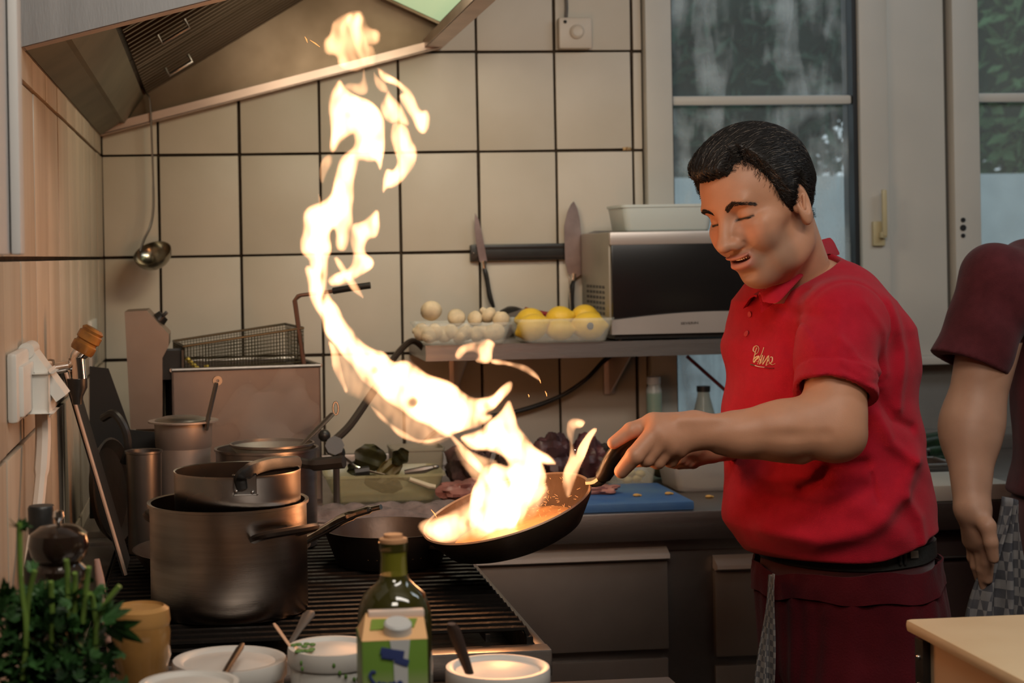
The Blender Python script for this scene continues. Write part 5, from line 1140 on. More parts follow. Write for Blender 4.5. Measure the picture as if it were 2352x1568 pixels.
# ================================================================== flaming pan held over the range
pcn = P(1163, 1164, 2.585); RP = 203*MPP(2.585)
t_ = math.radians(17.2); e1 = V((math.cos(t_), 0, math.sin(t_))); n_ = V((-math.sin(t_), 0, math.cos(t_))); k_ = math.radians(6.0)
n_ = (n_*math.cos(k_)-V((0, 1, 0))*math.sin(k_)).normalized(); PB = basis(pcn, n_, e1)
pan = thing('frying_pan', 'black frying pan full of flames held up by the man in red', 'frying pan', pcn-n_*.05)
dp = .052
obj('pan_body', G().lathe([(0, -dp), (RP*.70, -dp), (RP*.80, -dp+.006), (RP*.985, -.010), (RP, -.001), (RP-.0035, -.0005), (RP*.955, -.012), (RP*.76, -dp+.010), (RP*.68, -dp+.005), (0, -dp+.005)], 96, PB), mat('seared_pan', (.034, .022, .016), .40, .25, .6, 9, .25, 90, col2=(.06, .035, .02), rvar=.1), pan)
obj('rim', G().lathe([(RP-.004, -.001), (RP-.001, .0012), (RP+.0012, -.001), (RP-.001, -.003)], 96, PB, True), mat('worn_rim_metal', (.60, .44, .34), .3, .9), pan)
g = G(); rr = random.Random(3)
obj('burning_sauce', G().lathe([(0, -dp+.012), (RP*.60, -dp+.012), (RP*.74, -dp+.009), (RP*.74, -dp+.006), (0, -dp+.006)], 48, PB), mat('burning_sauce', (.36, .19, .08), .25, var=.5, vscale=25, bump=1, bscale=50), pan)
hq = [P(1352, 1108, 2.560), P(1376, 1104, 2.545), P(1392, 1084, 2.525), P(1405, 1055, 2.505), P(1425, 1028, 2.494), P(1462, 1008, 2.487), P(1510, 1002, 2.482)]
obj('handle', G().tube(spl(hq[1:], 6), [.0105]*4+[.0145]*6+[.0140]*8+[.0125]*13, 12, flat=.8, upv=(0, 0, 1)), mat('handle_bakelite', (.022, .017, .012), .33, var=.5, vscale=40), pan)
obj('handle_bracket', G().tube([hq[0], P(1366, 1107, 2.552), hq[1], P(1384, 1098, 2.537)], [.010, .011, .0125, .0115], 10, flat=.7), mat('bracket_alloy', (.22, .20, .16), .45, .9), pan)
# ------------------------------------------------------------------ the flame: closed volumes of burning gas
FP = [  # (weight, softness px, polygon)
 (.34, 16, [(763,45),(827,25),(836,40),(845,65),(872,74),(872,100),(843,103),(854,105),(863,130),(863,152),(836,154),(823,161),(805,158),(778,150),(774,127),(749,123),(743,94),(763,80)]),
 (.42, 12, [(792,40),(832,31),(836,71),(850,134),(832,152),(810,89)]),
 (.15, 8, [(835,150),(839,179),(846,212),(828,221),(787,201),(800,190),(832,192)]),
 (.22, 8, [(854,150),(863,174),(886,196),(892,214),(874,208),(863,188)]),
 (1.0, 11, [(863,150),(890,172),(917,183),(939,205),(953,232),(966,254),(979,252),(985,268),(984,290),(973,304),(959,297),(939,263),(921,228),(919,219),(930,212),(908,196),(877,183)]),
 (.7, 13, [(892,208),(895,214),(908,228),(926,250),(944,290),(912,283),(890,277),(877,259),(872,241),(884,222)]),
 (.9, 14, [(908,278),(935,290),(944,326),(955,339),(957,357),(948,388),(930,411),(903,429),(888,429),(879,444),(886,393),(890,386),(903,393),(917,371),(903,339),(895,313)]),
 (1.2, 16, [(778,185),(792,205),(819,223),(850,237),(872,254),(881,286),(881,348),(877,384),(870,393),(861,371),(850,373),(828,366),(819,371),(810,429),(812,469),(807,518),(796,571),(774,569),(769,522),(758,536),(761,571),(752,594),(749,661),(774,700),(796,738),(716,672),(707,643),(716,598),(694,576),(691,554),(700,531),(694,491),(711,473),(743,460),(765,442),(769,393),(787,357),(814,335),(814,304),(787,321),(765,353),(758,335),(761,286),(754,250),(763,219)]),
 (1.5, 16, [(700,610),(749,622),(756,667),(774,712),(796,738),(814,761),(823,779),(863,805),(883,810),(895,826),(908,832),(930,825),(952,839),(988,863),(1046,881),(1057,899),(1082,917),(1122,908),(1144,890),(1171,872),(1165,899),(1135,930),(1109,948),(1127,953),(1113,970),(1042,993),(1028,1004),(997,984),(952,962),(917,939),(872,904),(832,868),(810,841),(774,796),(756,774),(743,734),(725,712),(716,671)]),
 (.13, 26, [(735,724),(769,823),(778,868),(794,904),(819,912),(854,935),(890,971),(926,1002),(966,1020),(997,1017),(1045,1004),(1000,960),(900,905),(820,840),(766,774)]),
 (.30, 7, [(752,780),(764,830),(780,880),(793,902),(800,896),(782,850),(774,800)]), (.28, 8, [(846,925),(890,966),(926,995),(966,1012),(1010,1008),(1030,1000),(966,1020),(920,1003),(880,965)]),
 (.45, 9, [(1028,998),(1046,1000),(1086,1046),(1113,1073),(1118,1100),(1091,1078),(1058,1037)]),
 (1.6, 18, [(1122,971),(1153,953),(1169,917),(1182,948),(1187,984),(1216,1011),(1234,1033),(1265,1051),(1278,1067),(1256,1064),(1238,1060),(1256,1091),(1252,1109),(1258,1122),(1234,1154),(1211,1176),(1194,1212),(1153,1225),(1086,1216),(1069,1207),(1080,1158),(1091,1113),(1109,1073),(1140,1064),(1171,1073),(1158,1046),(1127,1038),(1078,1031),(1051,1002),(1104,993)]),
 (.55, 22, [(972,1212),(1002,1190),(1040,1175),(1082,1150),(1160,1140),(1262,1118),(1234,1178),(1180,1216),(1110,1236),(1040,1245),(990,1236)]),
 (.30, 16, [(962,1205),(985,1190),(1030,1180),(1080,1195),(1060,1236),(1010,1244),(975,1230)]),
 (1.15, 10, [(1305,971),(1319,964),(1345,968),(1336,984),(1321,984),(1319,1002),(1314,1020),(1321,1051),(1336,1015),(1350,993),(1368,984),(1363,997),(1345,1029),(1336,1060),(1319,1096),(1316,1118),(1305,1145),(1294,1113),(1296,1087),(1307,1051),(1312,1020),(1303,993)]),
 (.34, 9, [(1047,815),(1055,796),(1082,791),(1104,786),(1120,776),(1137,788),(1128,802),(1128,834),(1088,832),(1098,815),(1088,807),(1071,807),(1055,823)]),
 (.30, 7, [(1130,826),(1160,830),(1195,836),(1237,862),(1240,876),(1229,868),(1205,850),(1160,838),(1130,834)]),
 (1.1, 12, [(868,482),(874,518),(863,545),(845,549),(836,580),(858,600),(850,620),(765,661),(752,643),(774,625),(805,612),(814,585),(805,558),(807,518),(832,513),(850,496)]),
 (.35, 7, [(769,589),(792,607),(810,643),(839,688),(819,674),(796,643),(774,612)]),
 (.20, 8, [(760,357),(763,379),(747,402),(740,424),(736,384),(742,366)]), (.2, 6, [(730,440),(738,455),(736,466),(731,462)]),
 (.16, 10, [(1040,1020),(1085,1040),(1150,1060),(1110,1090),(1090,1110),(1060,1060)]), (.2, 6, [(1187,984),(1200,1000),(1196,1012),(1188,1004)])]
HOLES = [(949, 924, 16, .92), (863, 851, 10, .6), (1019, 953, 13, .5), (1115, 930, 9, .5), (1100, 1170, 12, .5), (905, 855, 8, .4), (1190, 1060, 9, .35), (1075, 1200, 10, .4), (800, 262, 10, .25), (1000, 905, 10, .35)]
gs_ = 2.6; gx = np.arange(680, 1380, gs_); gy = np.arange(15, 1256, gs_); GX, GY = np.meshgrid(gx, gy, indexing='ij')
wx = GX+4.0*np.sin(GY*.045+GX*.02)+2.0*np.sin(GY*.11+1.3); wy = GY+3.0*np.sin(GX*.05)
def polyd(poly):
    p = np.array(poly, float)
    for _ in range(2): q = np.roll(p, -1, 0); p = np.stack([p*.78+q*.22, p*.22+q*.78], 1).reshape(-1, 2)
    c0 = p.mean(0); p = c0+(p-c0)*1.02
    p = np.concatenate([p, p[:1]]); ins = np.zeros(GX.shape, bool); dm = np.full(GX.shape, 1e9)
    for a, b_ in zip(p[:-1], p[1:]):
        c_ = (a[1] > GY) != (b_[1] > GY)
        with np.errstate(divide='ignore', invalid='ignore'): xi = (b_[0]-a[0])*(GY-a[1])/(b_[1]-a[1])+a[0]
        ins ^= c_ & (GX < xi); d = b_-a; t = np.clip(((GX-a[0])*d[0]+(GY-a[1])*d[1])/(d@d), 0, 1); dm = np.minimum(dm, np.hypot(GX-a[0]-t*d[0], GY-a[1]-t*d[1]))
    return np.where(ins, dm, -dm)
TK = np.zeros(GX.shape)
for w_, sf_, poly in FP:
    d = polyd(poly)+2.5+1.5*np.sin(GX*.07+GY*.05)+1.2*np.sin(GY*.09-GX*.04); TK = np.maximum(TK, w_*(1-np.exp(-(np.maximum(d, 0)/sf_)**1.25))) if w_ > .5 else TK+w_*(1-np.exp(-(np.maximum(d, 0)/(sf_*.6))**1.25))
for (hx_, hy_, hr_2, hd2) in HOLES: TK *= 1-hd2*np.exp(-(np.hypot(GX-hx_, (GY-hy_)*1.1)/hr_2)**4)
nz = np.zeros(GX.shape)
for i in range(GX.shape[0]):
    for j in range(GX.shape[1]):
        if TK[i, j] > .004: nz[i, j] = mnoise.noise(V((wx[i, j]*.030, wy[i, j]*.012, 3.1)))+.6*mnoise.noise(V((wx[i, j]*.07, wy[i, j]*.030, 7.7)))
TK = TK*np.clip(1+1.0*nz, .12, 2); TK = TK*.036                      # metres of burning gas
act = TK > .0002; TK = np.where(act, TK, 0); dil = act.copy()
for ax_ in (0, 1):
    for sh_ in (1, -1): dil |= np.roll(dil, sh_, ax_)
act = dil; TK = TK+.00004
YC_ = 2.60+.030*np.sin(GX*.012+GY*.006)+.018*np.sin(GY*.03-GX*.02)-.05*np.clip((GX-1000)/300, 0, 1)+.02*np.sin(GX*.05)
px_, pz_ = [], []
ray0 = np.array([[P(x, y, 1.0)-CAM for y in (gy[0], gy[-1])] for x in (gx[0], gx[-1])])   # ray directions are bilinear in the pixel
U_ = ((GX-gx[0])/(gx[-1]-gx[0]))[..., None]; W_ = ((GY-gy[0])/(gy[-1]-gy[0]))[..., None]
def dirs(x, y):
    A = (x-X0)/F_PX; B = -(y-Y0)/F_PX; u = A*math.cos(ROLL)+B*math.sin(ROLL); v = -A*math.sin(ROLL)+B*math.cos(ROLL)
    d = np.array(FW)+u[..., None]*np.array(RT)+v[..., None]*np.array(UP); return d/d[..., 1:2]
DD = dirs(GX, GY)
idm = -np.ones(GX.shape, int); idm[act] = np.arange(act.sum()); K = int(act.sum())
cen = np.array(CAM)+DD*YC_[..., None]; fr_ = cen-np.array((0, 1, 0))*(TK*.5)[..., None]; ba_ = cen+np.array((0, 1, 0))*(TK*.5)[..., None]
fv = np.concatenate([fr_[act], ba_[act]]); a_, b_, c_, d_ = idm[:-1, :-1], idm[1:, :-1], idm[1:, 1:], idm[:-1, 1:]
okq = (a_ >= 0) & (b_ >= 0) & (c_ >= 0) & (d_ >= 0); Q = np.stack([a_[okq], b_[okq], c_[okq], d_[okq]], 1)
ed = {}
for q in Q:
    for i in range(4):
        e_ = (int(q[i]), int(q[(i+1) % 4]))
        if (e_[1], e_[0]) in ed: del ed[(e_[1], e_[0])]
        else: ed[e_] = 1
side = [(e_[1], e_[0], e_[0]+K, e_[1]+K) for e_ in ed]
faces = [tuple(int(i) for i in q) for q in Q]+[tuple(int(i)+K for i in q[::-1]) for q in Q]+side
fm = bpy.data.materials.new('burning_gas'); fm.use_nodes = True; nt = fm.node_tree; N = nt.nodes; L = nt.links; N.remove(N['Principled BSDF'])
em = N.new('ShaderNodeEmission'); em.inputs[0].default_value = (1.0, .49, .225, 1); em.inputs[1].default_value = 140.0; L.new(em.outputs[0], N['Material Output'].inputs['Volume'])
fl_o = obj('flame', ([tuple(v) for v in fv], [f[::-1] for f in faces]), fm, None, smooth=False, base=P(1160, 1190, 2.58)); tag(fl_o, 'tall twisting flame rising from the raised pan to the hood', 'flame')
# sparks
SPK = bpy.data.materials.new('glowing_spark'); SPK.use_nodes = True; e_ = SPK.node_tree.nodes['Principled BSDF']; e_.inputs['Emission Color'].default_value = (1, .35, .10, 1); e_.inputs['Emission Strength'].default_value = 1.6; e_.inputs['Base Color'].default_value = (.3, .1, .03, 1)
SL = {(1252, 898): 'orange spark hanging between the cable and the small V of flame', (1213, 905): 'tiny spark left of the one between cable and V flame', (712, 92): 'spark streak left of the topmost flame', (700, 84): 'faint spark farthest left beside the topmost flame', (990, 1170): 'spark at the left rim of the raised pan', (1237, 868): 'spark at the end of the flame wisp under the shelf'}
for (a, b__, c1_, d1_) in ((1252, 898, 1256, 910), (1213, 905, 1215, 912), (712, 92, 735, 108), (700, 84, 706, 98), (990, 1170, 1003, 1188), (1237, 868, 1242, 880)):
    g = G().tube([P(a, b__, 2.56), P((a+c1_)/2+1, (b__+d1_)/2, 2.56), P(c1_, d1_, 2.56)], [.0003, .0010, .0003], 5); 
    tag(obj('spark', g, SPK, base=P(a, b__, 2.56)), SL[(a, b__)], 'spark', 'sparks around the flame')
# splashes of oil inside the pan, right half
g = G(); rr = random.Random(9)
for k in range(70):
    a = rr.uniform(-1.1, 1.1); r_ = RP*rr.uniform(.35, .90); h_ = -dp+.014+rr.uniform(0, .05); o_ = PB @ V((r_*math.cos(a), r_*math.sin(a), h_)); d = V((rr.uniform(-1, 1), rr.uniform(-.3, .3), rr.uniform(-.2, 1))).normalized()*rr.uniform(.002, .006)
    g.tube([o_, o_+d], [.0003, .0002], 3)
so = obj('oil_spatter', g, SPK, pan); so['kind'] = 'stuff'

# ------------------------------------------------------------------ steam over the wide saucepan
sm = bpy.data.materials.new('steam_haze'); sm.use_nodes = True; nt = sm.node_tree; N = nt.nodes; N.remove(N['Principled BSDF']); vs_ = N.new('ShaderNodeVolumeScatter'); vs_.inputs['Color'].default_value = (.80, .74, .70, 1); vs_.inputs['Density'].default_value = 1.4
nt.links.new(vs_.outputs[0], N['Material Output'].inputs['Volume'])
def steam_f(x, y, z):
    a = tpt(640, 1040, 3.05); b = tpt(560, 960, 3.12); c = tpt(640, 930, 3.20)
    d = smin(cap(x, y, z, a, c, .045, .060), cap(x, y, z, a, b, .035, .045), .05)
    return d-.012*np.sin(60*x+30*z)-.012*np.sin(48*z+35*y)-.006*np.sin(110*x-90*z)
c_ = tpt(620, 970, 3.12); v_, f__ = nets(steam_f, c_-.17, c_+.17, .008, 1)
tag(obj('steam', (v_, f__), sm, base=tuple(tpt(640, 1040, 3.05))), 'thin grey steam rising from the wide saucepan in front of the fryer', 'steam')
# ================================================================== things on the worktop, behind the pan
def lumpy(c, r, seed, amp=.22, fr=3.0, n=14):
    g = G(); gg = G().ball((0, 0, 0), 1, n)
    for v in gg.v: w_ = V(v); k = 1+amp*mnoise.noise(w_*fr*.5+V((seed, seed*2, 0)))+amp*.5*mnoise.noise(w_*fr*1.3+V((seed, 0, seed))); g.v.append((c[0]+w_.x*r[0]*k, c[1]+w_.y*r[1]*k, c[2]+w_.z*r[2]*k))
    g.f = gg.f; return g
BLU = mat('blue_board', (.035, .12, .34), .45, var=.35, vscale=7, bump=.3, bscale=60, col2=(.10, .20, .34))
a = PZ(1120, 1172, ZW+.016); b_ = PZ(1622, 1166, ZW+.016); c_ = PZ(1545, 1116, ZW+.016); x0_ = PZ(1180, 1120, ZW+.016)
tag(obj('cutting_board', G().box((a.x, YF+.012, ZW+.0), (b_.x, YF+.29, ZW+.018), .004), BLU, base=((a.x+b_.x)/2, YF+.15, ZW)), 'blue plastic cutting board at the front edge of the steel worktop', 'cutting board')
MEAT = mat('raw_meat', (.50, .22, .18), .35, var=.4, vscale=25)
q = PZ(1380, 1128, ZW+.02)
tag(obj('meat_slice', lumpy((q.x, q.y-.02, ZW+.028), (.036, .022, .011), 4, .5, 3.), MEAT, base=(q.x, q.y-.02, ZW+.018)), 'pale pink slice of raw meat on the blue cutting board', 'meat')
FOOD = mat('crumb_orange', (.60, .35, .10), .6)
for i, (x, y, lab) in enumerate(((1462, 1140, 'orange crumb near the centre of the blue board'), (1535, 1136, 'orange crumb on the right part of the blue board'), (1628, 1143, 'crumb on bare steel just right of the blue board'))):
    zt2 = ZW+(.018 if i < 2 else .0); q = PZ(x, y, zt2); tag(obj('crumb', G().ball((q.x, q.y, zt2+.003), (.008, .005, .0035), 6).ball((q.x+.008, q.y+.002, zt2+.002), (.004, .004, .0025), 5), FOOD, base=(q.x, q.y, zt2)), lab, 'crumb', 'crumbs around the blue board')
# translucent lidded tub with rice
Yt = 3.50; q0 = P(1550, 1140, Yt).x; q1 = P(1735, 1140, Yt).x
tz = tubbox('plastic_tub', 'frosted tub of white rice right of the blue board', V(((q0+q1)/2, Yt+.08, ZW)), q1-q0, .16, P(1600, 1052, Yt).z-ZW, mat('frosted_plastic', (.70, .68, .64), .3, alpha=.5), taper=.88, lid=mat('frosted_lid', (.66, .66, .64), .3, alpha=.6))
obj('rice', G().lathe([(0, .030), (.030, .030), (.055, .022), (.065, .008), (.060, .006), (0, .006)], 24, Matrix.Translation(((q0+q1)/2-.005, Yt+.08, ZW)) @ Matrix.Scale(1.05, 4)), mat('rice', (.72, .66, .52), .6, bump=1, bscale=300), tz)['kind'] = 'stuff'
zl_ = P(1600, 1052, Yt).z+.008
tag(obj('pepper_piece', G().ball(P(1618, 1040, Yt+.03), (.030, .018, .008), 8).ball(P(1650, 1043, Yt+.04), (.018, .014, .007), 8), mat('red_pepper', (.45, .05, .02), .35, col2=(.6, .3, .05), var=.5), base=P(1618, 1048, Yt+.03)), 'cut red pepper lying on the frosted tub lid', 'pepper')
# small tub left of it with star-like yellow pieces and a green lettuce tub
q = P(1450, 1110, 3.62); t3 = tubbox('plastic_tub', 'small clear tub with yellow pieces behind the pan handle', V((q.x, 3.66, ZW)), .115, .10, .062, CLEARP)
for i, (x, y) in enumerate(((1428, 1095), (1446, 1085), (1462, 1098), (1440, 1105), (1470, 1088))):
    c = P(x, y, 3.64); c.z = max(c.z, ZW+.014); tag(obj('vegetable_piece', G().ball(c, (.013, .009, .009), 7), mat('pale_yellow_veg', (.62, .48, .18), .5, var=.3), base=c), 'pale yellow vegetable piece in the small clear tub, '+['leftmost at the bottom', 'top left', 'right of centre', 'lowest in the middle', 'farthest right'][i], 'vegetable', 'yellow pieces in the small clear tub')
c = P(1522, 1082, 3.74); tag(obj('cabbage', G().ball((c.x, c.y, ZW+.045), (.045, .04, .044), 10), mat('dark_cabbage', (.16, .15, .06), .6, var=.6, vscale=25, bump=1, bscale=60), base=(c.x, c.y, ZW)), 'dull green round vegetable between the small tub and the frosted tub', 'vegetable')
# bottles in front of the window
def bottle(name, label, px, ybot, ytop, Y, prof, m, parts, cat='bottle'):
    b0 = P(px, ybot, Y); b1 = P(px, ytop, Y); b0.z = ZW; H_ = b1.z-ZW; t = thing(name, label, cat, (b0.x, Y, ZW))
    obj('bottle_body', G().lathe([(r*1., z*H_) for r, z in prof], 30, Matrix.Translation((b0.x, Y, ZW))), m, t)
    for nm, pr_, mm in parts: obj(nm, G().lathe([(r, z*H_) for r, z in pr_], 24, Matrix.Translation((b0.x, Y, ZW))), mm, t)
    return t
GB = mat('green_liquid', (.01, .22, .05), .2)
bottle('bottle', 'clear bottle of bright green liquid in front of the window frame', 1506, 1140, 865, 3.96, [(0, 0), (.018, 0), (.019, .01), (.019, .86), (.015, .90), (.015, .93), (.0145, .93), (.0145, .90), (.018, .85), (.018, .02), (0, .02)], mat('bottle_glass_pale', (.8, .86, .85), .08, alpha=.35), [('liquid', [(0, .02), (.0188, .02), (.0188, .82), (0, .82)], GB), ('cap', [(0, .92), (.0165, .92), (.0165, 1), (0, 1)], mat('pale_cap', (.55, .58, .60), .4))])
bottle('bottle', 'slim clear glass bottle with a black cap in front of the window', 1620, 1140, 886, 3.95, [(0, 0), (.033, 0), (.034, .01), (.034, .45), (.030, .6), (.016, .86), (.014, .95), (.0135, .95), (.015, .86), (.028, .6), (.032, .45), (.032, .02), (0, .02)], mat('grey_glass', (.50, .56, .50), .08, alpha=.5), [('cap', [(0, .93), (.0165, .93), (.0165, 1), (0, 1)], BLACK)])
# red stick leaning at the window
s0 = P(1578, 818, 3.97); s1 = P(1800, 1015, 3.97); tag(obj('red_stick', G().tube([s0, s0.lerp(s1, .5), s1+(s1-s0)*.45], .0045, 8), mat('dark_red_rod', (.16, .012, .012), .4), base=s1+(s1-s0)*.45), 'thin dark red rod leaning diagonally across the window under the shelf', 'rod')
# black cables
CAB = mat('black_rubber_cable', (.014, .012, .011), .5)
tag(obj('power_cable', G().tube(spl([P(1460, 812, YB-.05), P(1425, 812, YB-.05), P(1390, 826, YB-.05), P(1345, 872, YB-.07), P(1282, 912, YB-.05), P(1190, 944, YB-.04), P(1100, 960, YB-.03), P(1010, 985, YB-.02), P(960, 1030, YB-.02)], 6), .0055, 8), CAB, base=P(1282, 912, YB-.05)), 'black cable sagging on the tiles under the shelf', 'cable')
tag(obj('gas_hose', G().tube(spl([P(770, 1010, 3.45), P(805, 975, 3.50), P(850, 910, 3.58), P(880, 865, 3.66), P(905, 822, 3.76), P(946, 783, 3.82), P(980, 806, 3.84), P(1010, 822, 3.86)], 6), [.0085]*18+[.0075]*18+[.0065]*7, 8), mat('dark_hose', (.03, .018, .012), .5), base=P(770, 1010, 3.45)), 'dark hose running from the fryer up to the shelf end', 'hose')
kk = thing('gas_valve', 'black star shaped valve knob at the lower end of the hose', 'valve', P(768, 1045, 3.42))
obj('valve_knob', G().lathe([(0, -.012), (.02, -.012), (.02, .012), (0, .012)], 8, basis(P(768, 1025, 3.42), (0, -1, .3))).ball(P(745, 1000, 3.42), .013, 8).ball(P(778, 1040, 3.42), (.014, .012, .016), 8), BLACK, kk)
obj('valve_stem', G().tube([P(772, 1045, 3.43), V((P(772, 1045, 3.43).x, 3.43, ZW))], .007, 8), STEELD, kk)
# serving tub with tongs and leaves
q0 = P(750, 1150, 3.50).x; q1 = P(1020, 1150, 3.50).x; Yg = 3.50
GT = mat('greenish_clear_plastic', (.50, .46, .26), .2, alpha=.42)
t4 = tubbox('plastic_tub', 'greenish clear tub full of tools and dark leaves beside the towel', V(((q0+q1)/2, Yg+.07, ZW+.002)), q1-q0, .17, P(900, 1090, Yg).z-ZW, GT, taper=.84)
q2 = P(985, 1045, 3.70); tubbox('plastic_tub', 'pale upright tub behind the tub of tools', V((q2.x-.02, 3.78, ZW)), .12, .1, P(985, 1030, 3.72).z-ZW, mat('pale_tub_plastic', (.36, .32, .24), .4, alpha=.75), taper=.9)
LEAF = mat('dark_leaf', (.045, .042, .012), .5, var=.6, vscale=30); OL = mat('olive_leaf', (.12, .085, .02), .5, var=.5)
def leafmesh(c, w_, h_, tilt, wav, seed):
    rr = random.Random(seed); g = G(); n = 10; m_ = 8; vs = []
    for i in range(n+1):
        u = i/n*2-1; ww = math.sqrt(max(0, 1-u*u))*w_
        for j in range(m_+1): v = j/m_*2-1; vs.append((v*ww, wav*math.sin(5*v+seed)*abs(v)+wav*.6*math.sin(7*u+seed), u*h_))
    fs = [(i*(m_+1)+j, i*(m_+1)+j+1, (i+1)*(m_+1)+j+1, (i+1)*(m_+1)+j) for i in range(n) for j in range(m_)]
    k = len(vs); vs += [(x, y+.002, z) for x, y, z in vs]; fs += [tuple(k+i for i in f[::-1]) for f in fs[:]]
    g.add(vs, fs, Matrix.Translation(c) @ Matrix.Rotation(tilt, 4, 'Y') @ Matrix.Rotation(.5, 4, 'Z')); return g
for i, (x, y, w_, h_, tl, mm, lab) in enumerate(((852, 1052, .040, .030, .4, LEAF, 'big dark curly leaf rising highest from the tub'), (895, 1080, .040, .022, -.6, OL, 'olive brown leaf lying in the middle of the tub'), (920, 1050, .026, .022, .9, LEAF, 'dark pointed leaf in the right half of the tub'), (815, 1075, .022, .016, 0., LEAF, 'small dark leaf at the left end of the tub'), (880, 1110, .05, .02, .3, OL, 'brown leaf seen through the front of the tub'))):
    c = P(x, y, Yg+.05); tag(obj('leaf', leafmesh(c, w_, h_, tl, .006, i+1), mm, base=(c.x, c.y, c.z-h_)), lab, 'leaf', 'leaves in the tub of tools')
tn = thing('kitchen_tongs', 'steel tongs with black grip lying across the tub of tools', 'tongs', P(830, 1090, Yg))
obj('grip', G().tube([P(815, 1084, Yg), P(848, 1080, Yg)], .010, 8), BLACK, tn); obj('rod', G().tube([P(845, 1082, Yg), P(905, 1096, Yg+.02), P(985, 1112, Yg+.02)], .0032, 6).tube([P(790, 1050, Yg+.03), P(818, 1072, Yg), P(845, 1082, Yg)], .0032, 6), CHROME, tn)
tag(obj('spoon', G().tube([P(930, 1085, Yg+.03), P(975, 1078, Yg+.02), P(1000, 1072, Yg+.02)], [.006, .008, .004], 8).ball(P(1000, 1072, Yg+.02), (.009, .006, .005), 6), STEELD, base=P(930, 1085, Yg+.03)), 'short steel spoon handle at the right end of the tub of tools', 'spoon')
tag(obj('whisk_handle', G().tube([P(940, 1100, Yg-.03), P(985, 1116, Yg-.03), P(1000, 1118, Yg-.03)], [.005, .006, .005], 8), mat('pale_handle', (.55, .48, .34), .5), base=P(940, 1100, Yg-.03)), 'pale utensil handle poking over the tub front', 'utensil')
# folded towel under the tubs
def cloth(name, label, x0, x1, y0, y1, z, h, m, seed):
    n, m_ = 46, 16; vs = []
    for j in range(m_+1):
        for i in range(n+1):
            x = x0+(x1-x0)*i/n; y = y0+(y1-y0)*j/m_; e = min(1, 4*min(j/m_, 1-j/m_)+.1); vs.append((x+.004*math.sin(j), y+.006*math.sin(i*.5+seed), z+h*e*(.55+.25*math.sin(i*.45+j*.8+seed)+.2*math.sin(j*2.1+i*.13))))
    k = len(vs); vs += [(v[0], v[1], z) for v in vs]; fs = [(j*(n+1)+i, j*(n+1)+i+1, (j+1)*(n+1)+i+1, (j+1)*(n+1)+i) for j in range(m_) for i in range(n)]; fs += [tuple(k+i for i in f[::-1]) for f in fs[:]]
    bd = list(range(n+1))+[(j*(n+1)+n) for j in range(1, m_+1)]+[m_*(n+1)+i for i in range(n-1, -1, -1)]+[j*(n+1) for j in range(m_-1, 0, -1)]
    for i in range(len(bd)): j = (i+1) % len(bd); fs.append((bd[i], k+bd[i], k+bd[j], bd[j]))
    return tag(obj(name, G().add(vs, fs), m, base=((x0+x1)/2, (y0+y1)/2, z), ang=180), label, 'towel')
cloth('kitchen_towel', 'crumpled greyish purple towel along the worktop edge behind the frying pan', P(712, 1180, 3.40).x, P(1095, 1180, 3.40).x, YF+.006, YF+.11, ZW, .030, mat('greyish_purple_cloth', (.20, .155, .15), .9, var=.4, vscale=40, bump=.6, bscale=300), 2)
cloth('kitchen_towel', 'brownish crumpled cloth on the worktop behind the stock pot', P(240, 1200, 3.40).x, P(345, 1200, 3.40).x, YF+.01, YF+.12, ZW, .04, mat('brownish_cloth', (.12, .085, .06), .9, var=.4, vscale=40), 5)
tag(obj('meat_piece', lumpy((P(1070, 1130, 3.46).x, 3.47, ZW+.024), (.055, .03, .022), 7, .5, 3.4), mat('raw_meat_red', (.30, .12, .10), .4, var=.4, vscale=30), base=P(1060, 1140, 3.46)), 'dark pink piece of raw meat behind the rim of the raised pan', 'meat')
# bag of vegetables behind the handle
dk = mat('dark_vegetables', (.05, .035, .03), .5, var=.7, vscale=20, bump=1, bscale=50, col2=(.12, .06, .055))
dks = [dk, mat('dark_brown_food', (.07, .04, .03), .5, var=.6, vscale=25), mat('purplish_food', (.10, .045, .05), .4, var=.6, vscale=22), mat('dull_red_food', (.12, .04, .045), .4, var=.6, vscale=18), mat('grey_brown_food', (.06, .05, .045), .5, var=.6, vscale=20)]
bagx = [(1080, 1040, .06), (1180, 1030, .055), (1270, 1030, .06), (1350, 1040, .06), (1410, 1050, .05)]
labs = ['dark netted food bag behind the flame, leftmost on the worktop', 'dark food bag standing straight behind the flames', 'dark purplish food bag behind the pan rim', 'dark food bag left of the hand holding the pan', 'dark food bag directly under the thumb of the hand']
for i, (x, y, r_) in enumerate(bagx):
    c = P(x, y, 3.72); hgt = P(x, y-42, 3.72).z-ZW
    tag(obj('food_bag', lumpy((c.x, 3.72, ZW+hgt*.46), (r_*.82, .05, hgt*.46), i*3.3, .45, 3.6, 18), dks[i], base=(c.x, 3.72, ZW)), labs[i], 'bag', 'food bags on the worktop')
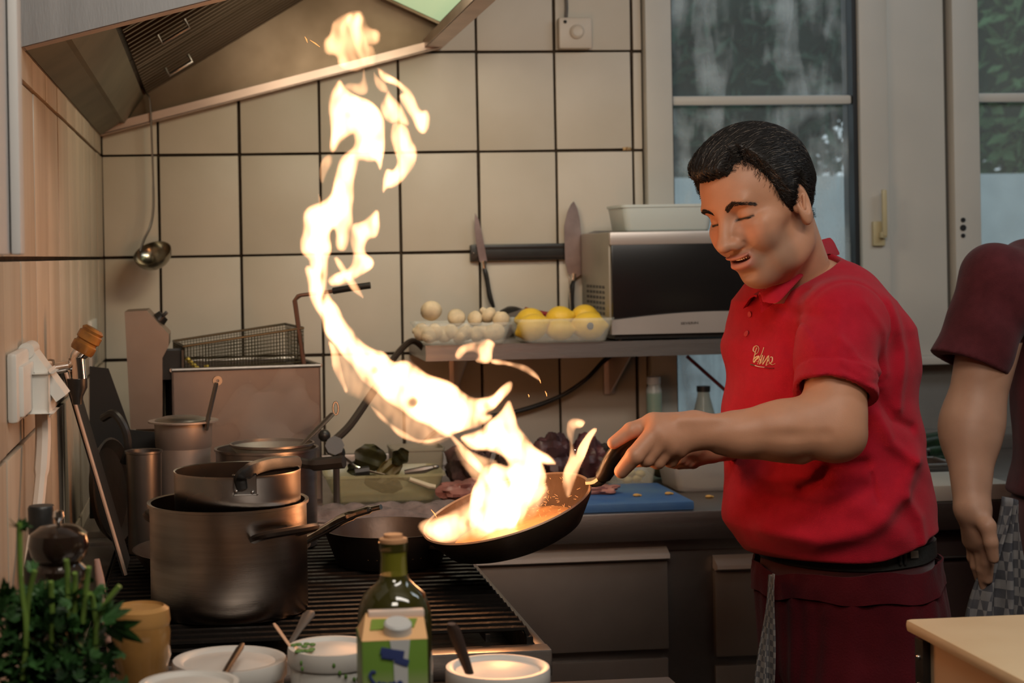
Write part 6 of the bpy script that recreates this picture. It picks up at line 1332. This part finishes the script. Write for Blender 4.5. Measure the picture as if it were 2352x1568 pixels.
#tag(obj('onion', G().ball(P(1330, 1000, 3.63), (.024, .02, .018), 8), mat('purple_onion', (.16, .06, .07), .35), base=P(1330, 1015, 3.63)), 'purple onion on top of the dark food bags', 'onion')
# right counter: white board, steel trays, cucumbers
zc_ = ZW+.0; Yr = YF+.005
q0 = P(1990, 1150, Yr).x; q1 = P(2330, 1150, Yr).x
tag(obj('cutting_board', G().box((q0, Yr, ZW), (q1, Yr+.20, ZW+.034), .006), mat('white_board', (.66, .66, .62), .5, var=.1), base=((q0+q1)/2, Yr+.1, ZW)), 'thick white cutting board on the worktop between the two people', 'cutting board')
for i, (zz_, yy, hh, lab) in enumerate(((ZW, Yr+.22, .045, 'shallow steel tray behind the white board, front one'), (ZW, Yr+.36, .060, 'deeper steel tray behind the white board under the cucumbers'))):
    tt = thing('steel_tray', lab, 'tray', ((q0+q1)/2, yy+.06, zz_), 'steel trays behind the white board'); g = G(); x0_, x1_ = q0-.03, q1-.02
    g.box((x0_, yy, zz_), (x1_, yy+.12, zz_+.003)).box((x0_, yy, zz_), (x1_, yy+.003, zz_+hh)).box((x0_, yy+.117, zz_), (x1_, yy+.12, zz_+hh)).box((x0_, yy, zz_), (x0_+.003, yy+.12, zz_+hh)).box((x1_-.003, yy, zz_), (x1_, yy+.12, zz_+hh))
    obj('tray_body', g, STEEL, tt); obj('tray_rim', G().tube([(x0_, yy, zz_+hh), (x1_, yy, zz_+hh), (x1_, yy+.12, zz_+hh), (x0_, yy+.12, zz_+hh), (x0_, yy, zz_+hh)], .004, 6), STEEL, tt)
CUC = mat('cucumber_skin', (.018, .055, .022), .4, var=.6, vscale=30, bump=.5, bscale=120)
for i, (x, y, a_, lab) in enumerate(((2150, 1018, .1, 'dark green cucumber lying on top of the pile by the helper'), (2170, 1040, -.05, 'dark green cucumber in the middle of the pile by the helper'), (2160, 1058, .05, 'dark green cucumber at the bottom of the pile by the helper'))):
    c = P(x, y, Yr+.42); d = V((math.cos(a_), .1, math.sin(a_)))*.07
    tag(obj('cucumber', G().tube(spl([c-d, c-d*.9, c-d*.4+V((0, 0, .006)), c+d*.4+V((0, 0, .006)), c+d*.9, c+d], 4), [.003, .010, .014, .017, .019]+[.020]*11+[.018, .015, .012, .008, .003], 12), CUC, base=(c.x, c.y, c.z-.02)), lab, 'cucumber', 'cucumbers on the worktop')
# butcher block in the right foreground
bx0 = .921; zb2 = .955; yb2 = PZ(2078, 1420, zb2).y; bx0 = PZ(2078, 1420, zb2).x
bb = thing('butcher_block', 'thick pale yellow chopping block in the lower right corner', 'chopping block', (bx0+.3, yb2-.3, 0))
obj('block_top', G().box((bx0, yb2-.75, zb2-.016), (bx0+.85, yb2, zb2), .006), mat('pale_yellow_board', (.66, .52, .33), .5, var=.08, vscale=6, col2=(.60, .45, .27)), bb)
obj('block_side', G().box((bx0+.020, yb2-.74, zb2-.15), (bx0+.84, yb2-.012, zb2-.014), .004), mat('pale_wood_side', (.62, .44, .28), .6, var=.1, vscale=5), bb)
st_ = obj('metal_strip', G().box((bx0+.010, yb2-.03, zb2-.20), (bx0+.022, yb2-.006, zb2-.022), .001), BLACK, bb)
for k in range(3): obj('screw', G().ball((bx0+.0095, yb2-.018, zb2-.045-k*.035), .0032, 6), CHROME, st_)
obj('base', G().box((bx0+.03, yb2-.72, 0), (bx0+.82, yb2-.03, zb2-.15)), STEELD, bb)
# ================================================================== left wall fittings
so_ = thing('wall_socket', 'white double socket with hinged cover open on the left wall', 'socket', PX(60, 870, XL+.02))
xw_ = XL+.004
def wp(px, py): return PX(px, py, XL+.03)
ya, yb3 = 2.22, 2.36
c0 = P(45, 870, 2.32); 
obj('box', G().box((xw_, 2.13, P(60, 945, 2.3).z), (xw_+.014, 2.30, P(60, 795, 2.3).z), .006).box((xw_+.010, 2.15, P(60, 935, 2.3).z), (xw_+.020, 2.28, P(60, 825, 2.3).z), .004), WHITEP, so_)
h0 = P(60, 806, 2.27); h1 = P(140, 915, 2.27); dn_ = (h1-h0); nn = V((-dn_.z, 0, dn_.x)).normalized()
obj('cover', G().prism([h0+nn*.008, h1+nn*.008, h1-nn*.008, h0-nn*.008], (0, .07, 0)), WHITEP, so_)
obj('hinge', G().lathe([(0, -.002), (.011, -.002), (.011, .074), (0, .074)], 16, basis(h0, (0, 1, 0))), WHITEP, so_)
pl = thing('power_plug', 'white plug with cable hanging below the open socket', 'plug', P(93, 940, 2.30))
obj('plug_body', G().box(P(70, 938, 2.33), P(112, 858, 2.25), .006), WHITEP, pl)
obj('cable', G().tube(spl([P(97, 930, 2.29), P(99, 1000, 2.29), P(95, 1080, 2.27), P(86, 1170, 2.24), P(72, 1260, 2.20), P(64, 1330, 2.16)], 6), [.0105]*13+[.0085]*18, 8), mat('beige_cable', (.60, .50, .42), .5), pl)
tp_ = thing('water_tap', 'chrome water tap with amber wooden grip on the left wall', 'tap', PX(125, 845, XL+.02))
YTP = 2.62
obj('tap_body', G().tube(spl([P(118, 848, YTP), P(150, 842, YTP), P(168, 838, YTP), P(180, 815, YTP), P(190, 805, YTP)], 5), [.009]*8+[.012]*6+[.013]*7, 12).tube([P(176, 820, YTP), P(181, 870, YTP)], .0135, 12), CHROME, tp_)
obj('spout', G().lathe([(0, 0), (.008, 0), (.009, .012), (.016, .026), (.016, .040), (0, .040)], 20, basis(P(178, 928, YTP), (0, 0, 1))), BLACK, tp_)
obj('grip', G().lathe([(0, 0), (.018, 0), (.0195, .004), (.0195, .014), (.017, .016), (.017, .019), (.0195, .021), (.0195, .032), (.017, .034), (.0185, .038), (.014, .042), (0, .042)], 20, basis(P(186, 808, YTP), (P(218, 752, YTP)-P(186, 808, YTP)).normalized())), mat('amber_wood', (.34, .15, .035), .25, var=.5, vscale=30, col2=(.10, .04, .015)), tp_)
obj('wall_flange', G().box((XL+.004, YTP-.02, P(120, 865, YTP).z), (P(125, 845, YTP).x, YTP+.02, P(120, 825, YTP).z), .006), mat('flange_brass', (.32, .20, .13), .4, .7), tp_)
obj('trim_4', G().box((XL+.003, 3.55, P(215, 840, 3.6).z), (XL+.012, 3.72, P(215, 735, 3.6).z), .002), FRAME, kind='structure')
# pale cupboard edge at the far left
cu_ = thing('wall_cupboard', 'pale cupboard edge with two vertical strips at the left frame edge', 'cupboard', P(25, 585, 2.0))
zb_c = P(25, 585, 1.9).z
obj('side_panel', G().box((XL+.004, 1.62, zb_c), (P(27, 300, 1.9).x, 1.90, 2.4), .002), mat('pale_cupboard', (.52, .51, .50), .5), cu_)
obj('door_edge', G().box((P(30, 300, 1.9).x, 1.86, zb_c), (P(53, 300, 1.9).x, 1.90, 2.4), .003), MATS['pale_cupboard'], cu_)
# ================================================================== foreground counter
def tubr(label, px, py, r_px, Y, zdrop=0, group='white lidded tubs in the foreground', step=True, m=None):
    c = P(px, py, Y); r = r_px*MPP(Y); h = c.z-ZN; t = thing('lidded_tub', label, 'tub', (c.x, c.y, ZN), group)
    Mx = Matrix.Translation((c.x, c.y, ZN)); lm = MATS.get('lid_plastic') or mat('lid_plastic', (.62, .59, .55), .35, var=.08)
    obj('tub_body', G().lathe([(0, 0), (r*.84, 0), (r*.87, .004), (r*.95, h-.014), (r*.93, h-.012), (r*.84, .006), (0, .006)], 44, Mx), mat('tub_plastic', (.58, .56, .52), .35), t)
    obj('lid', G().lathe([(r*.98, h-.020), (r, h-.018), (r*1.0, h-.004), (r*.985, h), (r*.88, h), (r*.80, h-.004), (r*.3, h-.001), (0, h), (0, h-.004), (r*.9, h-.006), (r*.97, h-.019)], 48, Mx), lm, t); return t, c, r
tA, cA_, rA = tubr('white lidded tub with a dark spoon handle across it, left of the bottle', 527, 1512, 131, 1.92)
tB, cB_, rB = tubr('white tub speckled with green herbs immediately left of the green bottle', 762, 1482, 102, 1.88)
tC, cC_, rC = tubr('white lidded tub cut off at the bottom edge, nearest the parsley', 434, 1566, 116, 1.70)
tD, cD_, rD = tubr('white lidded tub right of the green carton', 1143, 1530, 122, 1.88)
g = G(); rr = random.Random(5); HERB = mat('chopped_herb', (.10, .20, .04), .6)
for k in range(9):
    a = rr.uniform(-2.4, -.7); z = cB_.z-rr.uniform(.004, .03); g.ball((cB_.x+rB*1.005*math.cos(a), cB_.y+rB*1.005*math.sin(a), z), (.002, .001, .003), 4)
for k in range(14): g.ball((cB_.x-rB*.7+rr.uniform(-.008, .014), cB_.y+rr.uniform(-.03, .01), cB_.z+.001), (.004, .003, .002), 4)
obj('herb_flecks', g, HERB, tB)['kind'] = 'stuff'
def stick(name, label, x0, y0, x1, y1, Y0_, Y1_, r, m, cat, flat=.5, taper=1.):
    a, b_ = P(x0, y0, Y0_), P(x1, y1, Y1_); tag(obj(name, G().tube([a, a.lerp(b_, .1), a.lerp(b_, .6), b_], [r*.6, r, r*.9*taper, r*.7*taper], 10, flat=flat), m, base=b_), label, cat)
stick('spoon', 'dark spoon handle slanting over the left white tub', 557, 1478, 495, 1580, 1.90, 1.78, .0045, mat('dark_spoon_steel', (.07, .05, .04), .35, .8), 'spoon')
stick('spoon', 'grey rounded spoon handle leaning in front of the stock pot', 714, 1404, 668, 1475, 1.98, 1.93, .0085, mat('grey_spoon', (.20, .17, .15), .4, .6), 'spoon', .4, .6)
stick('wooden_skewer', 'thin light wooden skewer between the left tubs', 629, 1431, 678, 1500, 1.90, 1.88, .0028, mat('light_wood', (.62, .34, .20), .5), 'skewer')
stick('spoon', 'brown flat spoon handle right of the green carton', 1037, 1432, 1078, 1545, 1.72, 1.80, .0075, mat('brown_spoon', (.17, .11, .09), .4, .6), 'spoon', .4)
# oil bottle
YO = 1.74; sc2 = MPP(YO); ctr = P(906, 1400, YO); bt = thing('oil_bottle', 'dark green olive oil bottle with cork coloured cap behind the carton', 'bottle', (ctr.x, YO, ZN))
def zy(py): return P(906, py, YO).z-ZN
OB = mat('dark_green_glass', (.035, .032, .006), .07, spec=.8, alpha=.93); NG = mat('neck_green_glass', (.15, .14, .015), .10, spec=.8, alpha=.88)
rb_ = 86*sc2; rn = 31*sc2
prof = [(0, 0), (rb_*.92, 0), (rb_, .006), (rb_, zy(1425)), (rb_*.97, zy(1395)), (rb_*.82, zy(1362)), (rb_*.58, zy(1345)), (rn*1.15, zy(1330)), (rn*1.02, zy(1318))]
obj('bottle_body', G().lathe(prof+[(0, zy(1318))], 44, Matrix.Translation((ctr.x, YO, ZN))), OB, bt)
obj('neck', G().lathe([(0, zy(1322)), (rn*1.02, zy(1320)), (rn*.96, zy(1275)), (rn*1.0, zy(1262)), (0, zy(1262))], 32, Matrix.Translation((ctr.x, YO, ZN))), NG, bt)
obj('collar_ring', G().lathe([(0, zy(1264)), (rn*1.05, zy(1263)), (rn*1.08, zy(1244)), (0, zy(1244))], 32, Matrix.Translation((ctr.x, YO, ZN))), OB, bt)
obj('cap', G().lathe([(0, zy(1246)), (rn*1.06, zy(1245)), (rn*1.06, zy(1236)), (rn*.72, zy(1233)), (rn*.70, zy(1226)), (0, zy(1225))], 32, Matrix.Translation((ctr.x, YO, ZN))), mat('cork_cap', (.46, .24, .12), .5), bt)
# carton with spout
YK = 1.60; ct_ = thing('drink_carton', 'green cream carton with white screw spout in the centre foreground', 'carton', (P(905, 1560, YK).x, YK+.03, ZN))
zA = P(900, 1470, YK).z; zB_ = P(900, 1417, YK+.06).z; xL_, xR_ = P(831, 1470, YK).x, P(982, 1470, YK).x; dY = .062; H3 = zA
fl_ = [(xL_, YK, ZN), (xR_, YK, ZN), (xR_, YK+dY, ZN), (xL_, YK+dY, ZN)]; zt1 = zA; zt2 = zA+.010
cg = bpy.data.materials.new('carton_print'); cg.use_nodes = True; nt = cg.node_tree; N = nt.nodes; L = nt.links; b = N['Principled BSDF']; b.inputs['Roughness'].default_value = .4
tc = N.new('ShaderNodeTexCoord'); sx = N.new('ShaderNodeSeparateXYZ'); L.new(tc.outputs['Object'], sx.inputs[0]); cr3 = N.new('ShaderNodeValToRGB'); mr = N.new('ShaderNodeMapRange'); mr.inputs[1].default_value = zA-.10; mr.inputs[2].default_value = zA; L.new(sx.outputs[2], mr.inputs[0]); L.new(mr.outputs[0], cr3.inputs[0])
e = cr3.color_ramp.elements; e[0].color = (.34, .33, .20, 1); e[0].position = .2; e[1].color = (.13, .24, .035, 1); e[1].position = .72; q = e.new(.5); q.color = (.26, .29, .14, 1); L.new(cr3.outputs[0], b.inputs['Base Color'])
obj('carton_body', G().box((xL_, YK, ZN), (xR_, YK+dY, zA), .0015), cg, ct_)
PCH = mat('peach_print', (.72, .42, .20), .45); GRN = mat('leaf_green_print', (.16, .25, .035), .45)
obj('sloped_top', G().add([(xL_, YK, zA), (xR_, YK, zA), (xR_+.004, YK+dY, zA+.012), (xL_+.010, YK+dY, zA+.014), (xL_, YK+dY, zA-.002), (xR_, YK+dY, zA-.002)], [(0, 1, 2, 3), (0, 3, 4), (1, 5, 2), (3, 2, 5, 4), (0, 4, 5, 1)]), PCH, ct_, smooth=False)
obj('green_patch', G().prism([(xL_+.010, YK+.022, zA+.0052), (xR_-.010, YK+.026, zA+.0058), (xR_-.004, YK+.046, zA+.0098), (xL_+.014, YK+.044, zA+.0110)], (0, 0, .0006)), GRN, ct_)
obj('top_seam', G().box((xL_+.012, YK+dY-.010, zA+.010), (xR_+.004, YK+dY+.002, zA+.017), .001), mat('pale_seam', (.62, .50, .44), .5), ct_)
SPO = mat('grey_white_plastic', (.50, .50, .49), .4)
xs_ = P(918, 1450, YK).x; 
obj('screw_cap', G().lathe([(0, 0), (.0140, 0), (.0138, .010), (.0120, .012), (0, .012)], 28, basis((xs_, YK+.018, zA+.003), (0, -.28, 1))), SPO, ct_)
obj('spout_stripe', G().prism([(xs_-.010, YK-.0008, zA), (xs_+.010, YK-.0008, zA), (xs_+.0075, YK-.0008, zA-.022), (xs_+.006, YK-.0008, ZN+.005), (xs_-.002, YK-.0008, ZN+.005), (xs_-.0065, YK-.0008, zA-.022)], (0, .0006, 0)), SPO, ct_)
BLP = mat('blue_print', (.035, .05, .16), .45)
def cpt(x, y): p = P(780+x/7.84, 1380+y/7.84, YK-.001); p.y = YK-.0012; return p
g = G()
for pts in ([(740, 890), (960, 930), (1160, 960)], [(760, 960), (960, 990), (1150, 1000)], [(1000, 1040), (1130, 1090), (1240, 1120)]): g.tube([cpt(*p) for p in pts], .0040, 6, flat=.15, upv=(0, 1, 0))
obj('blue_stripes', g, BLP, ct_)
g = G(); sw = .0016
for pts in ([(650, 1290), (590, 1270), (545, 1340), (590, 1430), (640, 1500), (600, 1570), (540, 1560)], [(740, 1460), (700, 1480), (690, 1550), (740, 1560), (790, 1470), (790, 1570)], [(840, 1470), (830, 1550), (880, 1560), (910, 1470), (910, 1570)], [(960, 1460), (960, 1570), (960, 1490), (1010, 1455)], [(1060, 1520), (1120, 1490), (1090, 1450), (1050, 1490), (1060, 1560), (1120, 1560)]):
    g.tube([cpt(*p) for p in spl(pts, 4)], sw, 6, flat=.3, upv=(0, 1, 0))
obj('script_lettering', g, BLP, ct_)
obj('side_print', G().prism([(xR_+.0003, YK+.010, zA-.010), (xR_+.0003, YK+.032, zA-.028), (xR_+.0003, YK+.045, ZN+.01), (xR_+.0003, YK+.012, ZN+.01)], (.0006, 0, 0)), mat('dark_olive_print', (.10, .11, .045), .45, var=.5, vscale=60, col2=(.3, .26, .2)), ct_)
# jar, mill, parsley
YJ = 1.86; c = P(322, 1400, YJ); r = 68*MPP(YJ); jr = thing('glass_jar', 'amber ribbed jar with wooden lid behind the parsley', 'jar', (c.x, c.y, ZN)); zz2 = lambda py: P(322, py, YJ).z-ZN
obj('jar_body', G().lathe([(0, 0), (r*.85, 0), (r*.95, .008), (r*.90, zz2(1525)), (r*1.0, zz2(1505)), (r*.97, zz2(1480)), (r*1.0, zz2(1450)), (r*.95, zz2(1432)), (0, zz2(1432))], 36, Matrix.Translation((c.x, c.y, ZN))), mat('amber_glass', (.30, .15, .045), .18, var=.3, vscale=20, coat=.5), jr)
obj('lid', G().lathe([(0, zz2(1434)), (r*.96, zz2(1434)), (r*1.0, zz2(1424)), (r*.96, zz2(1398)), (r*.8, zz2(1390)), (r*.78, zz2(1396)), (0, zz2(1398))], 36, Matrix.Translation((c.x, c.y, ZN))), mat('lid_wood', (.42, .22, .07), .35, var=.2), jr)
YM = 1.80; c = P(136, 1300, YM); k3 = MPP(YM); ml = thing('pepper_mill', 'glossy dark brown wooden pepper mill with chrome knob on the left', 'pepper mill', (c.x, c.y, ZN)); zz3 = lambda py: P(136, py, YM).z-ZN
Mx = Matrix.Translation((c.x, c.y, ZN))
obj('mill_body', G().lathe([(0, 0), (55*k3, 0), (58*k3, .01), (42*k3, zz3(1480)), (38*k3, zz3(1400)), (48*k3, zz3(1350)), (60*k3, zz3(1325)), (62*k3, zz3(1305)), (50*k3, zz3(1292)), (0, zz3(1292))], 36, Mx), mat('dark_polished_wood', (.022, .012, .008), .16, var=.4, coat=.6), ml)
obj('mill_head', G().lathe([(0, zz3(1296)), (48*k3, zz3(1292)), (62*k3, zz3(1275)), (69*k3, zz3(1250)), (64*k3, zz3(1225)), (42*k3, zz3(1208)), (10*k3, zz3(1204)), (0, zz3(1204))], 36, Mx), MATS['dark_polished_wood'], ml)
obj('knob', G().lathe([(0, zz3(1206)), (5*k3, zz3(1206)), (6*k3, zz3(1196)), (13*k3, zz3(1186)), (11*k3, zz3(1174)), (0, zz3(1170))], 20, Mx), CHROME, ml)
YQ = 1.95; c = P(108, 1200, YQ); zz4 = lambda py: P(108, py, YQ).z-ZN; k4 = MPP(YQ)
bq = thing('sauce_bottle', 'black bottle with flat cap behind the pepper mill', 'bottle', (c.x-.006, c.y, ZN)); Mx = Matrix.Translation((c.x-.006, c.y, ZN))
obj('bottle_body', G().lathe([(0, 0), (40*k4, 0), (42*k4, .01), (42*k4, zz4(1300)), (24*k4, zz4(1225)), (0, zz4(1225))], 30, Mx), BLACK, bq); obj('cap', G().lathe([(0, zz4(1226)), (30*k4, zz4(1225)), (31*k4, zz4(1166)), (28*k4, zz4(1160)), (0, zz4(1160))], 30, Mx), BLACK, bq)
stick('wooden_spoon', 'pale reddish stick standing between mill and jar', 222, 1284, 292, 1732, 1.95, 1.95, .0052, mat('pale_red_wood', (.42, .24, .19), .5), 'utensil', 1.)
# parsley in a glass
YPp = 1.60; c = P(140, 1500, YPp); pv = thing('parsley_bunch', 'bushy fresh parsley bunch in a glass at the lower left', 'herb', (c.x, c.y, ZN))
kp_ = MPP(YPp); PAR = mat('parsley_leaf', (.045, .13, .03), .5, var=.6, vscale=40, col2=(.012, .04, .012)); PST = mat('parsley_stem', (.16, .26, .05), .45, var=.2)
gl_r = .040; obj('glass', G().lathe([(0, 0), (gl_r*.8, 0), (gl_r, .085), (gl_r-.002, .085), (gl_r*.76, .006), (0, .006)], 32, Matrix.Translation((c.x+.025, c.y, ZN))), GLASS, pv)
rr = random.Random(21)
def pleaf(g, o, d, s_):
    d = V(d).normalized(); sd = d.cross(V((rr.uniform(-1, 1), rr.uniform(-1, 1), rr.uniform(-1, 1)))).normalized(); up = d.cross(sd)
    for (ang, ln) in ((-.9, .75), (-.35, .9), (0., 1.05), (.4, .9), (.95, .75)):
        a_ = d*math.cos(ang)+sd*math.sin(ang); b3 = sd*math.cos(ang)-d*math.sin(ang); L3 = s_*ln; bend = up*L3*rr.uniform(-.35, .35)
        g.add([o, o+a_*L3*.45+b3*L3*.24+bend*.3, o+a_*L3*.75+b3*L3*.14+bend*.6, o+a_*L3+bend, o+a_*L3*.75-b3*L3*.14+bend*.6, o+a_*L3*.45-b3*L3*.24+bend*.3], [(0, 1, 2, 3), (0, 3, 4, 5)])
g = G(); gst = G(); bx, by, bz = c.x, c.y, ZN
for k in range(1250):
    u = rr.gauss(0, .36); v = rr.gauss(0, .5); h_ = rr.uniform(0, 1)**1.15; x = bx-.006+u*.115*(1-.45*h_)*1.1+(.02 if h_ < .5 else -.01); y = by+v*.035; zt3 = P(140, 1355, YPp).z; z = ZN+.05+(zt3-ZN-.05)*h_
    if abs(x-bx) > .10: continue
    pleaf(g, V((x, y, z)), (rr.uniform(-1, 1), rr.uniform(-1, .4), rr.uniform(-.4, .9)), rr.uniform(.010, .019))
lfo = obj('leaves', g, PAR, pv, smooth=False); lfo['kind'] = 'stuff'
sts = [((52, 1560), (60, 1450), (48, 1330), (44, 1200)), ((118, 1500), (120, 1430), (118, 1370), (117, 1335)), ((158, 1450), (156, 1380), (155, 1320), (152, 1285)), ((170, 1440), (171, 1390), (172, 1340), (172, 1315)), ((190, 1430), (196, 1370), (200, 1330), (204, 1302)), ((220, 1510), (222, 1440), (240, 1390), (275, 1345)), ((60, 1470), (62, 1400), (70, 1350), (80, 1310)), ((222, 1440), (216, 1400), (212, 1372), (206, 1362))]
for s4 in sts: obj('stem', G().tube(spl([P(x, y, YPp-.02-.004*i) for i, (x, y) in enumerate(s4)], 4), .0026, 6), PST, pv)
g = G(); top_ = P(44, 1200, YPp-.03)
for dx in (-1, -.5, .5, 1): pleaf(g, top_+V((0, 0, -.004)), (dx, -.1, .25), .012)
pleaf(g, P(80, 1310, YPp-.03), (-.4, 0, .6), .012); pleaf(g, P(255, 1440, YPp-.03), (1, 0, -.3), .032); pleaf(g, P(235, 1420, YPp-.03), (1, 0, .2), .028); pleaf(g, P(225, 1400, YPp-.03), (.8, 0, .4), .02)
obj('top_leaves', g, PAR, pv, smooth=False)['kind'] = 'stuff'
